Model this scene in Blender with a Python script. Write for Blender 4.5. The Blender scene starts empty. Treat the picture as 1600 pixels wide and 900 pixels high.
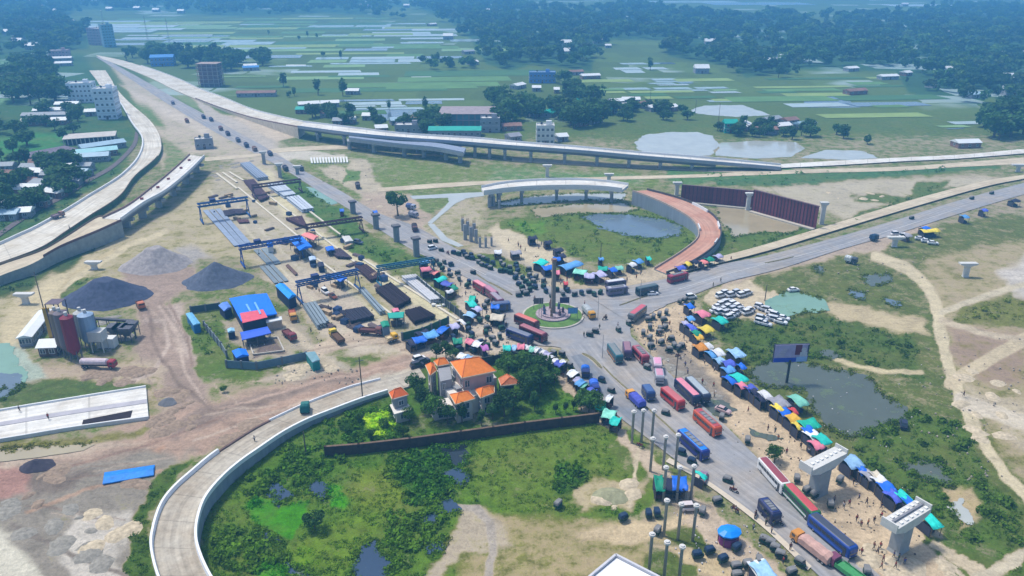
import bpy, bmesh, math, random
import numpy as np
from mathutils import Vector, Matrix
from mathutils.geometry import tessellate_polygon
from mathutils import noise as mnoise
random.seed(7); np.random.seed(7)
R = math.radians
sc = bpy.context.scene
COL = sc.collection
# ---------------- camera (drone, 90 m up, looking north) ----------------
CAMH = 90.0; FPX = 1200.0; PITCH = math.atan(510.0/1200.0)
cam = bpy.data.cameras.new("camera"); camo = bpy.data.objects.new("camera", cam); COL.objects.link(camo)
cam.sensor_width = 36.0; cam.lens = 36.0*FPX/1600.0
cam.clip_start = 1.0; cam.clip_end = 30000.0
camo.location = (0, 0, CAMH); camo.rotation_euler = (math.pi/2-PITCH, 0, 0)
sc.camera = camo
# ---------------- world, sun, exposure ----------------
SUN_EL = R(64); SUN_AZ = R(-60)      # azimuth measured from +Y (ahead of the camera) towards +X
w = bpy.data.worlds.new("World"); sc.world = w; w.use_nodes = True
nt = w.node_tree
sky = nt.nodes.new("ShaderNodeTexSky"); sky.sky_type = 'NISHITA'; sky.sun_disc = False
sky.sun_elevation = SUN_EL; sky.sun_rotation = SUN_AZ; sky.altitude = 30; sky.dust_density = 2.0
bg = nt.nodes["Background"]; bg.inputs[1].default_value = 0.15
nt.links.new(sky.outputs[0], bg.inputs[0])
sl = bpy.data.lights.new("sun", 'SUN'); sl.energy = 2.95; sl.angle = R(8); sl.color = (1.0, 0.95, 0.87)
so = bpy.data.objects.new("sun", sl); COL.objects.link(so)
sdir = Vector((math.sin(SUN_AZ)*math.cos(SUN_EL), math.cos(SUN_AZ)*math.cos(SUN_EL), math.sin(SUN_EL)))
so.rotation_euler = sdir.to_track_quat('Z', 'Y').to_euler(); so.location = (0, 0, 500)
sc.view_settings.view_transform = 'Standard'; sc.view_settings.look = 'None'
sc.view_settings.exposure = 0.30; sc.view_settings.gamma = 1.0
sc.cycles.max_bounces = 4; sc.cycles.diffuse_bounces = 2; sc.cycles.glossy_bounces = 2
sc.cycles.volume_bounces = 2; sc.cycles.transparent_max_bounces = 8
HAZE_DENSITY = 0.0005; HAZE_COLOR = (0.16, 0.52, 1.0)

# ---------------- ground point seen at a photo position ----------------
sp, cp = math.sin(PITCH), math.cos(PITCH)
def G(px, py, z=0.0):
    x = (px-800.0)/FPX; y = -(py-450.0)/FPX
    dy = cp + y*sp; dz = -sp + y*cp
    t = (CAMH-z)/(-dz)
    return Vector((x*t, dy*t, z))
def PXPM(py):
    return cp*(py+60.0)/CAMH
def head(px, py, dx, dy, z=0):
    a = G(px-dx/2, py-dy/2, z); b = G(px+dx/2, py+dy/2, z)
    return math.atan2(b.y-a.y, b.x-a.x)

# ---------------- materials ----------------
def lin(c):
    return tuple(((v/255.0)/12.92 if v <= 10 else (((v/255.0)+0.055)/1.055)**2.4) for v in c)
def alb(c, k=0.88):
    return tuple(min(0.85, v*k) for v in lin(c))
MATS = {}
def M(name, rgb=(128, 128, 128), rough=0.8, var=0.15, scale=1.0, metal=0.0, bump=0.0, spec=0.3, objvar=0.0, stretch=None):
    """procedural paint / concrete / cloth: base colour broken by two noises, optional relief"""
    if name in MATS: return MATS[name]
    m = bpy.data.materials.new(name); m.use_nodes = True; MATS[name] = m
    n = m.node_tree.nodes; l = m.node_tree.links; b = n["Principled BSDF"]
    c = alb(rgb)
    b.inputs["Roughness"].default_value = rough; b.inputs["Metallic"].default_value = metal
    b.inputs["Specular IOR Level"].default_value = spec
    tc = n.new("ShaderNodeTexCoord"); mp = n.new("ShaderNodeMapping"); l.new(tc.outputs["Object"], mp.inputs[0])
    if stretch: mp.inputs["Scale"].default_value = stretch
    nz = n.new("ShaderNodeTexNoise"); nz.inputs["Scale"].default_value = scale; nz.inputs["Detail"].default_value = 6; nz.inputs["Roughness"].default_value = 0.65
    l.new(mp.outputs[0], nz.inputs["Vector"])
    mr = n.new("ShaderNodeMapRange"); mr.inputs[1].default_value = 0.3; mr.inputs[2].default_value = 0.7
    mr.inputs[3].default_value = 1-var; mr.inputs[4].default_value = 1+var
    l.new(nz.outputs[0], mr.inputs[0])
    src = mr.outputs[0]
    if objvar:
        oi = n.new("ShaderNodeObjectInfo"); m2 = n.new("ShaderNodeMapRange")
        m2.inputs[3].default_value = 1-objvar; m2.inputs[4].default_value = 1+objvar
        l.new(oi.outputs["Random"], m2.inputs[0])
        mu = n.new("ShaderNodeMath"); mu.operation = 'MULTIPLY'; l.new(src, mu.inputs[0]); l.new(m2.outputs[0], mu.inputs[1]); src = mu.outputs[0]
    vm = n.new("ShaderNodeVectorMath"); vm.operation = 'SCALE'; vm.inputs[0].default_value = c
    l.new(src, vm.inputs["Scale"]); l.new(vm.outputs[0], b.inputs["Base Color"])
    if bump:
        bp = n.new("ShaderNodeBump"); bp.inputs["Strength"].default_value = bump; bp.inputs["Distance"].default_value = 0.2
        l.new(nz.outputs[0], bp.inputs["Height"]); l.new(bp.outputs[0], b.inputs["Normal"])
    return m

# ---------------- mesh collecting ----------------
class MB:
    def __init__(s): s.v = []; s.f = []; s.m = []
    def add(s, vs, fs, mi=0):
        o = len(s.v); s.v.extend(tuple(p) for p in vs); s.f.extend(tuple(i+o for i in f) for f in fs); s.m.extend([mi]*len(fs)); return s
    def box(s, x, y, z, sx, sy, sz, rz=0, mi=0, taper=1.0):
        c, d = math.cos(rz), math.sin(rz); vs = []
        for k, tz in ((0, 1.0), (1, taper)):
            for a, b in ((-1, -1), (1, -1), (1, 1), (-1, 1)):
                u = a*sx/2*tz; v = b*sy/2*tz
                vs.append((x+u*c-v*d, y+u*d+v*c, z+k*sz))
        return s.add(vs, [(3, 2, 1, 0), (4, 5, 6, 7), (0, 1, 5, 4), (1, 2, 6, 5), (2, 3, 7, 6), (3, 0, 4, 7)], mi)
    def cyl(s, x, y, z0, z1, r0, r1=None, n=10, mi=0):
        r1 = r0 if r1 is None else r1; vs = []
        for z, r in ((z0, r0), (z1, r1)):
            for i in range(n):
                a = 2*math.pi*i/n; vs.append((x+r*math.cos(a), y+r*math.sin(a), z))
        fs = [(i, (i+1) % n, n+(i+1) % n, n+i) for i in range(n)] + [tuple(range(n, 2*n)), tuple(range(n-1, -1, -1))]
        return s.add(vs, fs, mi)
    def tube(s, p, q, r0, r1=None, n=6, mi=0):
        r1 = r0 if r1 is None else r1
        p = Vector(p); q = Vector(q); d = (q-p)
        if d.length < 1e-6: return s
        d.normalize(); u = d.orthogonal().normalized(); v = d.cross(u); vs = []
        for c, r in ((p, r0), (q, r1)):
            for i in range(n):
                a = 2*math.pi*i/n; vs.append(c+u*(r*math.cos(a))+v*(r*math.sin(a)))
        fs = [(i, (i+1) % n, n+(i+1) % n, n+i) for i in range(n)] + [tuple(range(n, 2*n)), tuple(range(n-1, -1, -1))]
        return s.add(vs, fs, mi)
    def beam(s, p, q, wd, h, mi=0):          # rectangular bar from p to q, wd wide, h deep (top at p/q)
        p = Vector(p); q = Vector(q); d = (q-p).normalized(); u = Vector((-d.y, d.x, 0))
        if u.length < 1e-6: u = Vector((1, 0, 0))
        u.normalize(); u *= wd/2; k = u.cross(d).normalized()
        if k.z > 0: k = -k
        k *= h
        vs = [p-u, q-u, q+u, p+u, p-u+k, q-u+k, q+u+k, p+u+k]
        return s.add(vs, [(0, 1, 2, 3), (7, 6, 5, 4), (0, 4, 5, 1), (1, 5, 6, 2), (2, 6, 7, 3), (3, 7, 4, 0)], mi)
    def prism(s, pts, z0, z1, mi=0, top=None):
        n = len(pts); top = top or pts
        vs = [(p[0], p[1], z0) for p in pts]+[(p[0], p[1], z1) for p in top]
        return s.add(vs, [(i, (i+1) % n, n+(i+1) % n, n+i) for i in range(n)]+[tuple(range(n, 2*n)), tuple(range(n-1, -1, -1))], mi)
    def hip(s, q, z, rise, k=0.32, mi=0, ov=0.0):    # hipped roof over 4 corners
        q = [Vector((p[0], p[1], z)) for p in q]; c = sum(q, Vector())/4
        if ov: q = [p+(p-c).normalized()*ov for p in q]
        if (q[1]-q[0]).length < (q[2]-q[1]).length: q = q[1:]+q[:1]
        a = (q[0]+q[3])/2; b = (q[1]+q[2])/2
        r0 = a.lerp(b, k); r1 = b.lerp(a, k); r0.z = r1.z = z+rise
        d = [Vector((p.x, p.y, z-0.22)) for p in q]
        return s.add(q+[r0, r1]+d, [(0, 1, 5, 4), (1, 2, 5), (2, 3, 4, 5), (3, 0, 4), (0, 6, 7, 1), (1, 7, 8, 2), (2, 8, 9, 3), (3, 9, 6, 0), (9, 8, 7, 6)], mi)
    def loft(s, secs, mi=0, cap=True):
        n = len(secs[0]); vs = [p for sec in secs for p in sec]; fs = []
        for k in range(len(secs)-1):
            for i in range(n): fs.append((k*n+i, k*n+(i+1) % n, (k+1)*n+(i+1) % n, (k+1)*n+i))
        if cap: fs += [tuple(range(n-1, -1, -1)), tuple((len(secs)-1)*n+i for i in range(n))]
        return s.add(vs, fs, mi)
    def mesh(s, name, mats, smooth=False):
        me = bpy.data.meshes.new(name); me.from_pydata(s.v, [], s.f)
        for m in (mats if isinstance(mats, (list, tuple)) else [mats]): me.materials.append(m)
        if any(s.m): me.polygons.foreach_set("material_index", s.m)
        if smooth: me.polygons.foreach_set("use_smooth", [True]*len(me.polygons))
        bm = bmesh.new(); bm.from_mesh(me); bmesh.ops.recalc_face_normals(bm, faces=bm.faces); bm.to_mesh(me); bm.free()
        me.update(); return me
    def build(s, name, mats, parent=None, smooth=False, **k):
        return link(name, s.mesh(name, mats, smooth), parent, **k)
def link(name, data, parent=None, loc=None, rz=0, label=None, kind=None, mat=None):
    o = bpy.data.objects.new(name, data); COL.objects.link(o)
    if parent is not None: o.parent = parent; KIDS.setdefault(parent.name, []).append(o)
    if loc is not None: o.location = loc
    if rz: o.rotation_euler = (0, 0, rz)
    if label: o['label'] = label
    if kind: o['kind'] = kind
    if mat is not None:
        o.material_slots[0].link = 'OBJECT'; o.material_slots[0].material = mat
    return o
def tag(o, label, cat, group=None):
    o['label'] = label; o['category'] = cat
    if group: o['group'] = group
    return o
def empty(name, loc, rz, label, cat, group=None):
    o = bpy.data.objects.new(name, None); COL.objects.link(o); o.empty_display_size = 0.5
    o.location = loc; o.rotation_euler = (0, 0, rz); tag(o, label, cat, group); return o
KIDS = {}
def copy_tree(o, loc, rz, label=None, group=None, scale=None):
    c = o.copy(); COL.objects.link(c); c.location = loc; c.rotation_euler = (0, 0, rz)
    if scale is not None: c.scale = scale
    if label: c['label'] = label
    if group: c['group'] = group
    for ch in list(KIDS.get(o.name, ())):
        d = ch.copy(); COL.objects.link(d); d.parent = c; KIDS.setdefault(c.name, []).append(d)
        for g in list(KIDS.get(ch.name, ())):
            e = g.copy(); COL.objects.link(e); e.parent = d
    return c
def catmull(pts, n=6):
    pts = [Vector(p) for p in pts]
    if len(pts) < 3: return [pts[0].lerp(pts[-1], i/float(n)) for i in range(n+1)]
    P = [pts[0]*2-pts[1]]+pts+[pts[-1]*2-pts[-2]]; out = []
    for i in range(1, len(P)-2):
        for k in range(n):
            t = k/float(n); a, b, c, d = P[i-1], P[i], P[i+1], P[i+2]
            out.append(0.5*((2*b)+(c-a)*t+(2*a-5*b+4*c-d)*t*t+(3*b-a-3*c+d)*t**3))
    out.append(pts[-1]); return out
# =====================================================================
# LAND COVER.  Every zone: outline (points of the photo dropped on the ground), plant cover 0..1,
# bare-soil colour, plant colour, softness of its edge in photo pixels
# =====================================================================
SAND = (190, 178, 152); TAN = (183, 167, 140); PALE = (208, 200, 182); MUD = (160, 141, 122); REDD = (176, 142, 118)
GRS = (98, 128, 62); DKG = (62, 98, 48); OLV = (132, 138, 88); BRI = (70, 150, 30); YLG = (122, 140, 62); PAD = (96, 140, 84)
ZONES = [
 ([(-2000,400),(-2000,-59),(3600,-59),(3600,400)], 1.0, TAN, (92,124,66), 4),
 ([(-900,230),(2600,200),(3000,1300),(-1500,1300)], .55, TAN, GRS, 12),
 # leafy ground under the woods
 ([(640,8),(700,30),(735,60),(760,100),(800,112),(830,100),(925,112),(925,75),(960,62),(1040,62),(1045,88),(1100,98),(1150,104),(1165,122),(1250,108),(1320,110),(1400,112),(1420,145),(1470,157),(1525,168),(1545,150),(1620,175),(1700,170),(1700,20),(1560,12),(1480,12),(1440,22),(1330,28),(1290,45),(1250,30),(1190,24),(1150,30),(1050,20),(1000,8),(960,14),(900,18),(850,16),(800,6),(700,4)], 1.0, (96,96,70), (58,92,52), 3),
 ([(-200,0),(380,0),(640,3),(640,9),(560,14),(600,25),(500,20),(400,26),(330,24),(150,14),(120,14),(100,30),(120,45),(140,62),(130,75),(60,82),(0,80),(-250,90)], 1.0, (96,96,70), (58,92,52), 3),
 ([(80,46),(110,42),(140,60),(138,76),(90,78)], 1.0, (96,96,70), (58,92,52), 3),
 ([(1560,160),(1640,150),(1700,215),(1620,222),(1575,205)], 1.0, (96,96,70), (58,92,52), 3),
 ([(-100,90),(0,85),(20,110),(15,170),(0,215),(-120,230)], 1.0, (96,96,70), (58,92,52), 3),
 # villages and green at upper left
 ([(-400,60),(130,85),(160,130),(190,180),(215,215),(190,270),(100,325),(0,380),(-400,560)], .95, TAN, (66,112,66), 6),
 ([(0,215),(95,205),(110,222),(60,240),(0,250)], 1.0, TAN, (60,125,60), 4),
 ([(0,95),(60,100),(90,120),(30,140),(0,160)], 1.0, TAN, (120,160,110), 4),
 # between the expressway and the highway
 ([(170,100),(200,118),(420,240),(400,262),(325,240),(255,262),(240,200),(200,140)], .30, (196,182,160), OLV, 5),
 ([(210,160),(240,170),(255,200),(240,195)], .8, TAN, GRS, 6), ([(250,215),(300,240),(290,262),(262,262)], .6, TAN, GRS, 6),
 ([(185,130),(330,200),(330,212),(255,180)], .12, (205,192,172), OLV, 4),
 ([(215,110),(300,145),(330,170),(300,168),(240,135)], .75, TAN, (120,140,90), 4),
 ([(330,175),(400,186),(470,196),(470,212),(425,225),(360,200)], .03, (203,188,165), OLV, 3),
 ([(300,150),(420,215),(480,245),(440,248),(330,195)], .1, (190,180,165), OLV, 3),
 # belt between highway and bridge
 ([(430,226),(560,240),(770,258),(1030,272),(1030,290),(740,300),(600,300),(560,312),(480,262)], .72, SAND, (112,142,72), 6),
 ([(545,250),(575,250),(580,285),(600,300),(620,330),(600,335),(555,300),(520,280),(500,262),(540,262)], .05, SAND, GRS, 5),
 ([(540,262),(562,268),(560,280),(537,285)], .95, SAND, GRS, 3),
 ([(430,232),(540,240),(545,246),(440,250)], .10, PALE, GRS, 3),
 ([(560,345),(560,300),(680,310),(660,330),(700,380),(640,350)], .10, (184,166,146), GRS, 6),
 ([(640,300),(720,295),(755,300),(690,320),(665,335)], .8, SAND, (110,140,85), 4),
 ([(690,320),(755,308),(760,375),(700,385),(668,360)], .40, SAND, (125,140,80), 6),
 ([(1040,262),(1240,265),(1240,272),(1050,290)], .85, SAND, (85,125,70), 4),
 ([(770,262),(1000,275),(1000,288),(760,290)], .7, SAND, (98,130,70), 4),
 # yard
 ([(325,285),(360,258),(440,250),(500,300),(560,345),(600,380),(700,470),(750,520),(640,560),(545,560),(500,520),(430,440),(300,330)], .36, (196,184,160), OLV, 6),
 ([(430,255),(500,300),(545,330),(575,370),(600,395),(560,395),(500,350),(450,300)], .93, TAN, (80,125,62), 5),
 ([(575,365),(640,395),(680,408),(610,420),(550,400),(540,380)], .93, TAN, (86,128,62), 5),
 ([(600,420),(680,412),(700,440),(735,500),(700,495),(650,450)], .75, SAND, (98,125,60), 5),
 ([(395,262),(420,262),(445,300),(480,345),(540,388),(600,420),(660,462),(715,502),(745,525),(720,528),(650,480),(560,420),(480,370),(430,325)], .10, (206,196,160), OLV, 4),
 ([(410,430),(500,420),(560,440),(600,500),(640,545),(560,560),(510,520),(440,450)], .2, (200,186,164), OLV, 5),
 ([(520,425),(545,420),(610,480),(630,515),(600,505)], .5, (190,180,140), OLV, 4),
 # sandy ground below the left deck
 ([(-100,470),(100,405),(190,362),(270,330),(325,280),(345,330),(420,420),(360,400),(290,400),(240,480),(100,480),(60,520),(-100,560)], .42, (198,184,150), (140,146,96), 10),
 ([(-100,470),(0,418),(95,392),(180,370),(120,410),(80,440),(0,470),(-100,520)], .97, TAN, (66,100,56), 5),
 ([(270,390),(310,385),(330,402),(300,415)], .1, (170,164,155), OLV, 8),
 ([(60,440),(130,410),(150,400),(100,470),(60,520),(0,560),(0,500)], .12, (205,190,152), OLV, 10),
 ([(100,440),(150,430),(120,460),(95,480)], .9, TAN, (92,125,68), 5),
 ([(190,420),(300,415),(300,450),(260,470),(330,600),(320,640),(250,660),(215,560),(215,500)], .02, (166,146,130), OLV, 8),
 ([(262,478),(285,475),(300,560),(270,545)], .02, (188,170,154), OLV, 6),
 ([(60,570),(250,560),(260,640),(80,640)], .35, (190,172,148), OLV, 8),
 ([(0,600),(60,590),(240,600),(150,625),(0,640)], .9, TAN, (85,115,65), 5),
 ([(-20,535),(35,540),(65,575),(75,590),(20,600),(-20,600)], .02, (170,182,165), OLV, 6),
 # office plot
 ([(290,495),(345,470),(440,470),(470,500),(500,555),(440,580),(360,590),(320,600),(295,540)], .82, (184,172,148), (92,128,56), 5),
 ([(345,500),(460,480),(500,540),(450,560),(400,565),(360,530)], .25, (176,164,142), (110,130,70), 6),
 ([(395,530),(435,528),(447,550),(400,557)], .02, (122,108,100), OLV, 3),
 ([(440,570),(520,555),(560,580),(480,610),(420,590)], .2, (182,172,152), OLV, 6),
 ([(530,560),(590,555),(640,565),(560,580)], .9, TAN, (96,125,62), 4),
 # dirt road towards lower left
 ([(790,515),(760,555),(700,580),(640,590),(540,620),(440,660),(340,700),(250,725),(120,750),(-60,800),(-60,720),(100,690),(240,650),(350,622),(480,590),(600,560),(700,530),(740,505)], .02, (176,150,130), OLV, 8),
 ([(620,562),(700,545),(760,530),(740,555),(650,580)], .0, (160,142,126), OLV, 5),
 ([(300,640),(420,610),(560,585),(560,592),(420,630),(260,690)], .0, (150,132,118), OLV, 5),
 ([(0,755),(140,722),(250,700),(250,712),(130,742),(0,775)], .0, (186,140,108), OLV, 5),
 ([(560,590),(650,575),(700,570),(660,600),(600,612)], .05, (196,186,166), OLV, 4),
 # lower left waste ground
 ([(-200,760),(0,745),(230,700),(280,720),(300,700),(240,790),(225,930),(-300,930)], .12, (148,140,126), OLV, 10),
 ([(125,800),(210,800),(215,830),(180,860),(190,930),(120,930),(90,860)], .02, (198,190,176), OLV, 8),
 ([(-200,830),(0,830),(60,880),(90,930),(-200,930)], .0, (208,202,182), OLV, 8),
 ([(0,700),(150,690),(230,690),(120,715),(0,735)], .0, (192,172,150), OLV, 6),
 ([(30,750),(60,740),(150,735),(100,770),(50,775)], .0, (128,116,104), OLV, 8),
 ([(-60,740),(20,730),(50,745),(40,770),(-60,790)], .0, (172,134,120), OLV, 6),
 ([(0,690),(120,680),(240,668),(240,678),(100,700),(0,708)], .8, TAN, OLV, 5),
 ([(250,735),(300,720),(235,800),(240,930),(185,930),(205,830),(220,800)], .97, TAN, (76,112,42), 4),
 # marsh inside the loop
 ([(345,930),(312,850),(315,795),(345,745),(400,708),(500,655),(600,620),(900,640),(960,660),(1010,690),(1030,760),(1010,800),(900,830),(760,870),(730,930)], .98, TAN, (90,132,40), 5),
 ([(395,735),(470,700),(560,690),(640,690),(700,690),(760,700),(680,760),(560,770),(440,760)], .98, TAN, (80,126,34), 10),
 ([(560,735),(620,730),(640,790),(560,800),(530,770)], .93, TAN, (110,142,46), 10),
 ([(480,840),(560,800),(600,800),(560,890),(480,900)], .97, TAN, (102,142,40), 10),
 ([(640,700),(700,695),(720,730),(700,780),(640,785),(610,740)], .99, TAN, (66,118,34), 8),
 ([(384,790),(400,775),(412,778),(432,793),(478,783),(480,800),(470,825),(455,845),(420,830),(390,815)], .99, TAN, (66,148,8), 3),
 ([(515,752),(532,762),(538,792),(512,790)], .99, TAN, (70,160,10), 4),
 ([(400,885),(440,878),(455,897),(440,930),(390,930)], .99, TAN, (70,150,14), 4),
 ([(450,860),(480,850),(500,870),(470,890)], .99, TAN, (100,150,20), 6),
 ([(740,700),(900,660),(1000,690),(1020,760),(900,800),(800,800),(740,760)], .93, TAN, (98,134,46), 8),
 ([(870,720),(910,730),(905,770),(870,775)], .99, TAN, (72,118,36), 7),
 ([(900,765),(930,748),(1010,750),(985,800),(940,790),(905,800)], .35, (192,176,140), OLV, 6),
 ([(722,800),(760,795),(800,812),(800,850),(720,870),(660,930),(640,930),(700,850)], .25, (186,172,148), OLV, 7),
 ([(770,800),(905,810),(1000,820),(1080,800),(1140,830),(1180,880),(1180,930),(700,930),(720,870),(800,850)], .50, (190,172,132), (124,134,78), 8),
 ([(900,835),(1000,815),(1090,800),(1120,812),(1030,835),(980,850)], .05, (202,182,146), OLV, 6),
 ([(1015,845),(1100,850),(1165,930),(1000,930)], .8, TAN, (92,118,56), 6),
 ([(1035,825),(1120,820),(1120,850),(1060,860)], .85, TAN, (86,114,50), 5),
 ([(1020,850),(1080,855),(1170,880),(1200,930),(1150,930),(1080,880)], .05, (198,178,140), OLV, 4),
 ([(950,690),(1000,690),(1060,740),(1020,760),(1000,720),(990,760)], .7, (190,176,140), (98,126,60), 5),
 # villa garden
 ([(600,612),(640,600),(680,560),(770,560),(850,570),(930,630),(930,645),(820,668),(700,690),(510,700),(480,680),(540,645)], .99, TAN, (72,120,34), 4),
 ([(860,590),(880,590),(925,625),(920,640),(850,645),(840,620)], .99, TAN, (84,136,34), 4),
 ([(572,650),(600,643),(612,660),(618,675),(590,682),(575,672)], .99, TAN, (170,220,40), 3),
 ([(620,650),(700,640),(800,650),(800,662),(700,672),(630,668)], .7, (180,170,150), (80,118,40), 4),
 # west verge of the south-east highway
 ([(780,535),(830,545),(880,575),(930,625),(960,660),(1040,735),(1120,800),(1260,930),(1180,930),(1060,800),(1000,720),(940,660),(850,580),(780,550)], .05, (196,178,154), OLV, 4),
 # plaza
 ([(640,560),(700,505),(720,450),(670,408),(690,400),(800,470),(880,540),(800,550),(760,555)], .03, (198,184,164), OLV, 5),
 ([(735,385),(800,360),(830,385),(870,440),(860,455),(780,430)], .12, (186,176,156), OLV, 5),
 ([(760,360),(800,350),(850,370),(890,410),(850,420),(800,400)], .08, (206,192,162), OLV, 5),
 ([(870,432),(960,430),(1030,415),(1060,432),(960,452),(850,452)], .06, (196,180,152), OLV, 4),
 # ring interior
 ([(790,345),(860,330),(990,325),(1070,345),(1090,370),(1060,400),(1020,412),(900,405),(850,375),(790,360)], .98, TAN, (98,130,58), 4),
 ([(800,350),(860,345),(850,365),(810,360)], .99, TAN, (92,150,48), 5),
 ([(680,398),(760,395),(800,405),(840,430),(780,425),(720,400)], .9, TAN, (98,130,64), 3),
 ([(895,425),(925,425),(930,440),(905,445)], .95, TAN, GRS, 3),
 # right of the ring
 ([(1130,360),(1150,350),(1260,352),(1290,360),(1150,400),(1120,405),(1100,390)], .9, TAN, (90,125,58), 4),
 ([(1240,272),(1540,258),(1560,262),(1400,275),(1250,290),(1120,290),(1110,282)], .97, TAN, (72,112,66), 3),
 ([(1180,292),(1400,278),(1540,275),(1560,280),(1400,315),(1320,342),(1290,330)], .22, (190,180,156), OLV, 6),
 ([(1350,300),(1430,312),(1400,318),(1330,312)], .9, TAN, (90,122,66), 3), ([(1430,285),(1480,282),(1470,305),(1420,308)], .9, TAN, (92,124,66), 4),
 ([(1320,340),(1440,305),(1535,282),(1540,285),(1400,322),(1320,348)], .9, TAN, (92,122,66), 3),
 # east side
 ([(1090,470),(1130,425),(1220,405),(1400,360),(1600,300),(2200,200),(2600,700),(2200,1300),(1500,930),(1420,860),(1300,700),(1200,620),(1130,540)], .74, (186,170,136), (96,118,62), 6),
 ([(1110,450),(1180,440),(1230,470),(1220,500),(1170,510),(1100,470)], .06, (204,188,158), OLV, 4),
 ([(1130,425),(1300,385),(1420,352),(1500,330),(1480,345),(1370,390),(1280,410),(1130,450)], .12, (184,166,146), OLV, 5),
 ([(1460,320),(1600,290),(1700,280),(1700,330),(1560,340),(1450,360)], .45, (180,164,140), (96,122,64), 6),
 ([(1110,490),(1200,505),(1280,495),(1430,520),(1440,600),(1300,560),(1180,570),(1130,530)], .96, TAN, (80,112,50), 5),
 ([(1240,455),(1290,470),(1440,500),(1460,520),(1420,520),(1310,500)], .15, (194,178,142), OLV, 6),
 ([(1440,400),(1560,380),(1700,380),(1900,600),(1900,900),(1640,800),(1560,700),(1500,600),(1460,480)], .42, (186,170,136), (124,134,82), 9),
 ([(1500,480),(1610,450),(1660,500),(1600,515),(1480,505)], .9, TAN, (118,132,72), 6),
 ([(1480,510),(1600,520),(1600,600),(1540,600),(1490,560)], .3, (168,146,124), (130,130,84), 8),
 ([(1560,425),(1640,380),(1700,470),(1590,460)], .0, (196,188,176), OLV, 8),
 ([(1500,600),(1640,640),(1700,760),(1590,700)], .22, (192,178,150), OLV, 8),
 ([(1340,640),(1420,640),(1500,660),(1540,740),(1600,800),(1640,930),(1500,900),(1400,800),(1340,720)], .92, TAN, (84,118,48), 6),
 ([(1470,760),(1520,760),(1540,800),(1500,830)], .3, (190,170,130), OLV, 6),
 # bare strip where people and stalls stand
 ([(975,480),(1060,475),(1085,480),(1100,530),(1130,575),(1160,620),(1220,650),(1290,700),(1400,780),(1480,840),(1540,900),(1540,930),(1330,930),(1370,900),(1190,725),(1075,600),(1000,530)], .03, (204,183,152), OLV, 5),
 ([(1020,540),(1060,540),(1140,610),(1140,640),(1110,630),(1060,590)], .0, (150,140,126), OLV, 8),
 ([(1440,830),(1560,860),(1600,930),(1500,930)], .8, TAN, (84,118,48), 5),
 ([(1465,842),(1600,930),(1560,930),(1455,850)], .0, (204,188,158), OLV, 3),
 ([(1520,900),(1620,850),(1620,865),(1540,915)], .0, (198,186,160), OLV, 4),
]
# tracks worn into the ground: polyline, width in photo px, colour
TRACKS = [
 ([(326,296),(380,352),(440,420),(500,480),(530,520)], 3, (206,196,166)), ([(400,292),(470,348),(540,396),(600,430),(660,470),(712,506)], 5, (214,206,166)), ([(425,300),(500,362),(560,402)], 2, (210,200,160)), ([(480,400),(540,450),(600,500)], 3, (204,196,160)), ([(350,300),(420,372),(470,420)], 2, (200,192,168)),
 ([(1370,400),(1420,420),(1448,445),(1462,475),(1470,520),(1482,570),(1500,620),(1530,680),(1570,740),(1640,810)], 17, (208,194,160)),
 ([(1470,488),(1530,465),(1590,448),(1640,430)], 9, (200,188,160)), ([(1485,600),(1530,570),(1600,530),(1660,510)], 20, (200,184,152)),
 ([(1500,625),(1540,640),(1620,665),(1700,690)], 24, (206,194,172)), ([(1300,560),(1340,572),(1380,580),(1440,582)], 7, (204,190,150)),
 ([(1470,500),(1530,520),(1600,530)], 8, (200,184,156)), ([(1000,700),(990,740),(984,790)], 6, (205,190,160)),
 ([(700,790),(745,795),(765,815),(770,860),(760,920)], 13, (170,160,146)),
 ([(250,480),(275,520),(290,580),(320,630)], 5, (196,176,158)), ([(265,475),(290,520),(300,570)], 4, (150,128,112)),
 ([(225,500),(255,500),(262,540),(240,580),(190,600)], 6, (190,172,156)), ([(232,480),(240,540),(280,600),(330,640)], 6, (146,128,114)),
 ([(0,560),(60,480),(140,420),(200,385),(260,360)], 7, (206,192,156)), ([(60,500),(110,430),(180,390)], 5, (196,180,140)),
 ([(420,490),(470,530),(500,560),(520,570)], 14, (196,182,156)), ([(500,545),(560,525),(610,530),(640,545)], 20, (198,180,156)),
 ([(0,400),(40,385),(100,350)], 1, (200,190,160)),
 ([(340,640),(480,600),(620,570),(720,540)], 3, (196,170,150)), ([(300,690),(420,645),(560,600)], 3, (196,176,156)),
 ([(100,730),(250,690),(350,650)], 3, (150,124,108)), ([(40,800),(150,760),(250,735)], 5, (178,150,126)), ([(20,820),(120,870),(200,900)], 8, (138,128,116)),
 ([(1170,740),(1210,750),(1240,760)], 5, (206,190,166)), ([(1470,870),(1540,930)], 5, (206,190,166)),
]
_r = random.Random(99)      # tyre ruts of the lorries on the works roads: pairs of thin lines
for _k in range(26):
    _a = [(215,480),(300,600),(330,640),(120,740),(60,800),(480,560),(640,540),(420,600),(250,560),(520,500)][_k % 10]; _d = [(4,8),(6,7),(10,-2),(12,-3),(12,3),(12,-3),(12,-3),(13,-3),(3,9),(-6,-6)][_k % 10]
    _x, _y = _a[0]+_r.uniform(-35, 35), _a[1]+_r.uniform(-14, 14); _L = []
    for _i in range(9): _L.append((_x, _y)); _x += _d[0]*_r.uniform(1, 1.8); _y += _d[1]*_r.uniform(.5, 1.5)+_r.uniform(-1.5, 1.5)
    TRACKS.append((_L, _r.uniform(.6, 2.2), [(134,116,102),(190,172,152),(146,128,112)][_k % 3]))
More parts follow.
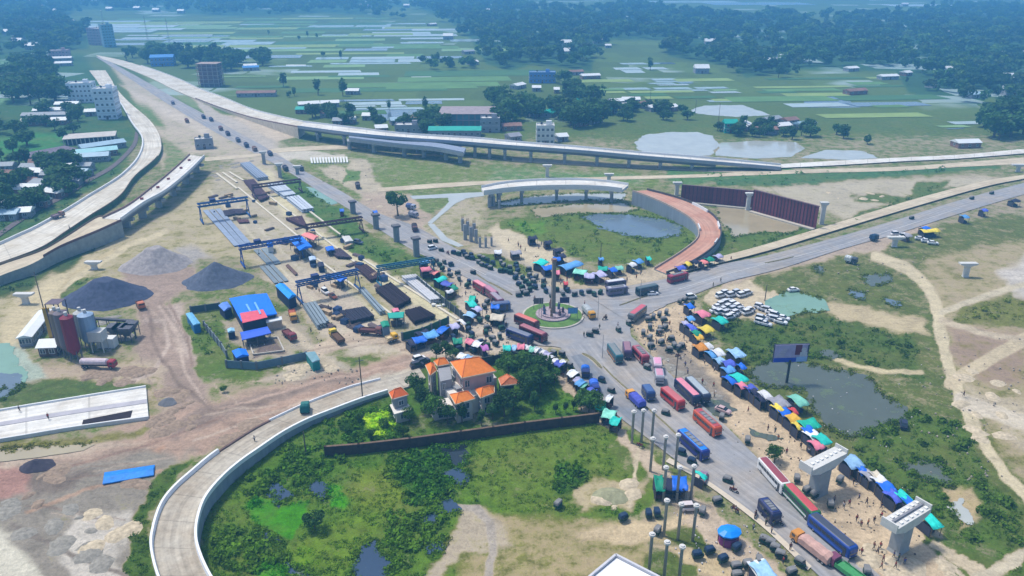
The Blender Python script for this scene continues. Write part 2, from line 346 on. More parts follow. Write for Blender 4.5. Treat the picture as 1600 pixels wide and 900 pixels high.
def sdist(px, py, poly):
    n = len(poly); ins = np.zeros(px.shape, bool); d2 = np.full(px.shape, 1e18)
    for i in range(n):
        x0, y0 = poly[i]; x1, y1 = poly[(i+1) % n]
        c = ((y0 > py) != (y1 > py)); 
        with np.errstate(divide='ignore', invalid='ignore'):
            ins ^= c & (px < (x1-x0)*(py-y0)/((y1-y0) if y1 != y0 else 1e-9)+x0)
        ex, ey = x1-x0, y1-y0; L = ex*ex+ey*ey+1e-9
        t = np.clip(((px-x0)*ex+(py-y0)*ey)/L, 0, 1)
        d2 = np.minimum(d2, (px-x0-t*ex)**2+(py-y0-t*ey)**2)
    return np.where(ins, -1, 1)*np.sqrt(d2)
def ldist(px, py, line):
    d2 = np.full(px.shape, 1e18)
    for (x0, y0), (x1, y1) in zip(line, line[1:]):
        ex, ey = x1-x0, y1-y0; L = ex*ex+ey*ey+1e-9
        t = np.clip(((px-x0)*ex+(py-y0)*ey)/L, 0, 1); d2 = np.minimum(d2, (px-x0-t*ex)**2+(py-y0-t*ey)**2)
    return np.sqrt(d2)
def vnoise(x, y, seed=0):                     # value noise on arrays
    def h(i, j):
        n = (i*374761393+j*668265263+seed*974711) & 0xffffffff
        n = ((n ^ (n >> 13))*1274126177) & 0xffffffff
        return ((n ^ (n >> 16)) & 0xffff)/65535.0
    i = np.floor(x).astype(np.int64); j = np.floor(y).astype(np.int64); u = x-i; v = y-j
    u = u*u*(3-2*u); v = v*v*(3-2*v)
    return (h(i, j)*(1-u)+h(i+1, j)*u)*(1-v)+(h(i, j+1)*(1-u)+h(i+1, j+1)*u)*v
def fbm(x, y, o=4, seed=0):
    s = 0; a = .5; t = 0
    for k in range(o): s = s+a*vnoise(x*2**k, y*2**k, seed+k*17); t += a; a *= .5
    return s/t
VEGK = np.array([.92, .78, .60])      # real grass is duller than its sunlit look
def cover(px, py):
    """bare colour, plant colour, plant amount at photo positions"""
    n = px.shape[0]; bare = np.tile(np.array(alb(TAN)), (n, 1)); veg = np.tile(np.array(alb(GRS)), (n, 1)); am = np.full(n, .5)
    ox = (fbm(px/26, py/16, 4, 3)-.5)*2; oy = (fbm(px/26, py/16, 4, 9)-.5)*2
    am_px = np.clip((py-80)/260, .12, 1)
    qx = px+ox*14*am_px; qy = py+oy*8*am_px
    for poly, a, b, v, soft in ZONES:
        xs = [p[0] for p in poly]; ys = [p[1] for p in poly]; s = soft*1.2+2
        k = np.where((qx > min(xs)-s) & (qx < max(xs)+s) & (qy > min(ys)-s) & (qy < max(ys)+s))[0]
        if len(k) == 0: continue
        w_ = np.clip(.5-sdist(qx[k], qy[k], poly)/(2*soft), 0, 1); w_ = w_*w_*(3-2*w_)
        bare[k] += (np.array(alb(b))-bare[k])*w_[:, None]; veg[k] += (np.array(alb(v))*(VEGK if max(ys) > 300 else 1)-veg[k])*w_[:, None]; am[k] += (a-am[k])*w_
    for line, wd, c in TRACKS:
        xs = [p[0] for p in line]; ys = [p[1] for p in line]; s = wd+6
        k = np.where((px > min(xs)-s) & (px < max(xs)+s) & (py > min(ys)-s) & (py < max(ys)+s))[0]
        if len(k) == 0: continue
        w_ = np.clip((wd*.5+1.5-ldist(px[k]+ox[k]*4, py[k]+oy[k]*3, line))/3.0, 0, 1)
        bare[k] += (np.array(alb(c))-bare[k])*w_[:, None]; am[k] += (0.02-am[k])*w_*.93
    return bare, veg, am

# ---- the ground: one sheet, finer near the camera, out to the horizon ----
rows = list(np.arange(965, 240, -2.1))+list(np.arange(240, 4, -1.5))+[1, -8, -20, -32, -42, -49, -53]
cols = np.concatenate([np.arange(-1400, -60, 40), np.arange(-60, 1661, 2.6), np.arange(1700, 3000, 40)])
PYg, PXg = np.meshgrid(np.array(rows, float), cols, indexing='ij')
Xc = (PXg-800)/FPX; Yc = -(PYg-450)/FPX; T_ = CAMH/(sp-Yc*cp)
WX = Xc*T_; WY = (cp+Yc*sp)*T_
fx = PXg.ravel(); fy = PYg.ravel()
bare, veg, am = cover(fx, fy)
co = np.zeros((fx.size, 3)); co[:, 0] = WX.ravel(); co[:, 1] = WY.ravel()
nearf = np.clip((fy-200)/300, 0, 1)
co[:, 2] = ((fbm(co[:, 0]/6, co[:, 1]/6, 4, 21)-.5)*.15-.085)*nearf - (1-nearf)*.05
nr, ncl = PXg.shape
idx = np.arange(nr*ncl).reshape(nr, ncl)
quads = np.stack([idx[:-1, :-1], idx[:-1, 1:], idx[1:, 1:], idx[1:, :-1]], -1).reshape(-1, 4)
def npmesh(name, co, faces, k):
    me = bpy.data.meshes.new(name); nf = len(faces)
    me.vertices.add(len(co)); me.vertices.foreach_set("co", np.asarray(co, np.float32).ravel())
    me.loops.add(nf*k); me.loops.foreach_set("vertex_index", np.asarray(faces, np.int32).ravel())
    me.polygons.add(nf); me.polygons.foreach_set("loop_start", np.arange(0, nf*k, k, dtype=np.int32)); me.polygons.foreach_set("loop_total", np.full(nf, k, np.int32))
    me.update(calc_edges=True); return me
gme = npmesh("ground", co, quads, 4)
gme.polygons.foreach_set("use_smooth", [True]*len(gme.polygons))
for nm, arr in (("bare", bare), ("veg", veg)):
    a = gme.color_attributes.new(nm, 'FLOAT_COLOR', 'POINT'); a.data.foreach_set("color", np.hstack([arr, np.ones((len(arr), 1))]).astype(np.float32).ravel())
a = gme.attributes.new("amount", 'FLOAT', 'POINT'); a.data.foreach_set("value", am.astype(np.float32))
def ground_material():
    m = bpy.data.materials.new("ground_cover"); m.use_nodes = True; n = m.node_tree.nodes; l = m.node_tree.links; b = n["Principled BSDF"]
    b.inputs["Roughness"].default_value = .95; b.inputs["Specular IOR Level"].default_value = .15
    ge = n.new("ShaderNodeNewGeometry")
    def noise(scale, det=5, rough=.6, vec=None):
        z = n.new("ShaderNodeTexNoise"); z.inputs["Scale"].default_value = scale; z.inputs["Detail"].default_value = det; z.inputs["Roughness"].default_value = rough
        l.new(vec or ge.outputs["Position"], z.inputs["Vector"]); return z
    def math_(op, a, b_=None, clamp=False):
        q = n.new("ShaderNodeMath"); q.operation = op; q.use_clamp = clamp
        for i, v in enumerate((a, b_)):
            if v is None: continue
            if isinstance(v, (int, float)): q.inputs[i].default_value = v
            else: l.new(v, q.inputs[i])
        return q.outputs[0]
    def rng(s, a, b_, c, d):
        q = n.new("ShaderNodeMapRange"); l.new(s, q.inputs[0])
        for i, v in enumerate((a, b_, c, d)): q.inputs[i+1].default_value = v
        return q.outputs[0]
    def attr(nm):
        q = n.new("ShaderNodeAttribute"); q.attribute_name = nm; return q
    def scale(c, s):
        q = n.new("ShaderNodeVectorMath"); q.operation = 'SCALE'; l.new(c, q.inputs[0]); l.new(s, q.inputs["Scale"]); return q.outputs[0]
    def mix(f, a, b_):
        q = n.new("ShaderNodeMix"); q.data_type = 'RGBA'; l.new(f, q.inputs[0])
        for i, v in ((6, a), (7, b_)):
            if isinstance(v, tuple): q.inputs[i].default_value = v+(1,)
            else: l.new(v, q.inputs[i])
        return q.outputs[2]
    big = noise(.035, 4); mid = noise(.22, 6, .7); fine = noise(1.3, 5, .75); vf = noise(5.0, 3, .7)
    # streaks along the haul roads: stretched noise
    mp = n.new("ShaderNodeMapping"); mp.inputs["Rotation"].default_value = (0, 0, R(28)); mp.inputs["Scale"].default_value = (.06, .9, 1); l.new(ge.outputs["Position"], mp.inputs[0])
    streak = noise(1.0, 4, .6, mp.outputs[0])
    s = math_('ADD', math_('MULTIPLY', mid.outputs[0], .55), math_('ADD', math_('MULTIPLY', fine.outputs[0], .3), math_('MULTIPLY', big.outputs[0], .15)))
    s = math_('ADD', s, math_('MULTIPLY', math_('SUBTRACT', vf.outputs[0], .5), .12))
    thr = math_('SUBTRACT', math_('ADD', attr("amount").outputs["Fac"], math_('MULTIPLY', math_('SUBTRACT', s, .5), 3.4)), .5)
    f = math_('ADD', math_('MULTIPLY', thr, 2.2), .5, True)
    bcol = scale(attr("bare").outputs["Color"], math_('MULTIPLY', rng(mid.outputs[0], .3, .7, .68, 1.22), math_('MULTIPLY', rng(streak.outputs[0], .35, .65, .94, 1.05), math_('MULTIPLY', rng(fine.outputs[0], .3, .7, .76, 1.20), rng(vf.outputs[0], .3, .7, .88, 1.10)))))
    wet = rng(noise(.11, 5, .7).outputs[0], .58, .70, 0.0, .38)
    bcol = mix(wet, bcol, (.16, .13, .10))
    dk = rng(noise(.055, 6, .7).outputs[0], .50, .66, 0.0, .42)
    bcol = mix(dk, bcol, scale(bcol, rng(fine.outputs[0], .3, .7, .60, .78)))
    vcol = scale(attr("veg").outputs["Color"], math_('MULTIPLY', rng(noise(.45, 6, .75).outputs[0], .32, .68, .60, 1.32), rng(vf.outputs[0], .3, .7, .78, 1.2)))
    hue = rng(noise(.075, 5, .65).outputs[0], .45, .68, 0.0, .32)
    vcol = mix(hue, vcol, (.19, .17, .055))
    # field pattern far away: brick-like plots with different greens and standing water
    mp2 = n.new("ShaderNodeMapping"); mp2.inputs["Rotation"].default_value = (0, 0, R(4)); mp2.inputs["Scale"].default_value = (.016, .016, 1); l.new(ge.outputs["Position"], mp2.inputs[0])
    wp = n.new("ShaderNodeVectorMath"); wp.operation = 'ADD'; l.new(mp2.outputs[0], wp.inputs[0]); l.new(scale(noise(.006, 3).outputs["Color"], rng(big.outputs[0], 0, 1, .9, .9)), wp.inputs[1])
    br = n.new("ShaderNodeTexBrick"); br.inputs["Scale"].default_value = 1.0; br.inputs["Mortar Size"].default_value = .02; br.inputs["Brick Width"].default_value = .9; br.inputs["Row Height"].default_value = .62
    br.inputs["Color1"].default_value = (0, 0, 0, 1); br.inputs["Color2"].default_value = (1, 1, 1, 1); br.inputs["Mortar"].default_value = (.45, .45, .45, 1); br.squash = .7; br.squash_frequency = 3
    l.new(wp.outputs[0], br.inputs["Vector"])
    sepp = n.new("ShaderNodeSeparateXYZ"); l.new(ge.outputs["Position"], sepp.inputs[0])
    far = rng(sepp.outputs[1], 430, 560, 0, 1)
    plot = rng(br.outputs["Color"], 0, 1, .84, 1.16)
    vfar = scale(attr("veg").outputs["Color"], math_('MULTIPLY', plot, rng(mid.outputs[0], .3, .7, .88, 1.1)))
    wetf = math_('MULTIPLY', rng(br.outputs["Color"], .80, .86, 0, 1), rng(noise(.004, 4, .6).outputs[0], .50, .56, 0, .75))
    vfar = mix(wetf, vfar, (.33, .42, .42))
    vcol = mix(far, vcol, vfar)
    l.new(mix(f, bcol, vcol), b.inputs["Base Color"])
    bp = n.new("ShaderNodeBump"); bp.inputs["Strength"].default_value = .7; bp.inputs["Distance"].default_value = .5
    l.new(math_('ADD', math_('MULTIPLY', mid.outputs[0], 1.4), math_('MULTIPLY', fine.outputs[0], .6)), bp.inputs["Height"]); l.new(bp.outputs[0], b.inputs["Normal"])
    return m
gme.materials.append(ground_material())
link("ground", gme, kind='structure')
# horizon sheet under it so the land goes on to every side
hb = MB(); hb.add([(-12000,-1500,-1.0),(12000,-1500,-1.0),(12000,16000,-1.0),(-12000,16000,-1.0)], [(0,1,2,3)])
hb.build("outer_ground", M("outer_land", (92,124,66), .95, .25, .004), kind='structure')

# ---- water ----
def water_material(name, rgb, rough=.12, var=.1, glossy=.5, weed=0.0):
    m = M(name, rgb, rough, var, .12, spec=glossy); b = m.node_tree.nodes["Principled BSDF"]
    nz = m.node_tree.nodes.new("ShaderNodeTexNoise"); nz.inputs["Scale"].default_value = 2.0; nz.inputs["Detail"].default_value = 3
    bp = m.node_tree.nodes.new("ShaderNodeBump"); bp.inputs["Strength"].default_value = .10; bp.inputs["Distance"].default_value = .05
    m.node_tree.links.new(nz.outputs[0], bp.inputs["Height"]); m.node_tree.links.new(bp.outputs[0], b.inputs["Normal"])
    if weed:      # duckweed and mud showing in the shallows
        nd, l = m.node_tree.nodes, m.node_tree.links; ge = nd.new("ShaderNodeNewGeometry"); q = nd.new("ShaderNodeTexNoise"); q.inputs["Scale"].default_value = .16; q.inputs["Detail"].default_value = 7; q.inputs["Roughness"].default_value = .72; l.new(ge.outputs["Position"], q.inputs["Vector"])
        r_ = nd.new("ShaderNodeMapRange"); r_.inputs[1].default_value = .56; r_.inputs[2].default_value = .64; l.new(q.outputs[0], r_.inputs[0]); r_.inputs[4].default_value = weed
        mx = nd.new("ShaderNodeMix"); mx.data_type = 'RGBA'; l.new(r_.outputs[0], mx.inputs[0]); l.new(b.inputs["Base Color"].links[0].from_socket, mx.inputs[6]); mx.inputs[7].default_value = alb((96,118,70))+(1,); l.new(mx.outputs[2], b.inputs["Base Color"])
        ro = nd.new("ShaderNodeMapRange"); l.new(r_.outputs[0], ro.inputs[0]); ro.inputs[3].default_value = rough; ro.inputs[4].default_value = .9; l.new(ro.outputs[0], b.inputs["Roughness"])
    return m
W_PALE = water_material("pale_water", (178,182,176)); W_GREY = water_material("grey_water", (88,96,84), .1, weed=.6); W_DARK = water_material("dark_water", (52,72,96), .08, weed=.9)
W_TAN = water_material("muddy_water", (170,158,128)); W_GREEN = water_material("green_water", (124,160,138), weed=.35); W_FLD = water_material("flooded_field_water", (150,172,170), .25, .25)
W_BLUE = water_material("bluish_water", (98,116,130), .12, .12, weed=.7)
WLEV = [0]
def patch(name, pts, mat, jag=.35, z=None, kind='structure', step=None):
    """flat sheet with an irregular shore, outline given by photo positions on the ground"""
    wp = [G(x, y) for x, y in pts]; out = []; n = len(wp)
    per = sum((wp[i]-wp[(i+1) % n]).length for i in range(n)); step = step or max(per/170.0, .35)
    for i in range(n):
        a, b = wp[i], wp[(i+1) % n]; L = (b-a).length; k = max(1, int(L/step)); nv = Vector((-(b-a).y, (b-a).x, 0)).normalized()
        for j in range(k):
            t = j/k; p = a.lerp(b, t); s = math.sin(math.pi*t)*.8+.35
            d = (mnoise.fractal(p*(.9/step*.11), .7, 2.1, 6))*step*4.6*jag*s
            out.append(p+nv*d)
    z = z if z is not None else .012+.004*(WLEV[0] % 5); WLEV[0] += 1
    tris = tessellate_polygon([out]); mb = MB(); mb.add([(p.x, p.y, z) for p in out], [tuple(t) for t in tris])
    o = mb.build(name, mat, kind=kind)
    return o
PONDS = [
 ("pond", [(990,222),(1010,210),(1050,206),(1090,206),(1115,212),(1125,225),(1110,243),(1040,245),(1000,235)], W_PALE, .4),
 ("pond", [(1127,223),(1180,220),(1243,222),(1258,232),(1236,245),(1180,248),(1117,243)], W_PALE, .2),
 ("pond", [(1250,247),(1290,234),(1350,236),(1372,247),(1330,250)], W_PALE, .3),
 ("pond", [(1078,172),(1100,165),(1160,164),(1205,180),(1150,183),(1090,178)], W_PALE, .4),
 ("flooded_field", [(970,128),(1095,128),(1145,142),(1148,155),(1110,160),(1085,150),(1040,140),(975,136)], W_FLD, .9),
 ("flooded_field", [(975,98),(1035,98),(1045,113),(980,113)], W_FLD, .5),
 ("flooded_field", [(1160,140),(1200,150),(1215,165),(1165,160)], W_FLD, .6),
 ("flooded_field", [(1253,155),(1325,156),(1345,168),(1262,168)], W_BLUE, .4),
 ("flooded_field", [(1400,172),(1430,178),(1430,184),(1408,180)], W_FLD, .4),
 ("flooded_field", [(1450,190),(1490,196),(1528,180),(1532,205),(1505,213),(1470,208)], W_FLD, 1.1),
 ("flooded_field", [(1345,150),(1400,163),(1403,172),(1370,168)], W_FLD, .6),
 ("flooded_field", [(120,33),(180,35),(385,31),(400,44),(340,42),(180,48),(125,40)], W_FLD, .4),
 ("flooded_field", [(185,62),(235,52),(360,52),(385,60),(320,76),(190,70)], W_FLD, .4),
 ("flooded_field", [(400,40),(515,48),(510,54),(400,53)], W_FLD, .3),
 ("flooded_field", [(415,84),(500,83),(502,92),(420,93)], W_FLD, .2),
 ("flooded_field", [(520,92),(650,91),(620,98),(617,107),(592,115),(570,124),(500,123),(503,110)], W_FLD, .3),
 ("flooded_field", [(650,83),(720,84),(722,93),(650,95)], W_FLD, .2), ("flooded_field", [(640,55),(650,46),(652,57),(625,56)], W_FLD, .2),
 ("flooded_field", [(560,155),(678,155),(665,168),(560,163)], W_FLD, .2),
 ("flooded_field", [(545,170),(660,170),(650,181),(625,189),(600,187),(570,178)], W_BLUE, .2),
 ("flooded_field", [(1320,12),(1600,12),(1600,17),(1320,17)], W_FLD, .4),
 ("flooded_field", [(1000,4),(1220,3),(1220,8),(1010,9)], W_FLD, .4), ("flooded_field", [(1210,12),(1290,14),(1290,18),(1215,18)], W_FLD, .3),
 ("flooded_field", [(1330,40),(1360,40),(1358,48),(1330,48)], W_FLD, .3), ("flooded_field", [(1478,35),(1502,34),(1503,40),(1478,41)], W_FLD, .3),
 ("flooded_field", [(855,10),(900,8),(905,13),(860,15)], W_FLD, .3), ("flooded_field", [(140,150),(100,160),(30,158),(60,150)], W_FLD, .3),
 ("white_plot", [(643,115),(674,115),(675,126),(643,126)], M("white_plot", (205,215,215), .9), .1),
 ("white_plot", [(447,101),(478,101),(478,104),(446,104)], M("white_plot"), .1),
 ("pond", [(905,338),(940,333),(990,336),(1040,343),(1066,353),(1064,366),(1030,373),(990,371),(950,360),(925,350)], W_BLUE, .8),
 ("pond", [(830,327),(900,319),(972,317),(1000,326),(975,333),(900,334),(838,340)], W_TAN, .4),
 ("pond", [(835,306),(900,302),(980,302),(975,312),(900,313),(840,318),(790,322),(770,318)], W_PALE, .3),
 ("pond", [(1118,320),(1180,328),(1262,352),(1235,365),(1200,362),(1160,368),(1145,372),(1140,358),(1125,350)], W_TAN, .3),
 ("drainage_channel", [(640,306),(710,302),(755,300),(757,306),(728,310),(712,318),(695,332),(674,350),(668,348),(688,330),(702,315),(700,309),(645,311)], W_PALE, .1),
 ("drainage_channel", [(668,350),(678,350),(700,372),(725,384),(716,386),(690,376)], W_PALE, .1),
 ("pond", [(478,292),(500,295),(530,318),(518,320),(492,306)], W_GREEN, .5),
 ("pond", [(-40,540),(15,536),(30,560),(45,590),(30,605),(-40,612)], W_GREEN, .5), ("pond", [(-40,585),(30,582),(38,600),(10,622),(-40,632)], W_BLUE, .6),
 ("pond", [(1195,470),(1235,452),(1288,468),(1297,485),(1262,488),(1240,492),(1222,505),(1200,490)], W_GREEN, .6),
 ("puddle", [(1325,452),(1350,455),(1352,468),(1335,466)], W_BLUE, .6), ("puddle", [(1380,465),(1408,472),(1402,480),(1385,474)], W_BLUE, .6),
 ("puddle", [(1345,430),(1390,428),(1398,440),(1360,448)], W_GREY, .8), ("puddle", [(1270,418),(1290,415),(1282,430)], W_GREY, .8),
 ("pond", [(1165,580),(1200,562),(1250,564),(1300,577),(1358,586),(1376,615),(1420,636),(1418,655),(1380,662),(1330,684),(1292,670),(1270,640),(1262,612),(1225,606),(1190,603)], W_GREY, .5),
 ("puddle", [(1275,552),(1296,546),(1316,556),(1295,562)], W_GREY, .6),
 ("pond", [(1405,725),(1450,720),(1475,728),(1492,765),(1462,752),(1440,745)], W_GREY, .7), ("pond", [(1478,790),(1503,778),(1520,818),(1498,812)], W_PALE, .7),
 ("pond", [(415,765),(430,742),(442,758),(462,775),(440,782),(436,795),(428,780)], W_DARK, .7),
 ("pond", [(478,768),(492,742),(512,760),(514,775),(505,784),(490,775)], W_DARK, .8),
 ("pond", [(688,737),(715,730),(737,742),(722,762),(704,748)], W_DARK, .7), ("pond", [(690,700),(730,692),(735,708),(722,730),(700,725)], water_material("black_water", (34,44,50), .08, weed=.8), .9),
 ("pond", [(676,792),(704,778),(722,796),(700,801)], W_DARK, .6), ("pond", [(657,802),(680,800),(687,814),(668,825)], W_DARK, .6),
 ("pond", [(553,868),(568,850),(588,843),(600,868),(634,882),(604,888),(598,910),(548,905)], W_DARK, .7),
 ("pond", [(672,850),(700,840),(690,862),(668,866)], W_DARK, .7), ("pond", [(400,825),(425,834),(442,848),(430,850),(402,838)], W_DARK, .5),
 ("pond", [(437,868),(448,866),(460,885),(490,897),(470,912),(445,890)], W_DARK, .5),
 ("puddle", [(1090,622),(1130,625),(1152,640),(1140,652),(1105,648)], W_GREY, .7), ("puddle", [(1170,668),(1200,678),(1225,685),(1200,690),(1175,680)], W_GREY, .6),
 ("puddle", [(-20,706),(60,697),(150,694),(130,704),(50,716),(-20,724)], W_TAN, .08),
]
FL_M = [W_FLD, W_BLUE, water_material("paddy_water_light", (168,186,184), .3, .15), M("young_rice", (126,160,104), .95, .15, .05), M("rice_dark", (72,112,62), .95, .15, .05), M("rice_light", (134,158,88), .95, .15, .05), M("rice_mid", (96,134,72), .95, .15, .05)]
rf_ = random.Random(31)
def paddies(poly, prob, wr, hr, wts, ang=4, z=.03):
    # small bunded plots laid side by side inside an outline
    W = [G(x, y) for x, y in poly]; c, s_ = math.cos(R(ang)), math.sin(R(ang)); U = [(p.x*c+p.y*s_, -p.x*s_+p.y*c) for p in W]
    x0, x1 = min(u[0] for u in U), max(u[0] for u in U); y = min(u[1] for u in U); y1 = max(u[1] for u in U); k = 0
    while y < y1:
        h = rf_.uniform(*hr); x = x0+rf_.uniform(-20, 0)
        while x < x1:
            w_ = rf_.uniform(*wr); cx, cy = x+w_/2, y+h/2
            if rf_.random() < prob and sdist(np.array([cx]), np.array([cy]), U)[0] < 0:
                q = [(x+1+rf_.uniform(0, 2), y+1), (x+w_-1, y+1+rf_.uniform(-1, 2)), (x+w_-1-rf_.uniform(0, 3), y+h-1), (x+1, y+h-1-rf_.uniform(0, 2))]; mb = MB()
                mb.add([(a*c-b*s_, a*s_+b*c, z+.004*(k % 3)) for a, b in q], [(0, 1, 2, 3)]); mb.build("rice_field", rf_.choices(FL_M, wts)[0], kind='structure'); k += 1
            x += w_
        y += h
WET = (5, 2, 4, 1, .5, .5, .5); DRY = (.5, .1, .3, 1.5, 2.5, 2.5, 2)
PADS = [([(120,33),(385,31),(400,44),(340,43),(180,48),(125,40)], .7, (60,150), (22,45), WET), ([(185,62),(235,52),(385,52),(385,60),(320,76),(190,70)], .75, (40,110), (16,34), WET),
 ([(400,36),(660,36),(650,62),(600,56),(400,56)], .45, (50,120), (24,50), WET), ([(410,66),(640,62),(720,84),(700,98),(650,96),(500,88),(405,94)], .28, (40,120), (14,34), WET),
 ([(505,90),(720,86),(700,96),(617,107),(592,116),(570,124),(500,123)], .75, (25,80), (12,28), WET), ([(120,28),(720,28),(760,110),(750,155),(560,160),(430,150),(420,100),(200,60)], .38, (50,130), (22,50), DRY),
 ([(430,100),(640,126),(740,130),(740,150),(540,150),(420,140)], .30, (30,80), (10,22), DRY), ([(560,154),(680,154),(660,170),(630,189),(600,187),(545,170)], .85, (16,50), (8,16), WET),
 ([(965,98),(1040,98),(1050,114),(975,114)], .7, (20,60), (12,24), WET), ([(960,124),(1095,124),(1148,142),(1150,156),(1100,160),(1060,148),(965,138)], .66, (14,50), (7,16), WET), ([(935,120),(1160,124),(1160,162),(1050,170),(950,160)], .4, (20,60), (9,20), DRY),
 ([(1155,138),(1350,150),(1400,165),(1420,185),(1340,172),(1170,166)], .42, (20,60), (7,18), WET), ([(1160,118),(1400,120),(1440,165),(1500,210),(1300,200),(1180,170)], .30, (25,90), (10,24), DRY),
 ([(1430,180),(1535,172),(1535,208),(1480,212),(1440,196)], .5, (12,40), (5,12), WET), ([(1000,2),(1600,4),(1600,18),(1400,20),(1180,14)], .45, (90,240), (60,130), WET), ([(930,66),(1040,66),(1040,94),(935,96)], .3, (30,90), (16,34), DRY),
 ([(650,48),(700,50),(745,64),(760,84),(660,82)], .55, (30,80), (20,40), WET), ([(0,92),(60,96),(130,150),(0,160)], .5, (20,60), (12,26), WET), ([(380,112),(430,112),(430,150),(370,150)], .5, (20,50), (8,18), DRY)]
for i_, p_ in enumerate(PADS): paddies(*p_, z=.03+.015*i_)
for nm, p, m_, j in PONDS:
    if nm != "flooded_field" or m_ is W_BLUE and p[0][1] > 150: patch(nm, p, m_, j)
# =====================================================================
# ROADS (sheets on the ground) AND ELEVATED CARRIAGEWAYS
# =====================================================================
def road_mat(name, rgb, var=.12, dirt=(190,172,148), dirtamt=.35, sc_=.5, joint=0.0):
    m = bpy.data.materials.new(name); m.use_nodes = True; n = m.node_tree.nodes; l = m.node_tree.links; b = n["Principled BSDF"]
    b.inputs["Roughness"].default_value = .85; b.inputs["Specular IOR Level"].default_value = .25
    ge = n.new("ShaderNodeNewGeometry")
    def nz(s, d=5, r=.65):
        q = n.new("ShaderNodeTexNoise"); q.inputs["Scale"].default_value = s; q.inputs["Detail"].default_value = d; q.inputs["Roughness"].default_value = r; l.new(ge.outputs["Position"], q.inputs["Vector"]); return q.outputs[0]
    def mr(s, a, b_, c, d):
        q = n.new("ShaderNodeMapRange"); l.new(s, q.inputs[0])
        for i, v in enumerate((a, b_, c, d)): q.inputs[i+1].default_value = v
        return q.outputs[0]
    mx = n.new("ShaderNodeMix"); mx.data_type = 'RGBA'; mx.inputs[6].default_value = alb(rgb)+(1,); mx.inputs[7].default_value = alb(dirt)+(1,)
    l.new(mr(nz(.09), .42, .68, 0, dirtamt*2), mx.inputs[0])
    mu = n.new("ShaderNodeMath"); mu.operation = 'MULTIPLY'; l.new(mr(nz(sc_), .3, .7, 1-var, 1+var), mu.inputs[0]); l.new(mr(nz(3.0, 4), .3, .7, .93, 1.07), mu.inputs[1])
    at = n.new("ShaderNodeAttribute"); at.attribute_name = "lane"; mp = n.new("ShaderNodeMapping"); mp.inputs["Scale"].default_value = (1.1, .035, 1); l.new(at.outputs["Vector"], mp.inputs[0])
    sn = n.new("ShaderNodeTexNoise"); sn.inputs["Scale"].default_value = 1.0; sn.inputs["Detail"].default_value = 4; l.new(mp.outputs[0], sn.inputs["Vector"])      # tyre-polished streaks along the lanes
    m2 = n.new("ShaderNodeMath"); m2.operation = 'MULTIPLY'; l.new(mu.outputs[0], m2.inputs[0]); l.new(mr(sn.outputs[0], .35, .65, .80, 1.10), m2.inputs[1]); mu = m2
    if joint:
        sx = n.new("ShaderNodeSeparateXYZ"); l.new(at.outputs["Vector"], sx.inputs[0]); dv = n.new("ShaderNodeMath"); dv.operation = 'DIVIDE'; l.new(sx.outputs[1], dv.inputs[0]); dv.inputs[1].default_value = joint
        fr = n.new("ShaderNodeMath"); fr.operation = 'FRACT'; l.new(dv.outputs[0], fr.inputs[0]); gt = n.new("ShaderNodeMath"); gt.operation = 'GREATER_THAN'; l.new(fr.outputs[0], gt.inputs[0]); gt.inputs[1].default_value = .965
        m3 = n.new("ShaderNodeMath"); m3.operation = 'MULTIPLY'; l.new(mr(gt.outputs[0], 0, 1, 1, .78), m3.inputs[0]); l.new(mu.outputs[0], m3.inputs[1]); mu = m3
    v = n.new("ShaderNodeVectorMath"); v.operation = 'SCALE'; l.new(mx.outputs[2], v.inputs[0]); l.new(mu.outputs[0], v.inputs["Scale"]); l.new(v.outputs[0], b.inputs["Base Color"])
    MATS[name] = m; return m
ASPH = road_mat("dusty_asphalt", (152,153,156), dirt=(178,164,144), dirtamt=.28); ASPH2 = road_mat("bluish_asphalt", (128,134,142), dirtamt=.2); CONC = road_mat("raw_concrete_deck", (218,212,197), dirt=(178,164,138), joint=9); 
WCONC = road_mat("white_concrete_deck", (226,224,216), dirt=(196,186,170), dirtamt=.35, joint=12); SANDR = road_mat("sand_road", (205,192,165), dirt=(175,158,132)); BRICKR = road_mat("brick_chip_road", (192,142,120), dirt=(206,170,148))
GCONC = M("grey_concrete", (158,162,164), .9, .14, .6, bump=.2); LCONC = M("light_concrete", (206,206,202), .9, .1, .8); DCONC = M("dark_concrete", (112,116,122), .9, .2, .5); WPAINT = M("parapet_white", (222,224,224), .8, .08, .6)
PAINT = M("road_paint", (215,215,210), .7, .25, 2.0)

def smooth2(pts, n=5):
    if len(pts[0]) == 2: pts = [(a, b, 0) for a, b in pts]
    return catmull(pts, n)
def strip_sheet(name, L, Rr, mat, z=.05, n=5):
    """road surface between two edges given as photo positions on the ground"""
    a = smooth2(L, n); b = smooth2(Rr, n); mb = MB(); k = 6
    vs = []; fs = []
    for p, q in zip(a, b):
        P, Q = G(p.x, p.y), G(q.x, q.y)
        for j in range(k+1):
            v = P.lerp(Q, j/k); v.z = z + .12*(1-(2*j/k-1)**2)*min(1.0, (Q-P).length/12); vs.append(v)
    for i in range(len(a)-1):
        for j in range(k): fs.append((i*(k+1)+j, i*(k+1)+j+1, (i+1)*(k+1)+j+1, (i+1)*(k+1)+j))
    mb.add(vs, fs); o = mb.build(name, mat, kind='structure', smooth=True); s_ = 0; lane = []
    for i in range(len(a)):
        m0 = vs[i*(k+1)+k//2]; s_ += (m0-vs[(i-1)*(k+1)+k//2]).length if i else 0
        for j in range(k+1): lane += [(vs[i*(k+1)+j]-vs[i*(k+1)]).length, s_, 0]
    o.data.attributes.new("lane", 'FLOAT_VECTOR', 'POINT').data.foreach_set("vector", lane); return o
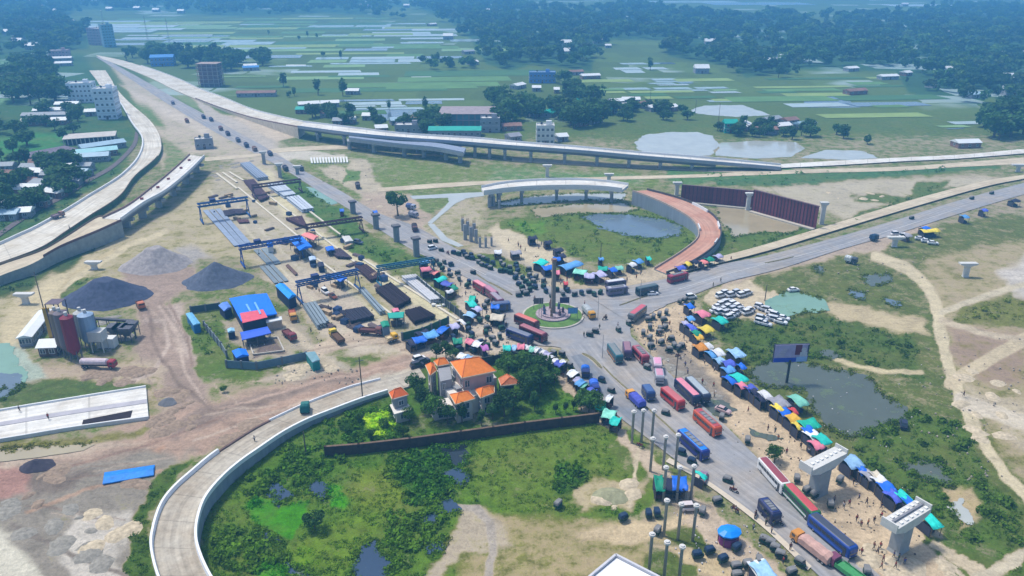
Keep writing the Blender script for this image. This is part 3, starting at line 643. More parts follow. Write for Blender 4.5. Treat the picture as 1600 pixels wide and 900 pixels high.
def slab(name, L, Rr, Z, mat, thick, parent=None, side=None, n=5, off=0.0):
    """solid carriageway slab: edges given as photo positions of its top, Z = height of the top at each pair"""
    a = smooth2(L, n); b = smooth2(Rr, n); zz = catmull([(z, 0, 0) for z in Z], n); mb = MB(); secs = []
    E = []
    for p, q, z in zip(a, b, zz):
        P, Q = G(p.x, p.y, z.x+off), G(q.x, q.y, z.x+off); E.append((P, Q))
        t = thick if thick > 0 else z.x+off+.3
        secs.append([P, Q, Q-Vector((0, 0, t)), P-Vector((0, 0, t))])
    nn = len(secs); vs = [v for s_ in secs for v in s_]; fs = []; mi = []
    for i in range(nn-1):
        for j in range(4):
            fs.append((i*4+j, i*4+(j+1) % 4, (i+1)*4+(j+1) % 4, (i+1)*4+j)); mi.append(0 if j == 0 else 1)
    fs += [(0, 1, 2, 3), tuple((nn-1)*4+j for j in (3, 2, 1, 0))]; mi += [1, 1]
    mb.v = [tuple(v) for v in vs]; mb.f = fs; mb.m = mi
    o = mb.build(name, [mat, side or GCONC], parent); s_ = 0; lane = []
    for i, (P, Q) in enumerate(E):
        s_ += ((P+Q)/2-(E[i-1][0]+E[i-1][1])/2).length if i else 0; w_ = (Q-P).length; lane += [0, s_, 0, w_, s_, 0, w_, s_, 0, 0, s_, 0]
    o.data.attributes.new("lane", 'FLOAT_VECTOR', 'POINT').data.foreach_set("vector", lane)
    return o, E
def rail(name, E, which, parent, mat, w_=.4, h=.9, inset=.05, i0=0, i1=None, dash=None):
    """parapet along one edge of a slab"""
    pts = [(e[0], e[1]) if which == 0 else (e[1], e[0]) for e in E][i0:i1]; secs = []
    for P, Q in pts:
        d = (Q-P); d.z = 0; d.normalize(); a = P+d*(inset-.02); b = a+d*w_
        secs.append([a+Vector((0, 0, .003)), b+Vector((0, 0, .003)), b-d*(w_*.25)+Vector((0, 0, h)), a+Vector((0, 0, h))])
    mb = MB(); mb.loft(secs); return mb.build(name, mat, parent)

# --- roads on the ground ---
strip_sheet("highway_north", [(150,89),(200,121),(260,161),(330,203),(400,241),(450,268),(500,300),(547,328),(590,357),(640,388),(680,408),(725,432),(775,460)],
            [(157,88),(215,120),(285,160),(360,200),(425,236),(475,267),(525,294),(590,332),(650,354),(700,382),(760,413),(800,429),(850,450)], ASPH)
patch("junction", [(770,455),(800,427),(850,447),(900,452),(960,455),(1030,445),(1060,470),(1030,482),(985,505),(985,530),(1010,560),(960,590),(905,560),(880,545),(840,540),(790,530),(785,490)], ASPH, jag=.25, z=.10)
strip_sheet("highway_southeast", [(876,545),(905,585),(940,628),(975,658),(1010,684),(1050,715),(1087,741),(1140,778),(1200,826),(1262,884),(1330,950)],
            [(985,525),(1022,560),(1060,598),(1100,636),(1140,672),(1175,708),(1205,738),(1245,782),(1292,824),(1350,878),(1430,950)], ASPH, z=.14)
strip_sheet("resurfaced_carriageway", [(892,558),(912,585),(940,618),(975,650),(1010,678),(1050,712)], [(915,553),(945,580),(985,614),(1020,644),(1052,675),(1085,702)], ASPH2, z=.20)
strip_sheet("highway_east", [(900,452),(960,450),(1050,434),(1130,413),(1200,399),(1300,373),(1400,344),(1500,313),(1600,286),(1700,262)],
            [(985,505),(1030,480),(1080,462),(1140,440),(1220,420),(1320,388),(1400,366),(1480,340),(1600,304),(1700,280)], ASPH, z=.12)
strip_sheet("service_road", [(1040,425),(1130,402),(1200,383),(1325,345),(1425,314),(1537,285),(1600,275)], [(1050,432),(1130,412),(1200,394),(1325,356),(1425,326),(1537,294),(1600,281)], SANDR, z=.6)
strip_sheet("sand_track", [(590,294),(680,287),(800,281),(960,276),(1100,272),(1250,265),(1400,261),(1500,254),(1600,246)], [(590,300),(680,294),(800,286),(960,281),(1100,277),(1250,271),(1400,267),(1500,261),(1600,256)], SANDR, z=.05)
strip_sheet("far_highway", [(1215,258),(1300,253),(1400,248),(1500,243),(1600,234)], [(1215,264),(1300,260),(1400,254),(1500,249),(1600,241)], WCONC, z=.5)
strip_sheet("east_branch_road", [(800,247),(900,252),(1000,258),(1100,263),(1215,268)], [(800,252),(900,258),(1000,263),(1100,268),(1215,272)], SANDR, z=.04)
strip_sheet("yard_access_road", [(320,246),(400,240),(430,232),(540,226)], [(320,252),(400,245),(440,238),(560,232)], SANDR, z=.05)
strip_sheet("dark_path", [(-20,376),(50,328),(100,303),(140,278),(175,258),(205,228),(212,205)], [(-20,384),(50,336),(102,309),(143,283),(179,262),(211,230),(217,206)], M("path_dark", (104,96,96), .95, .25, 1), z=.2)  # a dark path along the embankment, without rails
# medians: raised planted islands with their kerbs
def median(pts, wpx, name="planted_median", label=None):
    a = catmull([(x, y, 0) for x, y in pts], 4); P = [G(p.x, p.y, .3) for p in a]; w_ = wpx/PXPM(pts[0][1])
    secs = []; sec2 = []
    for i, p in enumerate(P):
        d = (P[min(i+1, len(P)-1)]-P[max(i-1, 0)]).normalized(); nn = Vector((-d.y, d.x, 0))*w_/2*(0.4 if i in (0, len(P)-1) else 1)
        secs.append([p-nn, p+nn, p+nn-Vector((0, 0, .35)), p-nn-Vector((0, 0, .35))]); nn = nn*.7; sec2.append([p-nn+Vector((0,0,.12)), p+nn+Vector((0,0,.12)), p+nn-Vector((0, 0, .1)), p-nn-Vector((0, 0, .1))])
    m1 = MB(); m1.loft(secs); o = m1.build("median", M("kerb_dusty", (188,176,150), .9, .15, 1), kind='structure')
    m2 = MB(); m2.loft(sec2); m2.build("median_soil", M("median_soil", (122,118,86), .95, .4, 1.5), o)
median([(910,552),(925,560),(940,575)], 7); median([(942,572),(960,590),(985,612)], 3); median([(985,612),(1010,636),(1040,662),(1062,684)], 3)
median([(762,440),(775,446),(800,460)], 4); median([(735,422),(750,432),(762,440)], 2)
median([(968,477),(985,471),(1005,464),(1030,457)], 3); median([(1195,411),(1215,407),(1240,401)], 3)
for L in ([(700,400),(730,414),(760,430)], [(1060,452),(1130,430),(1200,411)], [(1240,402),(1320,381),(1420,351),(1500,325)]):
    a = [G(x, y, .29) for x, y in L]
    for i in range(len(a)-1):
        mb = MB(); mb.beam(a[i], a[i+1], .18, .02); mb.build("lane_marking", PAINT, kind='structure')
# SE road edge strip
strip_sheet("road_shoulder", [(1040,722),(1087,747),(1140,784),(1200,832),(1262,892)], [(1046,716),(1092,743),(1145,779),(1206,827),(1268,886)], M("shoulder_concrete", (206,194,174), .9, .1, 1), z=.17)

# --- left expressway (low embankment) ---
def road_thing(name, label, cat): return empty(name, (0, 0, 0), 0, label, cat)
t = road_thing("expressway", "pale unfinished expressway curving down the left side with a white parapet", "expressway")
s_, E = slab("carriageway", [(139,110),(150,124),(160,138),(185,158),(205,192),(222,218),(215,247),(190,274),(160,294),(140,306),(105,328),(57,355),(25,370),(-10,386),(-60,406)],
   [(165,110),(174,124),(182,138),(200,158),(236,190),(251,218),(247,244),(212,275),(192,302),(174,317),(142,337),(100,365),(62,389),(-10,416),(-60,436)], [.6,.7,.9,1.2,1.6,2,2,2,2,2,2,2,2,2,2], CONC, 0, t, side=M("embankment_grass", (84,112,64), .95, .3, .5))
rail("parapet", E, 0, t, WPAINT, .8, .9, i0=15); rail("parapet", E, 1, t, M("kerb_dark", (120,108,90), .9, .2, 1), .4, .4, i0=30)
t = road_thing("expressway_branch", "tan earth carriageway with a brown edge running to the left frame edge", "road")
s_, E = slab("carriageway", [(-60,440),(0,414),(62,393),(100,372),(147,342),(160,338)], [(-60,460),(0,431),(50,412),(95,387),(150,364),(190,346)], [2.6,3,3.5,4.2,5,5.5], SANDR, 0, t, side=M("abutment_concrete", (150,156,152), .9, .2, .5))
rail("parapet", E, 1, t, M("rusty_edge", (112,84,78), .9, .2, 1), .5, .8, i0=12)
rail("kerb", E, 0, t, M("kerb_dark"), .4, .5)
# the deck on piers beside it
t = road_thing("deck_bridge", "white concrete bridge deck on grey piers beside the curving expressway, its side in shadow", "bridge")
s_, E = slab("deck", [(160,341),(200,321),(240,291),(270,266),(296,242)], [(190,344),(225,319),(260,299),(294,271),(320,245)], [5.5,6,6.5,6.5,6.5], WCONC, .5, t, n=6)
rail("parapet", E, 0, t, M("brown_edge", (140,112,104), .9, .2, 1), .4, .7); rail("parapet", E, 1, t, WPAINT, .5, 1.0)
for f in (.25, .75):
    mb = MB(); secs = []
    for P, Q in E:
        c = P.lerp(Q, f); d = (Q-P).normalized(); a, b = c-d*1.3, c+d*1.3
        secs.append([a-Vector((0, 0, .5)), b-Vector((0, 0, .5)), b-d*.7-Vector((0, 0, 2.2)), a+d*.7-Vector((0, 0, 2.2))])
    mb.loft(secs); mb.build("girder", DCONC, t)
for i in range(3, len(E), 4):
    c = (E[i][0]+E[i][1])/2; d = E[i][1]-E[i][0]; a = math.atan2(d.y, d.x); mb = MB()
    mb.box(c.x, c.y, 0, 2.6, 1.6, c.z-3.2, a); mb.box(c.x, c.y, c.z-3.2, d.length*.95, 1.9, 1.0, a); mb.build("pier", GCONC, t)
for i in (8, 12, 15, 19, 22):     # red barrier stakes on the deck
    c = E[i][0].lerp(E[i][1], .35); mb = MB(); mb.box(c.x, c.y, c.z, 1.2, .3, .8, .6); tag(mb.build("work_barrier", M("barrier_red", (150,70,70), .7)), "small red site barrier standing on the white bridge deck at left", "barrier", "red site barriers on the left bridge deck")

# --- main bridge over the fields ---
t = road_thing("viaduct", "long white viaduct sweeping across the fields on a row of grey piers", "viaduct")
s_, E = slab("approach", [(150,86),(190,94),(240,109),(280,124),(312,139),(350,153),(400,173),(475,191)], [(160,92),(200,107),(240,124),(270,139),(305,154),(350,171),(400,186),(465,199)], [.2,.3,.4,.6,.8,1.3,2.6,6.3], CONC, 0, t, side=M("embankment_sand", (206,194,172), .95, .2, .5))
rail("parapet", E, 0, t, WPAINT, .5, .8, i0=8); rail("parapet", E, 1, t, M("brown_edge"), .5, .7, i0=20)
A_L = [(475,191),(550,200),(625,209),(700,214),(750,217),(800,222),(900,230),(1000,239),(1100,247),(1220,258)]
A_R = [(465,199),(550,210),(625,217),(700,222),(750,226),(800,230),(900,237),(1000,246),(1100,254),(1220,264)]
A_Z = [6.5,7,7,7,7,7,6.5,5.5,4,1.0]
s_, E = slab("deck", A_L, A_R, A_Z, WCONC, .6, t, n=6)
rail("parapet", E, 0, t, WPAINT, .4, .9); rail("parapet", E, 1, t, M("parapet_grey", (150,160,176), .8, .1, 1), .4, 1.0)
for f in (.15, .5, .85):
    mb = MB(); secs = []
    for P, Q in E[:50]:
        c = P.lerp(Q, f); d = (Q-P).normalized(); a, b = c-d*.9, c+d*.9
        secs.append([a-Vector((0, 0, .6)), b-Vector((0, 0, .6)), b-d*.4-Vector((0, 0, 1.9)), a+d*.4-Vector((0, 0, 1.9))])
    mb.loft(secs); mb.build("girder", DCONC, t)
for i in range(2, 48, 3):
    c = (E[i][0]+E[i][1])/2; d = E[i][1]-E[i][0]; a = math.atan2(d.y, d.x); u = d.normalized(); mb = MB()
    for s in (-1, 1):
        q = c+u*(s*d.length*.3); mb.cyl(q.x, q.y, 0, max(.5, c.z-2.9), .8, .8, 10)
    mb.box(c.x, c.y, c.z-2.9, d.length*.98, 1.7, 1.0, a); mb.build("pier", GCONC, t)
# second, lower ramp branching off in front of it
t = road_thing("ramp_viaduct", "grey ramp deck ending in mid air in front of the long white viaduct", "viaduct")
s_, E = slab("deck", [(545,212),(620,220),(680,223),(728,231)], [(545,217),(620,226),(680,232),(724,240)], [6.2,6.4,6.4,6.4], M("grey_deck", (140,152,172), .85, .12, .5), 1.4, t, n=6)
rail("parapet", E, 1, t, M("parapet_grey"), .35, .8)
for i in (0, 3, 7, 10, 14, 17):
    c = (E[i][0]+E[i][1])/2; mb = MB(); mb.cyl(c.x, c.y, 0, c.z-2.2, 1.1, 1.1, 10); mb.box(c.x, c.y, c.z-2.4, 7, 2, 1.0, math.atan2((E[i][1]-E[i][0]).y, (E[i][1]-E[i][0]).x)); mb.build("pier", GCONC, t)

# --- curved white flyover and red ramp round the pond ---
t = road_thing("curved_flyover", "curved white flyover deck above the pale pond with thin grey piers", "flyover")
s_, E = slab("deck", [(752,293),(790,286),(840,282),(900,281),(945,284),(982,289)], [(756,301),(795,296),(840,293),(900,292),(945,294),(972,297)], [6.5]*6, WCONC, 1.1, t, n=6, side=M("flyover_side", (214,216,214), .9, .1, .5))
rail("parapet", E, 1, t, WPAINT, .35, .9); rail("parapet", E, 0, t, WPAINT, .35, .9)
for i in (2, 4, 9, 15, 20, 26):
    c = (E[i][0]+E[i][1])/2; mb = MB()
    d = (E[i][1]-E[i][0]).normalized()
    for s in ((-2, 2) if i < 6 else (-1.6, 1.6)):
        q = c+d*s; mb.cyl(q.x, q.y, -.3, c.z-2.2, .6, .6, 10)
    mb.box(c.x, c.y, c.z-2.2, (E[i][1]-E[i][0]).length*.9, 1.6, 1.1, math.atan2(d.y, d.x)); mb.build("pier", GCONC, t)
t = road_thing("ring_ramp", "red brick-surfaced ramp curving down around the ring pond behind a grey retaining wall", "ramp")
s_, E = slab("carriageway", [(988,299),(1020,311),(1050,325),(1078,342),(1090,358),(1088,374),(1065,393),(1035,412),(1022,420)], [(1012,297),(1060,310),(1095,324),(1118,340),(1127,358),(1124,376),(1105,396),(1068,418),(1042,428)], [5.5,5.2,4.8,4,3.2,2.4,1.5,.6,.3], BRICKR, 0, t, n=6, side=M("retaining_grey", (140,150,158), .9, .14, .35, stretch=(3, 3, .2)))
rail("parapet", E, 0, t, M("dusty_parapet", (176,160,146), .9, .2, .8), .35, .6); rail("parapet", E, 1, t, M("dark_parapet", (84,80,82), .9, .3, .8), .4, .8)
for i0, i1, w_ in ((10, 16, 1), (21, 25, 1), (22, 26, 0), (30, 33, 1)): rail("barrier", E, w_, t, WPAINT, .5, .95, inset=.5, i0=i0, i1=i1)

# --- near loop ramp ---
t = road_thing("loop_ramp", "large pale concrete loop ramp in the foreground with white parapets curving around the marsh", "ramp")
s_, E = slab("carriageway", [(655,575),(620,586),(580,596),(540,607),(482,629),(440,648),(400,668),(360,693),(330,713),(300,738),(270,765),(250,792),(238,828),(235,860),(246,905),(268,950)],
  [(665,590),(640,603),(606,614),(565,627),(520,644),(480,660),(442,680),(405,705),(378,724),(352,746),(328,773),(315,798),(308,832),(312,862),(330,903),(362,950)],
  [.3,.4,.5,.7,1.0,1.3,1.6,2,2.2,2.5,2.7,2.8,3,3,3,3], road_mat('ramp_concrete', (186,178,162), .2, (156,140,118), .35, .8, joint=7), 0, t, n=6, side=M("loop_wall", (140,150,158), .9, .18, .3, stretch=(2.5, 2.5, .3)))
rail("parapet", E, 1, t, M("parapet_bright", (236,238,240), .75, .05, .6), .6, .9, inset=-.1, i0=12); rail("parapet", E, 0, t, M("parapet_bright"), .55, .8, i0=46)
rail("kerb", E, 0, t, M("parapet_bright"), .35, .45, i0=10, i1=34); rail("edge_strip", E, 0, t, M("brown_strip", (112,92,84), .9, .3, 1), .6, .3, i0=33, i1=47)
# --- unfinished slab at left ---
t = road_thing("box_culvert_deck", "white unfinished concrete deck with a long dark slot at the left edge", "bridge deck")
s_, E = slab("deck", [(-60,652),(0,641),(115,622),(228,604)], [(-60,695),(0,687),(115,668),(232,652)], [.6]*4, WCONC, 0, t, n=6, side=LCONC)
for f, nm in ((.0, 0), (.97, 0)):
    pass
rail("parapet", E, 0, t, WPAINT, .5, .4); rail("parapet", E, 1, t, WPAINT, .4, .2)
mb = MB(); q = [G(128,663,.66), G(130,656,.66), G(207,641,.66), G(204,652,.66)]; mb.prism([(p.x, p.y) for p in q], .55, .66); mb.build("slot_shade_plate", M("slot_dark", (44,34,40), .9, .3, 1), t)  # solid dark plate on the deck, its colour paints the slot's shade
mb = MB(); secs = []
for P, Q in E:
    a = P.lerp(Q, .43); b = P.lerp(Q, .56); secs.append([a+Vector((0,0,.01)), b+Vector((0,0,.01)), b+Vector((0,0,.10)), a+Vector((0,0,.10))])
mb.loft(secs); mb.build("centre_strip", M("deck_strip_grey", (178,176,182), .9, .15, .5), t)

# --- walls ---
def wall(name, label, cat, pts, h, th, mat, cap=None, pil=None, z=0.0, panel=None, npanel=0, pmat=None):
    """free standing wall; top line is given as photo positions at its height h"""
    P = [G(x, y, z+h) for x, y in pts]; root = empty(name, (P[0].x, P[0].y, z), 0, label, cat); o = Vector((P[0].x, P[0].y, z))
    mb = MB()
    for a, b in zip(P, P[1:]): mb.beam(a-o, b-o, th, h)
    mb.build("wall", mat, root)
    if cap:
        mb = MB()
        for a, b in zip(P, P[1:]): mb.beam(a-o+Vector((0,0,.12)), b-o+Vector((0,0,.12)), th+.16, .12)
        mb.build("coping", cap, root)
    if pil:
        me = None
        for a, b in zip(P, P[1:]):
            L = (b-a).length; k = int(L/pil)
            for i in range(k+1):
                c = a.lerp(b, i/max(1, k))-o
                if me is None: q = MB(); q.box(0, 0, 0, .45, .45, h+.18); me = q.mesh("post", pmat or mat)
                link("post", me, root, (c.x, c.y, 0), math.atan2((b-a).y, (b-a).x))
    return root
wall("compound_wall", "long mossy dark brown compound wall between the villa garden and the marsh", "wall", [(508,698),(560,694),(640,685),(720,674),(820,660),(935,646)], 2.2, .35, M("mossy_brick", (74,60,52), .95, .4, .8, bump=.4), cap=M("wall_cap", (112,92,76), .9, .3, 1), pil=6)
wall("garden_wall", "dark wall along the garden behind the villa below the white market umbrellas", "wall", [(733,562),(770,556),(800,549),(850,556)], 2.2, .3, M("dark_wall", (66,70,72), .95, .3, .8), pil=5)
wall("plot_fence", "grey sheet fence along the left side of the site office plot", "fence", [(318,502),(345,535),(353,548)], 2, .15, M("fence_grey", (128,142,150), .7, .15, 1), pil=3, pmat=DCONC)
wall("plot_fence", "blue grey sheet fence along the lower side of the site office plot", "fence", [(353,563),(400,566),(440,558),(478,550)], 2, .15, M("fence_blue", (96,120,138), .7, .15, 1), pil=3, pmat=DCONC)
wall("plot_fence", "dark sheet fence at the top left corner of the site office plot", "fence", [(297,479),(320,476),(342,473)], 2, .15, M("fence_dark", (70,90,100), .7, .15, 1), pil=3, pmat=DCONC)
wall("yard_fence", "dark green fence behind the stacked rebar next to the blue stalls", "fence", [(628,520),(660,512),(700,495)], 2.2, .15, M("fence_green", (40,96,78), .7, .15, 1), pil=3, pmat=DCONC)
wall("yard_fence", "dark slatted fence between the grey girders and the market stalls", "fence", [(652,432),(680,455),(728,492)], 2.2, .15, M("fence_slate", (62,76,76), .8, .25, 1), pil=3, pmat=DCONC)
# maroon formwork wall made of panels
def panel_wall(label, T, B, hh, n):
    a, b = G(*T[0], hh), G(*T[1], hh); root = empty("formwork_wall", (a.x, a.y, 0), 0, label, "formwork wall"); d = b-a; d.z = 0; L = d.length; u = d/L; ang = math.atan2(u.y, u.x)
    mt = M("formwork_maroon", (122,58,64), .85, .28, .7, objvar=.18); mb = MB(); mb.box(0, 0, 0, L/n-.12, .5, hh); pm = mb.mesh("panel", mt)
    mb = MB(); mb.box(0, -.3, 0, .18, .2, hh+.2); rm = mb.mesh("stiffener", M("formwork_rib", (64,44,54), .85, .2, 1))
    mb = MB(); mb.box(0, 0, 0, L/n, .8, .25); wm = mb.mesh("walkway", M("formwork_top", (120,92,98), .85, .2, 1))
    for i in range(n):
        p = u*(L*(i+.5)/n); o = link("panel", pm, root, (p.x, p.y, 0), ang); link("stiffener", rm, root, (p.x-u.x*L/n/2, p.y-u.y*L/n/2, 0), ang); link("walkway", wm, root, (p.x, p.y, hh+.003), ang)
    q = MB(); p0 = Vector((0, 0, 0)); nrm = Vector((u.y, -u.x, 0)); 
    q.beam(p0+nrm*1.2+Vector((0, 0, .5)), p0+u*L+nrm*1.2+Vector((0, 0, .5)), 1.8, .5); q.build("base_strip", M("pale_footing", (190,182,168), .9, .1, 1), root)
panel_wall("left lower section of the maroon formwork wall beside the muddy pond, behind a white pier", [(1066,289),(1178,299)], None, 7.0, 18)
panel_wall("taller right section of the maroon formwork wall, ending at a concrete pier", [(1179,297),(1280,323)], None, 8.6, 20)
# =====================================================================
# TREES, WOODS, BUSHES
# =====================================================================
def foliage(name, rgb, objvar=.25, attr=None):
    m = bpy.data.materials.new(name); m.use_nodes = True; n = m.node_tree.nodes; l = m.node_tree.links; b = n["Principled BSDF"]
    b.inputs["Roughness"].default_value = .75; b.inputs["Specular IOR Level"].default_value = .2
    ge = n.new("ShaderNodeNewGeometry"); nz = n.new("ShaderNodeTexNoise"); nz.inputs["Scale"].default_value = .55; nz.inputs["Detail"].default_value = 5; l.new(ge.outputs["Position"], nz.inputs["Vector"])
    mr = n.new("ShaderNodeMapRange"); mr.inputs[1].default_value = .3; mr.inputs[2].default_value = .7; mr.inputs[3].default_value = .65; mr.inputs[4].default_value = 1.4; l.new(nz.outputs[0], mr.inputs[0])
    oi = n.new("ShaderNodeObjectInfo"); m2 = n.new("ShaderNodeMapRange"); m2.inputs[3].default_value = 1-objvar; m2.inputs[4].default_value = 1+objvar; l.new(oi.outputs["Random"], m2.inputs[0])
    mu = n.new("ShaderNodeMath"); mu.operation = 'MULTIPLY'; l.new(mr.outputs[0], mu.inputs[0]); l.new(m2.outputs[0], mu.inputs[1])
    v = n.new("ShaderNodeVectorMath"); v.operation = 'SCALE'; l.new(mu.outputs[0], v.inputs["Scale"])
    if attr:
        at = n.new("ShaderNodeAttribute"); at.attribute_name = attr; l.new(at.outputs["Color"], v.inputs[0])
    else: v.inputs[0].default_value = alb(rgb)
    l.new(v.outputs[0], b.inputs["Base Color"])
    tr = n.new("ShaderNodeBsdfTranslucent"); l.new(v.outputs[0], tr.inputs[0]); ms = n.new("ShaderNodeMixShader"); ms.inputs[0].default_value = .38
    l.new(b.outputs[0], ms.inputs[1]); l.new(tr.outputs[0], ms.inputs[2]); l.new(ms.outputs[0], n["Material Output"].inputs["Surface"]); MATS[name] = m; return m
F_DARK = foliage("foliage_dark", (68,106,50)); F_MID = foliage("foliage_mid", (78,118,44)); F_ATTR = foliage("foliage_tinted", (80,110,50), 0, "tint")
BARK = M("bark", (96,82,66), .95, .3, 3, bump=.3)
def crown_points(rng, n_lobes, rx, rz, zc, per, leaf):
    """leaf-sized quads on several uneven lobes; returns quads (N,4,3)"""
    Q = []
    for k in range(n_lobes):
        if k == 0: c = np.array([0, 0, zc]); r = np.array([rx*.62, rx*.62, rz*.75])
        else:
            a = rng.uniform(0, 2*np.pi); e = rng.uniform(-.6, .9); q = rng.uniform(.45, .72)
            c = np.array([np.cos(a)*rx*q*np.cos(e), np.sin(a)*rx*q*np.cos(e), zc+np.sin(e)*rz*.62]); s = rng.uniform(.30, .48); r = np.array([rx*s, rx*s, rz*s*.95])
        m = per if k else int(per*1.6)
        d = rng.normal(size=(m, 3)); d /= np.linalg.norm(d, axis=1)[:, None]
        p = c+d*r*rng.uniform(.78, 1.08, (m, 1))
        nrm = d+rng.normal(size=(m, 3))*.55; nrm /= np.linalg.norm(nrm, axis=1)[:, None]
        u = np.cross(nrm, rng.normal(size=(m, 3))); u /= np.linalg.norm(u, axis=1)[:, None]; v = np.cross(nrm, u)
        sz = leaf*rng.uniform(.6, 1.3, (m, 1)); sv = sz*rng.uniform(.5, .9, (m, 1))
        Q.append(np.stack([p-u*sz-v*sv*.3, p+v*sv*-1, p+u*sz+v*sv*.3, p+v*sv], 1))
    return np.concatenate(Q)
def quads_mesh(name, Q, mat, tint=None):
    co = Q.reshape(-1, 3); f = np.arange(len(co)).reshape(-1, 4); me = npmesh(name, co, f, 4); me.materials.append(mat)
    if tint is not None:
        a = me.color_attributes.new("tint", 'FLOAT_COLOR', 'POINT'); t4 = np.repeat(tint, 4, axis=0); a.data.foreach_set("color", np.hstack([t4, np.ones((len(t4), 1))]).astype(np.float32).ravel())
    return me
rng = np.random.default_rng(5)
def trunk_mesh(h, r, seed):
    rr = random.Random(seed); mb = MB(); p = Vector((0, 0, -.2)); top = Vector((rr.uniform(-.3, .3), rr.uniform(-.3, .3), h*.55)); mid_ = (p+top)/2+Vector((rr.uniform(-.15, .15), .1, 0))
    mb.tube(p, mid_, r, r*.75, 7); mb.tube(mid_, top, r*.75, r*.5, 7)
    for i in range(5):
        a = i*1.26+rr.uniform(-.3, .3); q = top+Vector((math.cos(a)*h*.22, math.sin(a)*h*.22, h*rr.uniform(.08, .26))); mb.tube(mid_.lerp(top, rr.uniform(.5, 1)), q, r*.38, r*.12, 5)
    return mb.mesh("trunk", BARK)
TREES = {}
def tree_kind(kind):   # unit trees 10 m tall
    if kind in TREES: return TREES[kind]
    out = []
    for s in range(3):
        if kind == 'broad': Q = crown_points(rng, 9, 4.2, 3.6, 6.3, 120, .42); tr = trunk_mesh(10, .32, s)
        elif kind == 'bushy': Q = crown_points(rng, 8, 4.6, 4.4, 5.2, 110, .45); tr = trunk_mesh(9, .3, s+10)
        elif kind == 'tall': Q = crown_points(rng, 9, 2.3, 4.4, 6.2, 70, .4); tr = trunk_mesh(11, .24, s+20)
        elif kind == 'far': Q = crown_points(rng, 8, 4.4, 4.3, 4.9, 46, .72); tr = trunk_mesh(10, .35, s+30)
        elif kind == 'fartall': Q = crown_points(rng, 7, 2.3, 4.6, 5.8, 36, .6); tr = trunk_mesh(11, .26, s+40)
        elif kind == 'palm':
            L = []
            for i in range(11):
                a = i*.571+rng.uniform(-.1, .1)
                for j in range(4):
                    t0, t1 = j/4, (j+1)/4; f = lambda t: np.array([np.cos(a)*3.2*t, np.sin(a)*3.2*t, 9.2+1.5*np.sin(t*2.6)-2.2*t*t]); p0, p1 = f(t0), f(t1)
                    sd = np.array([-np.sin(a), np.cos(a), 0])*(.42*(1-.6*t0)); L.append([p0-sd, p1-sd*.7+[0, 0, -.12], p1+sd*.7+[0, 0, -.12], p0+sd])
            Q = np.array(L); mb = MB(); mb.tube((0, 0, -.2), (.2, .1, 5), .22, .17, 8); mb.tube((.2, .1, 5), (0, 0, 9.4), .17, .14, 8); tr = mb.mesh("trunk", BARK)
        out.append((quads_mesh("crown", Q, F_MID if kind in ('bushy', 'palm') else F_DARK), tr))
    TREES[kind] = out; return out
def tree(px, py, h, kind, label, group=None, name="tree", mat=None, wide=1.0, z=0):
    loc = G(px, py, z); root = empty(name, loc, random.uniform(0, 6.28), label, "tree", group); s = h/10.0; root.scale = (s*wide, s*wide, s)
    cr, tr = random.choice(tree_kind(kind)); link("crown", cr, root, mat=mat); link("trunk", tr, root); return root
tree(622,337,10.5,'broad', "single large round dark tree standing beside the north highway near the tall piers", wide=1.05)
tree(1210,722,4.2,'bushy', "small round dark green tree on the sand in front of the first large hammerhead pier", wide=1.1)
tree(492,826,4.5,'bushy', "dark shrub-like tree at the edge of the bright green pond weed", wide=.95, mat=F_DARK)
tree(350,612,1.8,'bushy', "small round bush on the bank above the dirt road, below the site office plot", name="bush")
tree(432,400,2.2,'bushy', "small dark bush below the white girder pile near the first blue crane", name="bush") if False else None
for i, (x, y, h, k) in enumerate([(650,618,5.5,'broad'),(664,640,6,'broad'),(680,655,6.5,'bushy'),(700,662,5,'broad'),(722,660,5.5,'tall'),(788,650,6.5,'broad'),(802,640,6,'bushy'),(752,664,4,'tall'),(770,655,4.5,'broad'),(835,640,5,'tall'),(640,658,4,'bushy')]):
    tree(x, y, h, k, "dense dark tree standing close against the front walls of the orange roofed villa", "trees in front of the villa")
for i, (x, y, h, k) in enumerate([(795,592,6.5,'bushy'),(812,588,7,'broad'),(830,600,7.5,'bushy'),(845,612,7,'broad'),(815,612,6,'broad'),(848,590,6.5,'bushy'),(866,598,4.5,'bushy'),(790,575,5,'bushy'),(828,622,6.5,'broad')]):
    tree(x, y, h, k, "leafy tree in the thick grove on the right side of the villa garden", "grove to the right of the villa", mat=F_DARK if i % 3 == 2 else F_MID)
for i, (x, y, h, k) in enumerate([(682,562,4.5,'broad'),(697,560,4.8,'broad'),(708,563,4,'bushy')]): tree(x, y, h, k, "dark tree behind the left roofs of the villa beside the parked cars", "trees behind the villa")
for i, (x, y, h) in enumerate([(868,646,3),(884,645,2.8),(896,641,3),(908,640,4.5),(920,643,5),(928,636,4.8),(912,630,4),(935,648,4.2)]): tree(x, y, h, 'bushy' if i > 2 else 'tall', "small dark tree along the right end of the mossy compound wall", "trees at the right end of the compound wall")
for i, (x, y, h, k) in enumerate([(562,660,2.5,'bushy'),(600,672,3,'bushy'),(540,676,2.6,'bushy'),(580,684,2.4,'bushy'),(618,648,3,'bushy'),(630,682,3,'bushy')]): tree(x, y, h, k, "low bush on the lime coloured lawn left of the villa", "bushes on the lawn left of the villa", name="bush")
tree(497,148,12,'fartall', "tall narrow tree standing alone in the rice field left of the pair", wide=1.3); tree(536,150,13,'fartall', "tall forked tree alone in the rice field above the white roofs", wide=1.1); tree(443,136,12,'fartall', "narrow tree leaning alone in the field nearest the viaduct approach", wide=1.1)
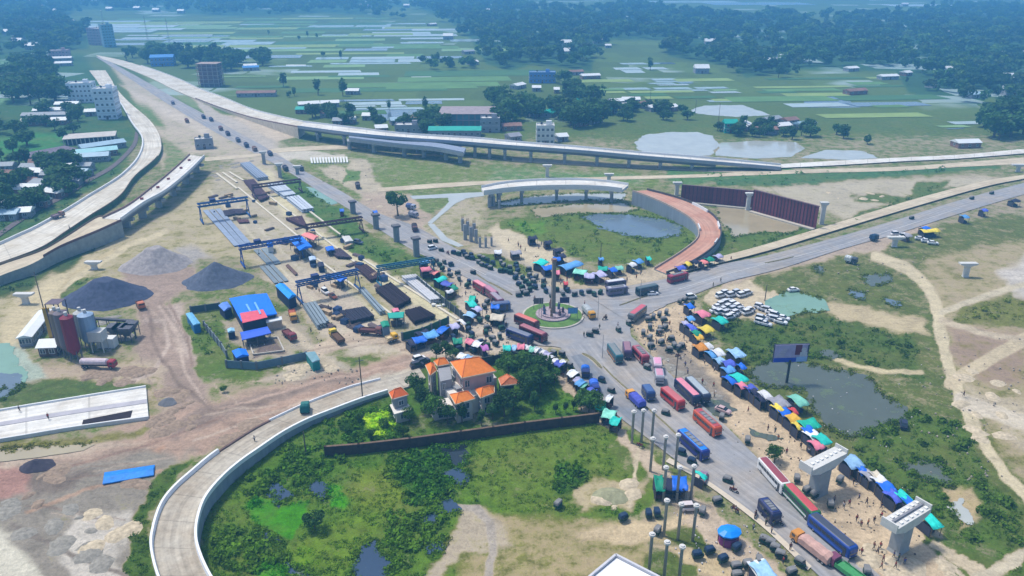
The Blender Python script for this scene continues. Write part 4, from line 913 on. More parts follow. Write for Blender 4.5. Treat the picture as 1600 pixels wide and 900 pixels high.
for x, y, h in [(460,150,7),(452,152,5),(608,172,7),(664,172,9),(533,92,9),(505,88,6),(495,60,7),(467,62,6),(481,58,8),(420,55,7),(684,97,10),(1016,110,12),(1216,122,13),(1355,225,6)]:
    tree(x, y, h, 'fartall' if h > 6 else 'far', "small lone tree standing in the wet rice fields beyond the viaduct", "lone trees in the fields")
# village trees: things, grouped by clump
CL = [
 ("dark tree in the tall clump at the left, beside the white apartment blocks", "tall clump beside the apartment blocks", [(30,100),(70,95),(88,120),(90,160),(70,176),(25,176),(15,140)], 30, (13,20), 'far'),
 ("tree around the huts at the left edge below the long sheds", "trees around the left village", [(0,240),(60,232),(110,255),(150,268),(120,300),(60,330),(0,375)], 32, (7,11), 'far'),
 ("tree beside the long roofed sheds at upper left", "trees beside the long sheds", [(0,180),(60,178),(130,170),(135,200),(100,222),(0,232)], 14, (7,11), 'far'),
 ("dark tree in the belt on the right of the upper highway, around the blue building", "tree belt around the blue building", [(196,92),(240,84),(300,90),(330,88),(415,90),(418,104),(360,116),(345,110),(285,112),(250,100),(200,98)], 40, (13,20), 'far'),
 ("tree among white roofs just behind the viaduct at its left end", "trees behind the viaduct's left end", [(475,186),(520,172),(570,186),(600,195),(680,185),(700,195),(690,212),(600,205),(520,192)], 26, (7,11), 'far'),
 ("dark tree in the village grove around the long blue building", "grove around the blue school building", [(755,152),(790,158),(830,172),(875,168),(885,140),(930,150),(960,180),(935,196),(880,205),(870,186),(800,198),(760,205),(770,170)], 50, (10,16), 'far'),
 ("tree between the white tin roofs above the pale pond", "trees between the white tin roofs", [(935,175),(990,168),(1070,175),(1075,188),(1000,192),(960,196)], 18, (7,10), 'far'),
 ("tree around the turquoise house and huts beside the fish ponds", "trees beside the fish ponds", [(1120,195),(1180,195),(1270,198),(1330,215),(1270,222),(1180,215),(1125,210)], 20, (6,9), 'far'),
 ("tall dark tree at the right edge of the photo above the pale pond", "tall trees at the right edge", [(1530,185),(1600,170),(1640,215),(1580,222),(1530,215)], 20, (12,17), 'far'),
]
def in_poly(x, y, poly): return bool(sdist(np.array([x], float), np.array([y], float), poly)[0] < 0)
def sample_px(poly, n, rr):
    xs = [p[0] for p in poly]; ys = [p[1] for p in poly]; out = []; w0 = min(ys)
    while len(out) < n:
        x = rr.uniform(min(xs), max(xs)); y = rr.uniform(min(ys), max(ys))
        if in_poly(x, y, poly): out.append((x, y))
    return out
rr = random.Random(11)
for lab, grp, poly, n_, (h0, h1), k in CL:
    for x, y in sample_px(poly, n_, rr): tree(x, y, rr.uniform(h0, h1), k if rr.random() < .8 else 'fartall', lab, grp, wide=rr.uniform(1.0, 1.6))
# far woods: masses of crowns, one object each
TPL = [crown_points(rng, 5, 4.2, 3.9, 6.2, 17, 1.15) for _ in range(4)]+[crown_points(rng, 4, 2.4, 4.2, 6.8, 15, .95) for _ in range(2)]
TCOL = np.array([alb((74,116,58)), alb((62,100,54)), alb((94,130,58)), alb((56,94,60)), alb((82,108,68))])
def wood(name, poly, m2, hr, label_=None, fade=1.0):
    W = [G(x, max(y, -40)) for x, y in poly]; xs = [p.x for p in W]; ys = [p.y for p in W]
    n = int((max(xs)-min(xs))*(max(ys)-min(ys))/m2); X = rng.uniform(min(xs), max(xs), n); Y = rng.uniform(min(ys), max(ys), n)
    keep = sdist(X+(fbm(X/60, Y/60, 3, 5)-.5)*70, Y+(fbm(X/60, Y/60, 3, 6)-.5)*110, [(p.x, p.y) for p in W]) < 0
    keep &= fbm(X/45, Y/70, 3, 31) > fade
    # thin out with distance: rows hide one another at this shallow angle
    keep &= rng.uniform(0, 1, n) < np.clip((650/np.maximum(Y, 1))**1.2, .16, 1)
    X, Y = X[keep], Y[keep]; Q = []; T = []
    for ti in range(len(TPL)):
        sel = np.where(rng.integers(0, len(TPL), len(X)) == ti)[0] if ti < len(TPL) else []
        m = len(sel)
        if not m: continue
        t = TPL[ti]; s = rng.uniform(hr[0]*.6, hr[1]*1.12, m)/10*np.clip((Y[sel]/800)**.3, .9, 1.35); a = rng.uniform(0, 6.28, m); c, d = np.cos(a), np.sin(a)
        P = np.empty((m,)+t.shape); P[..., 0] = (t[None, ..., 0]*c[:, None, None]-t[None, ..., 1]*d[:, None, None])*(s*1.3)[:, None, None]+X[sel][:, None, None]
        P[..., 1] = (t[None, ..., 0]*d[:, None, None]+t[None, ..., 1]*c[:, None, None])*(s*1.3)[:, None, None]+Y[sel][:, None, None]; P[..., 2] = t[None, ..., 2]*s[:, None, None]
        Q.append(P.reshape(-1, 4, 3)); col = TCOL[rng.integers(0, len(TCOL), m)]*rng.uniform(.7, 1.25, (m, 1)); T.append(np.repeat(col, len(t), axis=0))
    if not Q: return 0
    me = quads_mesh(name, np.concatenate(Q), F_ATTR, np.concatenate(T)); o = link(name, me, kind='stuff'); return len(X)
WOODS = [
 ([(640,8),(700,30),(735,60),(760,100),(800,112),(830,100),(925,112),(925,75),(960,62),(1040,62),(1045,88),(1100,98),(1150,104),(1165,122),(1250,108),(1320,110),(1400,112),(1420,145),(1470,157),(1525,168),(1545,150),(1620,175),(1700,170),(1700,20),(1560,12),(1480,12),(1440,22),(1330,28),(1290,45),(1250,30),(1190,24),(1150,30),(1050,20),(1000,8),(960,14),(900,18),(850,16),(800,6),(700,4)], 95, (9,14), .12),
 ([(-200,0),(380,0),(640,3),(640,9),(560,14),(600,25),(500,20),(400,26),(330,24),(150,14),(120,14),(100,30),(120,45),(140,62),(130,75),(60,82),(0,80),(-250,90)], 130, (9,14), .22),
 ([(80,46),(110,42),(140,60),(138,76),(90,78)], 90, (10,14), .2),
 ([(1560,160),(1640,150),(1700,215),(1620,222),(1575,205)], 110, (11,15), .25),
 ([(-100,90),(0,85),(20,110),(15,170),(0,215),(-120,230)], 160, (8,12), .35),
 ([(480,12),(600,8),(660,14),(640,30),(600,32),(560,20)], 300, (9,12), .45),
 ([(790,130),(830,120),(900,118),(940,130),(925,135),(850,132)], 130, (7,11), .4),
 ([(620,98),(720,96),(760,108),(740,112),(640,106)], 140, (6,10), .4),
 ([(1150,22),(1250,26),(1290,20),(1330,28),(1320,34),(1200,34)], 260, (9,13), .4),
]
NW = [wood("distant_wood", p, m2, hr, fade=f) for p, m2, hr, f in WOODS]
print("wood trees", NW)
# ---- low plants: clumps of leaves over the green ground ----
def scatter_plants(name, n, box, thr, smin, smax, per, seed, hs=.55, only=None, dens=None, at=None):
    r = np.random.default_rng(seed); x = r.uniform(box[0], box[2], n); y = r.uniform(box[1], box[3], n)
    if at is not None: x, y = at
    _, v, a = cover(x, y); k = (a > thr) & (fbm(x/14, y/9, 4, seed) > (dens if dens is not None else .45))
    if only is not None:
        kk = np.zeros(n, bool)
        for p in only: kk |= sdist(x, y, p) < 0
        k &= kk
    for nm, p, m_, j in PONDS:
        if max(q[1] for q in p) > 250: k &= sdist(x, y, p) > (-99 if at is not None else -.6)
    for p in NOPLANT: k &= sdist(x, y, p) > 0
    x, y, v = x[k], y[k], v[k]; m = len(x)
    if not m: return
    X = (x-800)/FPX; Y = -(y-450)/FPX; T = CAMH/(sp-Y*cp); P = np.stack([X*T, (cp+Y*sp)*T, np.zeros(m)], 1)
    s = r.uniform(smin, smax, m)
    d = r.normal(size=(m, per, 3)); d[..., 2] = np.abs(d[..., 2]); d /= np.linalg.norm(d, axis=2)[..., None]
    c = P[:, None, :]+d*s[:, None, None]*np.array([1, 1, hs*1.5])*r.uniform(.5, 1.0, (m, per, 1))
    nr_ = d+r.normal(size=d.shape)*.5; nr_ /= np.linalg.norm(nr_, axis=2)[..., None]
    u = np.cross(nr_, r.normal(size=d.shape)); u /= np.linalg.norm(u, axis=2)[..., None]; w_ = np.cross(nr_, u)
    z = (s[:, None, None]*r.uniform(.22, .42, (m, per, 1)))
    Q = np.stack([c-u*z, c-w_*z*.6, c+u*z, c+w_*z*.6], 2).reshape(-1, 4, 3)
    T_ = np.repeat(v*r.uniform(.95, 1.65, (m, 1))*np.array([1.0, 1.10, .62]), per, axis=0)
    link(name, quads_mesh(name, Q, F_ATTR, T_), kind='stuff')
NOPLANT = [[(655,575),(580,596),(482,629),(400,667),(337,707),(270,755),(236,815),(240,887),(240,930),(345,930),(325,885),(305,835),(318,790),(335,762),(362,735),(400,707),(450,674),(500,650),(565,625),(640,602)],
 [(876,545),(940,628),(1050,715),(1200,826),(1262,884),(1330,950),(1430,950),(1292,824),(1205,738),(1100,636),(985,525)], [(-20,635),(232,600),(236,655),(-20,700)],
 [(660,562),(780,560),(820,600),(800,640),(700,660),(660,640)], [(384,792),(430,795),(478,785),(480,800),(455,842),(420,828)]]
scatter_plants("marsh_plants", 26000, (180,560,1010,925), .9, .18, .5, 8, 41, hs=.4)
scatter_plants("marsh_bushes", 4200, (330,640,1010,900), .93, .5, 1.3, 30, 42, hs=.5, only=[[(610,700),(700,690),(725,730),(700,785),(640,790),(600,745)],[(430,700),(520,690),(540,720),(470,760),(430,735)],[(390,740),(420,730),(425,760),(400,790),(385,780)],[(870,720),(915,730),(905,775),(865,770)],[(510,640),(620,600),(650,640),(620,690),(510,695)],[(600,800),(700,800),(650,870),(600,850)],[(330,820),(400,830),(440,870),(400,900),(340,880)]], dens=.35)
scatter_plants("bank_plants", 9000, (1100,420,1600,900), .85, .2, .6, 8, 43, hs=.4)
scatter_plants("bank_bushes", 3600, (1100,420,1600,900), .88, .5, 1.4, 26, 44, hs=.5, dens=.56)
scatter_plants("verge_plants", 9000, (0,240,1600,560), .8, .5, 1.2, 8, 45, dens=.5)
scatter_plants("verge_bushes", 2500, (0,260,1600,470), .85, 1.0, 1.9, 16, 46, hs=.7, dens=.6)

# overgrown shores: reeds and weeds leaning over the edges of the near ponds
ex, ey = [], []; re_ = random.Random(12)
for nm, p, m_, j in PONDS:
    if min(q[1] for q in p) < 300 or nm == "drainage_channel": continue
    for (x0, y0), (x1, y1) in zip(p, p[1:]+p[:1]):
        for _ in range(int(math.hypot(x1-x0, y1-y0)/1.1)):
            t_ = re_.random(); sc2 = .5+min(1, (y0-300)/400)*1.6
            ex.append(x0+(x1-x0)*t_+re_.gauss(0, 2.0*sc2)); ey.append(y0+(y1-y0)*t_+re_.gauss(0, 1.3*sc2))
scatter_plants("shore_plants", 1, (0,0,1,1), .45, .25, .8, 12, 61, hs=.5, dens=.38, at=(np.array(ex), np.array(ey)))
# =====================================================================
# BUILDINGS
# =====================================================================
GLASS = M("window_dark", (58,70,86), .15, .1, 1, spec=.8); FRAME = M("window_frame_white", (205,208,210), .6, .05, 1)
PROTO = {}
def window_mesh(w_, h):
    k = ("win", round(w_, 1), round(h, 1))
    if k not in PROTO:
        mb = MB(); mb.box(0, 0, 0, w_, .10, h, 0, 0); f = .09
        for x in (-w_/2, w_/2, 0): mb.box(x, -.05, -f/2, f, .14, h+f, 0, 1)
        for z in (-f/2, h-f/2): mb.box(0, -.052, z, w_+.1, .15, f, 0, 1)
        PROTO[k] = mb.mesh("window", [GLASS, FRAME])
    return PROTO[k]
def block(name, label, cat, bl, br, depth, h, wall_m, roof_m=None, floors=3, cols=4, win=(1.3, 1.3), slab_m=None, para=.7, open_frame=False, side_cols=2, group=None, roof='flat', rise=2.0, door=True, extras=None):
    """building from the two front base corners (photo positions on the ground); local x along the front, y into depth"""
    a = G(*bl); b = G(*br); L = (b-a).length; ang = math.atan2((b-a).y, (b-a).x)
    root = empty(name, a, ang, label, cat, group); fh = h/floors
    if open_frame:
        nx = max(2, cols); pm = MB(); pm.box(0, 0, 0, .45, .45, h); pmesh = pm.mesh("column", slab_m or GCONC)
        for i in range(nx+1):
            for j in (0, .5, 1): link("column", pmesh, root, (min(max(L*i/nx, .25), L-.25), min(max(depth*j, .25), depth-.25), 0))
        sm = MB(); sm.box(L/2, depth/2, 0, L+.6, depth+.6, .3); smesh = sm.mesh("floor_slab", slab_m or GCONC)
        for k in range(1, floors+1): link("floor_slab", smesh, root, (0, 0, k*fh-.3))
        im = MB(); im.box(L/2, depth/2+.4, 0, L-1.6, depth-2.2, h-.4); im.build("infill_wall", wall_m, root)
    else:
        mb = MB(); mb.box(L/2, depth/2, -.3, L, depth, h+.3); mb.build("wall", wall_m, root)
        for k in range(1, floors):
            q = MB(); q.box(L/2, depth/2, k*fh-.1, L+.24, depth+.24, .2); q.build("floor_band", slab_m or FRAME, root)
        wm = window_mesh(min(win[0], L/cols*.6), win[1])
        for k in range(floors):
            z = k*fh+fh*.3
            for i in range(cols): link("window", wm, root, (L*(i+.5)/cols, -.03, z)); link("window", wm, root, (L*(i+.5)/cols, depth+.03, z), math.pi)
            for j in range(side_cols): link("window", wm, root, (-.03, depth*(j+.5)/side_cols, z), -math.pi/2); link("window", wm, root, (L+.03, depth*(j+.5)/side_cols, z), math.pi/2)
        if door:
            q = MB(); q.box(L*.5, -.04, 0, 1.3, .1, 2.2); q.build("door", M("door_brown", (96,72,60), .6), root)
    if roof == 'flat' and not open_frame:
        q = MB(); t_ = .2
        for (cx, cy, sx, sy) in ((L/2, t_/2, L, t_), (L/2, depth-t_/2, L, t_), (t_/2, depth/2, t_, depth-2*t_-.01), (L-t_/2, depth/2, t_, depth-2*t_-.01)): q.box(cx, cy, h+.002, sx, sy, para)
        q.build("parapet", slab_m or wall_m, root); q = MB(); q.box(L/2, depth/2, h, L-.5, depth-.5, .06); q.build("roof", roof_m or LCONC, root)
        q = MB(); q.box(L*.7, depth*.6, h+.08, min(3, L*.3), min(3, depth*.3), 2.3); q.build("stair_head", wall_m, root); q = MB(); q.cyl(L*.3, depth*.6, h+.4, h+1.6, .6, .6, 10); q.build("water_tank", M("tank_black", (50,54,58), .5), root)
    elif roof == 'gable':
        q = MB(); o = .4; q.add([(-o, -o, h), (L+o, -o, h), (L+o, depth+o, h), (-o, depth+o, h), (-o, depth/2, h+rise), (L+o, depth/2, h+rise), (-o, -o, h-.1), (L+o, -o, h-.1), (L+o, depth+o, h-.1), (-o, depth+o, h-.1)],
            [(0, 1, 5, 4), (2, 3, 4, 5), (0, 4, 3), (1, 2, 5), (0, 6, 7, 1), (1, 7, 8, 2), (2, 8, 9, 3), (3, 9, 6, 0), (9, 8, 7, 6)]); q.build("roof", roof_m, root)
    return root
WB = M("wall_bluewhite", (226,234,242), .85, .08, .3); WG = M("wall_grey", (150,152,160), .9, .15, .3); WP = M("wall_pink", (176,150,158), .9, .12, .3); WBLUE = M("wall_blue", (96,140,210), .8, .1, .3)
WBR = M("wall_brick", (138,104,96), .95, .2, .5); TEALR = M("roof_teal", (30,168,150), .6, .12, .3); WHR = M("roof_white", (226,230,230), .5, .08, .5); GRR = M("roof_grey", (150,158,164), .6, .15, .5, stretch=(6, .4, 1)); BLR = M("roof_blue", (50,130,200), .6, .1, .4); RUR = M("roof_rusty", (140,108,96), .8, .25, .4); PBR = M("roof_paleblue", (160,190,206), .5, .12, .4)
block("apartment_building", "white four storey apartment block behind its taller twin beside the expressway", "building", (108,161), (146,160), 12, 12.5, WB, floors=4, cols=6)
block("apartment_building", "tall white apartment block with five rows of windows right beside the expressway bend", "building", (153,187), (184,186), 11, 18, WB, floors=5, cols=4, side_cols=4)
block("apartment_building", "pinkish far apartment block next to a tall teal one at the top of the highway", "building", (139,70), (163,71), 16, 18, WP, floors=6, cols=5)
block("apartment_building", "tall bluish far block with teal front at the top end of the highway", "building", (164,74), (182,73), 15, 24, M("wall_tealgrey", (120,170,190), .8, .1, .3), floors=8, cols=4, side_cols=3)
block("apartment_building", "low blue and white building in the tree belt right of the upper highway", "building", (236,104), (272,103), 14, 8, WBLUE, roof_m=BLR, floors=2, cols=6, roof='gable')
block("unfinished_tower", "brown unfinished six storey tower among trees right of the highway", "building", (311,136), (343,136), 12, 17.5, WBR, floors=6, cols=4, open_frame=True, slab_m=M("slab_tan", (168,150,140), .9, .15, .5))
block("school_building", "long bright blue two storey building in the village grove", "building", (827,130), (868,130), 9, 8, WBLUE, floors=2, cols=7, roof_m=PBR)
block("white_house", "white three storey house with dark windows standing just behind the viaduct", "house", (838,226), (866,226), 8, 9.5, M("wall_white", (222,224,222), .85, .06, .5), floors=3, cols=4)
block("factory_frame", "wide unfinished two storey concrete frame building behind the teal roofed shed", "building", (686,198), (780,198), 26, 7.5, M("infill_bluegrey", (110,150,160), .9, .2, .3), floors=2, cols=10, open_frame=True, slab_m=M("slab_pinkgrey", (158,146,148), .9, .2, .4))
block("grey_annex", "plain grey building at the right end of the unfinished factory frame", "building", (751,207), (781,207), 8, 7.5, WG, floors=2, cols=3)
block("long_shed", "long shed with a bright turquoise roof in front of the factory frame", "shed", (670,214), (751,214), 9, 3.6, WG, roof_m=TEALR, floors=1, cols=9, roof='gable', rise=1.6)
block("grey_shed", "low flat grey building with bare yard left of the turquoise shed", "shed", (617,208), (660,208), 8, 4, WG, floors=1, cols=5)
block("unfinished_building", "low dark unfinished frame with a pale roof slab at the left below the long sheds", "building", (100,228), (181,222), 14, 3.5, M("infill_dark", (80,76,92), .95), floors=1, cols=12, open_frame=True, slab_m=M("slab_pale", (196,190,182), .9, .15, .4))
block("unfinished_building", "dark lower unfinished frame along the left village with rows of columns", "building", (50,254), (122,240), 12, 2.6, M("infill_dark"), floors=1, cols=12, open_frame=True, slab_m=M("slab_brownish", (112,104,118), .9, .3, .4))
block("site_block", "small grey concrete block standing at the top end of the white deck bridge", "building", (306,234), (334,232), 6, 5, WG, floors=1, cols=3, para=.4)
block("apartment_building", "purple grey three storey block among the trees left of the upper highway", "building", (78,95), (109,94), 12, 9, WP, floors=3, cols=6)
block("apartment_building", "low grey block left of the upper end of the expressway, below the purple one", "building", (54,112), (80,111), 10, 6, WG, floors=2, cols=4)
for i, (x0, y0, x1, y1, m_, lab) in enumerate([(588,208,606,207,WHR,"small white roof left of the flat grey shed behind the viaduct"),(640,192,655,191,RUR,"rusty roof above the flat grey shed behind the viaduct"),(786,196,800,195,GRR,"grey roof right above the brown low house by the factory frame"),(520,196,534,196,GRR,"grey roofed hut low among trees just above the viaduct"),(872,222,888,221,WHR,"small white roofs right of the three storey white house"),(612,196,626,195,PBR,"pale blue roof between trees behind the viaduct"),(86,170,122,169,WHR,"short white roofed shed, topmost of the stack of long sheds"),(52,180,120,178,WHR,"long white roofed shed, second from the top of the stack of long sheds"),(34,188,105,186,GRR,"long grey roofed shed, third of the stack of long sheds"),(33,197,104,195,WHR,"long pale shed, lowest of the stack of long sheds"),
    (78,96,112,95,WHR,"far white roofed shed left of the highway, upper one"),(80,104,112,103,WHR,"far white roofed shed left of the highway, lower one"),(57,106,78,105,GRR,"far grey shed left of the two white far sheds"),
    (133,182,152,181,WHR,"pale shed left of the foot of the tall white apartment block"),(105,256,170,252,PBR,"pale blue long workshop roof, lowest of three beside the expressway"),(118,249,185,242,M("roof_cyanpale",(150,206,210),.5,.1,.4),"cyan long workshop roof, middle of three beside the expressway"),(130,240,198,230,PBR,"pale blue long workshop roof, uppermost of three beside the expressway"),
    (380,111,405,110,BLR,"far blue roofed shed at the right of the tree belt"),(382,108,402,107,WHR,"far white roofed shed behind the blue one at the tree belt"),(370,152,430,151,RUR,"far low dark shed with pale roof left of the lone trees"),(540,148,560,148,WHR,"lone white roofed hut at the foot of the forked tree"),
    (462,178,482,178,TEALR,"turquoise roofed house at the left end of the village behind the viaduct"),(468,170,500,168,WHR,"white roof behind the turquoise one behind the viaduct"),(502,168,530,167,WHR,"white roof right of the other white roof behind the viaduct"),(537,194,554,194,WHR,"white roofed hut among trees above the viaduct"),(500,184,522,184,RUR,"rust coloured roof among trees above the viaduct"),(566,188,578,188,WHR,"small white roof near the tree clump above the viaduct"),
    (1497,232,1532,231,WHR,"large white roofed shed at the right beside the far highway"),(830,183,855,182,TEALR,"turquoise roofed long hut in the village left of the angled turquoise one"),(862,184,882,174,TEALR,"turquoise roofed hut set at an angle in the village"),(905,198,918,197,TEALR,"turquoise roofed hut next to a brown shed by the field"),(920,195,942,191,RUR,"brown roofed shed beside the small field in the village"),(905,164,915,163,TEALR,"far turquoise roofed hut at the top of the village"),
    (930,176,948,176,WHR,"white tin roof, leftmost of the white roofed row"),(954,165,975,164,WHR,"white tin roof at the upper left of the white roofed row"),(973,162,1000,162,WHR,"white and teal tin roof, topmost of the white roofed row"),(975,172,992,171,WHR,"white tin roof in the middle of the white roofed row"),(950,178,965,177,TEALR,"turquoise roof under the white roofed row"),(1017,175,1029,174,WHR,"white tin roof, second from the right of the row"),(1038,176,1060,173,WHR,"white tin roof at the right end of the row"),(1005,170,1020,166,RUR,"brown roof between white roofs of the row"),
    (890,118,912,117,RUR,"brown shed right of the blue two storey building"),(910,124,938,123,WHR,"pale roofed shed right of the brown shed near the blue building"),(808,140,822,137,WHR,"white roofed hut left below the blue building"),(832,143,845,143,WHR,"white roofed hut directly below the blue building"),(866,146,874,146,WHR,"small white roofed hut right below the blue building"),
    (1180,211,1215,210,RUR,"brown roofed long hut beside the fish ponds"),(1200,195,1222,192,GRR,"grey roofed hut upper left in the hamlet by the fish ponds"),(1215,205,1237,203,WHR,"white roofed hut at the lower end of the hamlet by the fish ponds"),(1230,196,1248,194,RUR,"pinkish roof in the middle of the hamlet by the fish ponds"),(1252,203,1275,199,PBR,"pale blue roof at the right end of the hamlet by the fish ponds"),(1165,206,1174,200,WHR,"small white roof left of the brown long hut"),
    (1326,112,1342,111,WHR,"white roof at the edge of the far wood"),(1378,125,1404,124,WHR,"long white roof in the field below the far wood"),(1416,119,1425,118,WHR,"small pale roof right of the long white one below the far wood"),(1457,138,1467,137,WHR,"white roof inside the dark wood on the right"),(1518,154,1536,153,PBR,"pale roof beside the tall trees on the right"),(1327,149,1355,147,RUR,"round looking grey farmstead alone in the wet field"),(1538,193,1560,192,GRR,"grey house in front of the tall trees at the right edge"),
    (946,75,955,75,WHR,"far white roof at the corner of the wood"),(673,41,683,40,WHR,"tiny white roof at the tip of the big far wood"),(734,102,748,101,WHR,"pale roof in the trees at the left of the big wood"),(726,85,742,84,GRR,"grey roof above the pale plot left of the big wood"),(785,205,815,204,RUR,"brown low house right of the factory frame"),(798,222,815,220,WG,"grey house left of the white three storey house")]):
    block("tin_roofed_house", lab, "house", (x0, y0), (x1, y1), 7, 2.8, RUR if i % 3 == 0 else WG, roof_m=m_, floors=1, cols=max(2, int((x1-x0)/9)), side_cols=1, roof='gable', rise=1.4)
t = block("turquoise_house", "tall turquoise house beside the fish pond bank", "house", (1132,208), (1151,208), 6, 5.5, M("wall_turq", (40,160,150), .8, .1, .3), roof_m=TEALR, floors=2, cols=2, roof='gable')
rr = random.Random(3); hut = 0
HUTS = [(15,282,14,8),(45,270,8,6),(58,278,9,7),(85,262,9,6),(78,282,8,6),(62,297,9,8),(92,300,7,5),(88,294,8,6),(118,278,9,6),(22,305,18,9),(16,325,12,6),(52,318,7,6),(32,342,8,6),(60,325,6,5),(110,292,8,6),(40,292,7,6),(12,345,7,6),(105,270,6,5),(130,268,7,5),(58,262,7,5),(5,268,9,6),(80,310,6,5)]
LK = ["grey","white","rusty","pale blue","blue"]; LM = [GRR, WHR, RUR, PBR, BLR]
HC = [2,0,1,1,0,0,4,1,3,1,1,2,1,1,0,2,3,1,0,2,0,1]
ORD = ['first','second','third','fourth','fifth','sixth','seventh','eighth','ninth','tenth','eleventh','twelfth']
for i, (x, y, w_, d) in enumerate(HUTS):
    c = HC[i]; rank = sum(1 for j in range(22) if HC[j] == c and (HUTS[j][1], j) < (y, i)); r_ = rr.uniform(-.4, .4); k = w_/2*PXPM(y)
    block("village_hut", f"{LK[c]} roofed hut, the {ORD[rank]} {LK[c]} one from the top in the left village", "hut", (x-k, y+r_*4), (x+k, y-r_*4), d, 2.6, WBR if i % 2 else WG, roof_m=LM[c], floors=1, cols=2, side_cols=1, roof='gable', rise=1.3, group="huts in the left village")
FAR = [(12,55),(28,62),(25,70),(48,78),(98,42),(108,39),(60,47),(42,6),(62,14),(88,20),(170,17),(243,19),(282,21),(170,4),(230,5),(213,16),(1350,60),(1367,67),(1490,58),(1498,60),(1540,93),(1567,92),(1575,85),(1590,88),(870,52),(885,73),(890,87),(822,44),(1317,52),(1119,86),(1097,115),(1226,98),(1486,118),(1110,71),(955,17),(1415,10),(935,68),(700,62),(760,20),(560,12),(575,12),(635,12),(1580,130),(1585,150),(1205,104)]
for i, (x, y) in enumerate(FAR):
    w_ = 12; k = w_/2*max(.7, PXPM(y)); tt = block("far_house", "tiny pale roofed house half hidden in the distant woods", "house", (x-k, y), (x+k, y), 9, 4.5, WG, roof_m=WHR, floors=1, cols=2, side_cols=1, roof='gable', rise=3, group="far houses in the woods")
# ---------------- the villa ----------------
ORT = M("roof_tile_orange", (240,134,52), .7, .14, 1.2, stretch=(1, 1, 1), bump=.3); VW = M("villa_wall", (196,188,180), .9, .08, .4); VP = M("villa_pink_wall", (188,170,168), .9, .08, .4); VG = M("villa_grey_wall", (150,152,156), .9, .1, .4); VT = M("villa_terrace", (226,220,210), .9, .06, .5); EAV = M("eaves_cream", (214,196,170), .8, .06, 1)
def W4(q, z): return [G(x, y, z) for x, y in q]
vo = G(722, 640); villa = empty("villa", vo, 0, "large villa of several cream blocks under bright orange hipped roofs in a walled garden", "house")
def vol(nm, q, z1, z0, mat, inset=.0, par=villa):
    P = W4(q, z1); c = sum(P, Vector())/4; P = [p+(c-p).normalized()*inset for p in P]; o = par.location; mb = MB()
    ar = sum(P[i].x*P[(i+1) % 4].y-P[(i+1) % 4].x*P[i].y for i in range(4))
    if ar < 0: P = P[::-1]
    mb.prism([(p.x-o.x, p.y-o.y) for p in P], z0, z1, 0); mb.build(nm, mat, par); return P
def hiproof(q, z, rise, par=villa, ov=.5, k=.3, mat=None):
    P = W4(q, z); o = par.location; mb = MB(); mb.hip([p-o for p in P], z, rise, k, 0, 0); r_ = mb.build("roof", mat or ORT, par)
    # ribs along the slopes: ridge caps
    c = [p-Vector((o.x, o.y, 0)) for p in P]
    if (c[1]-c[0]).length < (c[2]-c[1]).length: c = c[1:]+c[:1]
    a = (c[0]+c[3])/2; b = (c[1]+c[2])/2; r0 = a.lerp(b, k); r1 = b.lerp(a, k); r0.z = r1.z = z+rise; mb = MB()
    for p, r in ((c[0], r0), (c[3], r0), (c[1], r1), (c[2], r1)): mb.tube(Vector((p.x, p.y, z)), r, .09, .09, 5)
    mb.tube(r0, r1, .1, .1, 5); mb.build("ridge_cap", M("ridge_cap", (222,110,48), .7, .1, 1), r_)
    mb = MB(); q2 = [p+(p-sum(c, Vector())/4).normalized()*.06 for p in c]
    for i in range(4): mb.beam(Vector((q2[i].x, q2[i].y, z-.05)), Vector((q2[(i+1) % 4].x, q2[(i+1) % 4].y, z-.05)), .16, .28)
    mb.build("eaves", EAV, r_); return P
def vwin(P, i, t, z, w_=1.2, h=1.5, par=villa, nm="window", mesh=None, out=.05):
    a, b = P[i], P[(i+1) % 4]; c = a.lerp(b, t); d = (b-a).normalized(); nn = Vector((d.y, -d.x, 0))
    cen = sum(P, Vector())/4
    if (c-cen).dot(nn) < 0: nn = -nn; d = -d
    o = par.location; link(nm, mesh or window_mesh(w_, h), par, (c.x-o.x+nn.x*out, c.y-o.y+nn.y*out, z), math.atan2(d.y, d.x))
def sides(P, spec, **k):
    """put windows on the faces that look at the garden front and left; spec: list of (face, t, z, w, h)"""
    for i in range(4):
        for t_, z, w_, h in spec: vwin(P, i, t_, z, w_, h, **k)
main = [(704,565),(752,561),(775,579),(722,590)]
hiproof(main, 8.2, 2.3)
P = vol("main_block", [(708,568),(750,564),(770,578),(724,587)], 8.1, 4.2, VP); sides(P, [(.12, 5.2, 1.1, 1.6), (.86, 5.2, 1.3, 1.6)])
P = vol("middle_block", [(704,572),(756,567),(776,590),(724,600)], 4.3, -.2, VW); sides(P, [(.2, 1.2, 1.4, 1.6), (.5, 1.2, 1.4, 1.6), (.8, 1.2, 1.4, 1.6)])
P = vol("left_tower", [(683,567),(702,565),(706,592),(688,596)], 6.6, -.2, VG); sides(P, [(.3, 4.5, .7, 1.4), (.3, 1.2, .7, 1.4)])
hiproof([(678,564),(697,561),(702,568),(684,571)], 7.2, 1.1); hiproof([(665,570),(678,567),(682,578),(672,586)], 6.2, 1.0)
P = vol("left_bay", [(668,573),(677,571),(681,579),(673,585)], 6.1, -.2, VW); sides(P, [(.5, 3.8, .8, 1.6), (.5, 1.0, .8, 1.6)])
P = vol("front_block", [(707,617),(731,613),(738,622),(714,629)], 5.0, -.2, VW); sides(P, [(.55, 2.9, 1.7, 1.4), (.55, .6, 1.7, 1.4)])
hiproof([(703,616),(732,611),(742,622),(712,631)], 5.1, 1.2)
P = vol("right_front_block", [(747,609),(769,606),(768,614),(753,618)], 5.0, -.2, VW); sides(P, [(.5, 2.9, 1.3, 1.4), (.5, .6, 1.3, 1.4)])
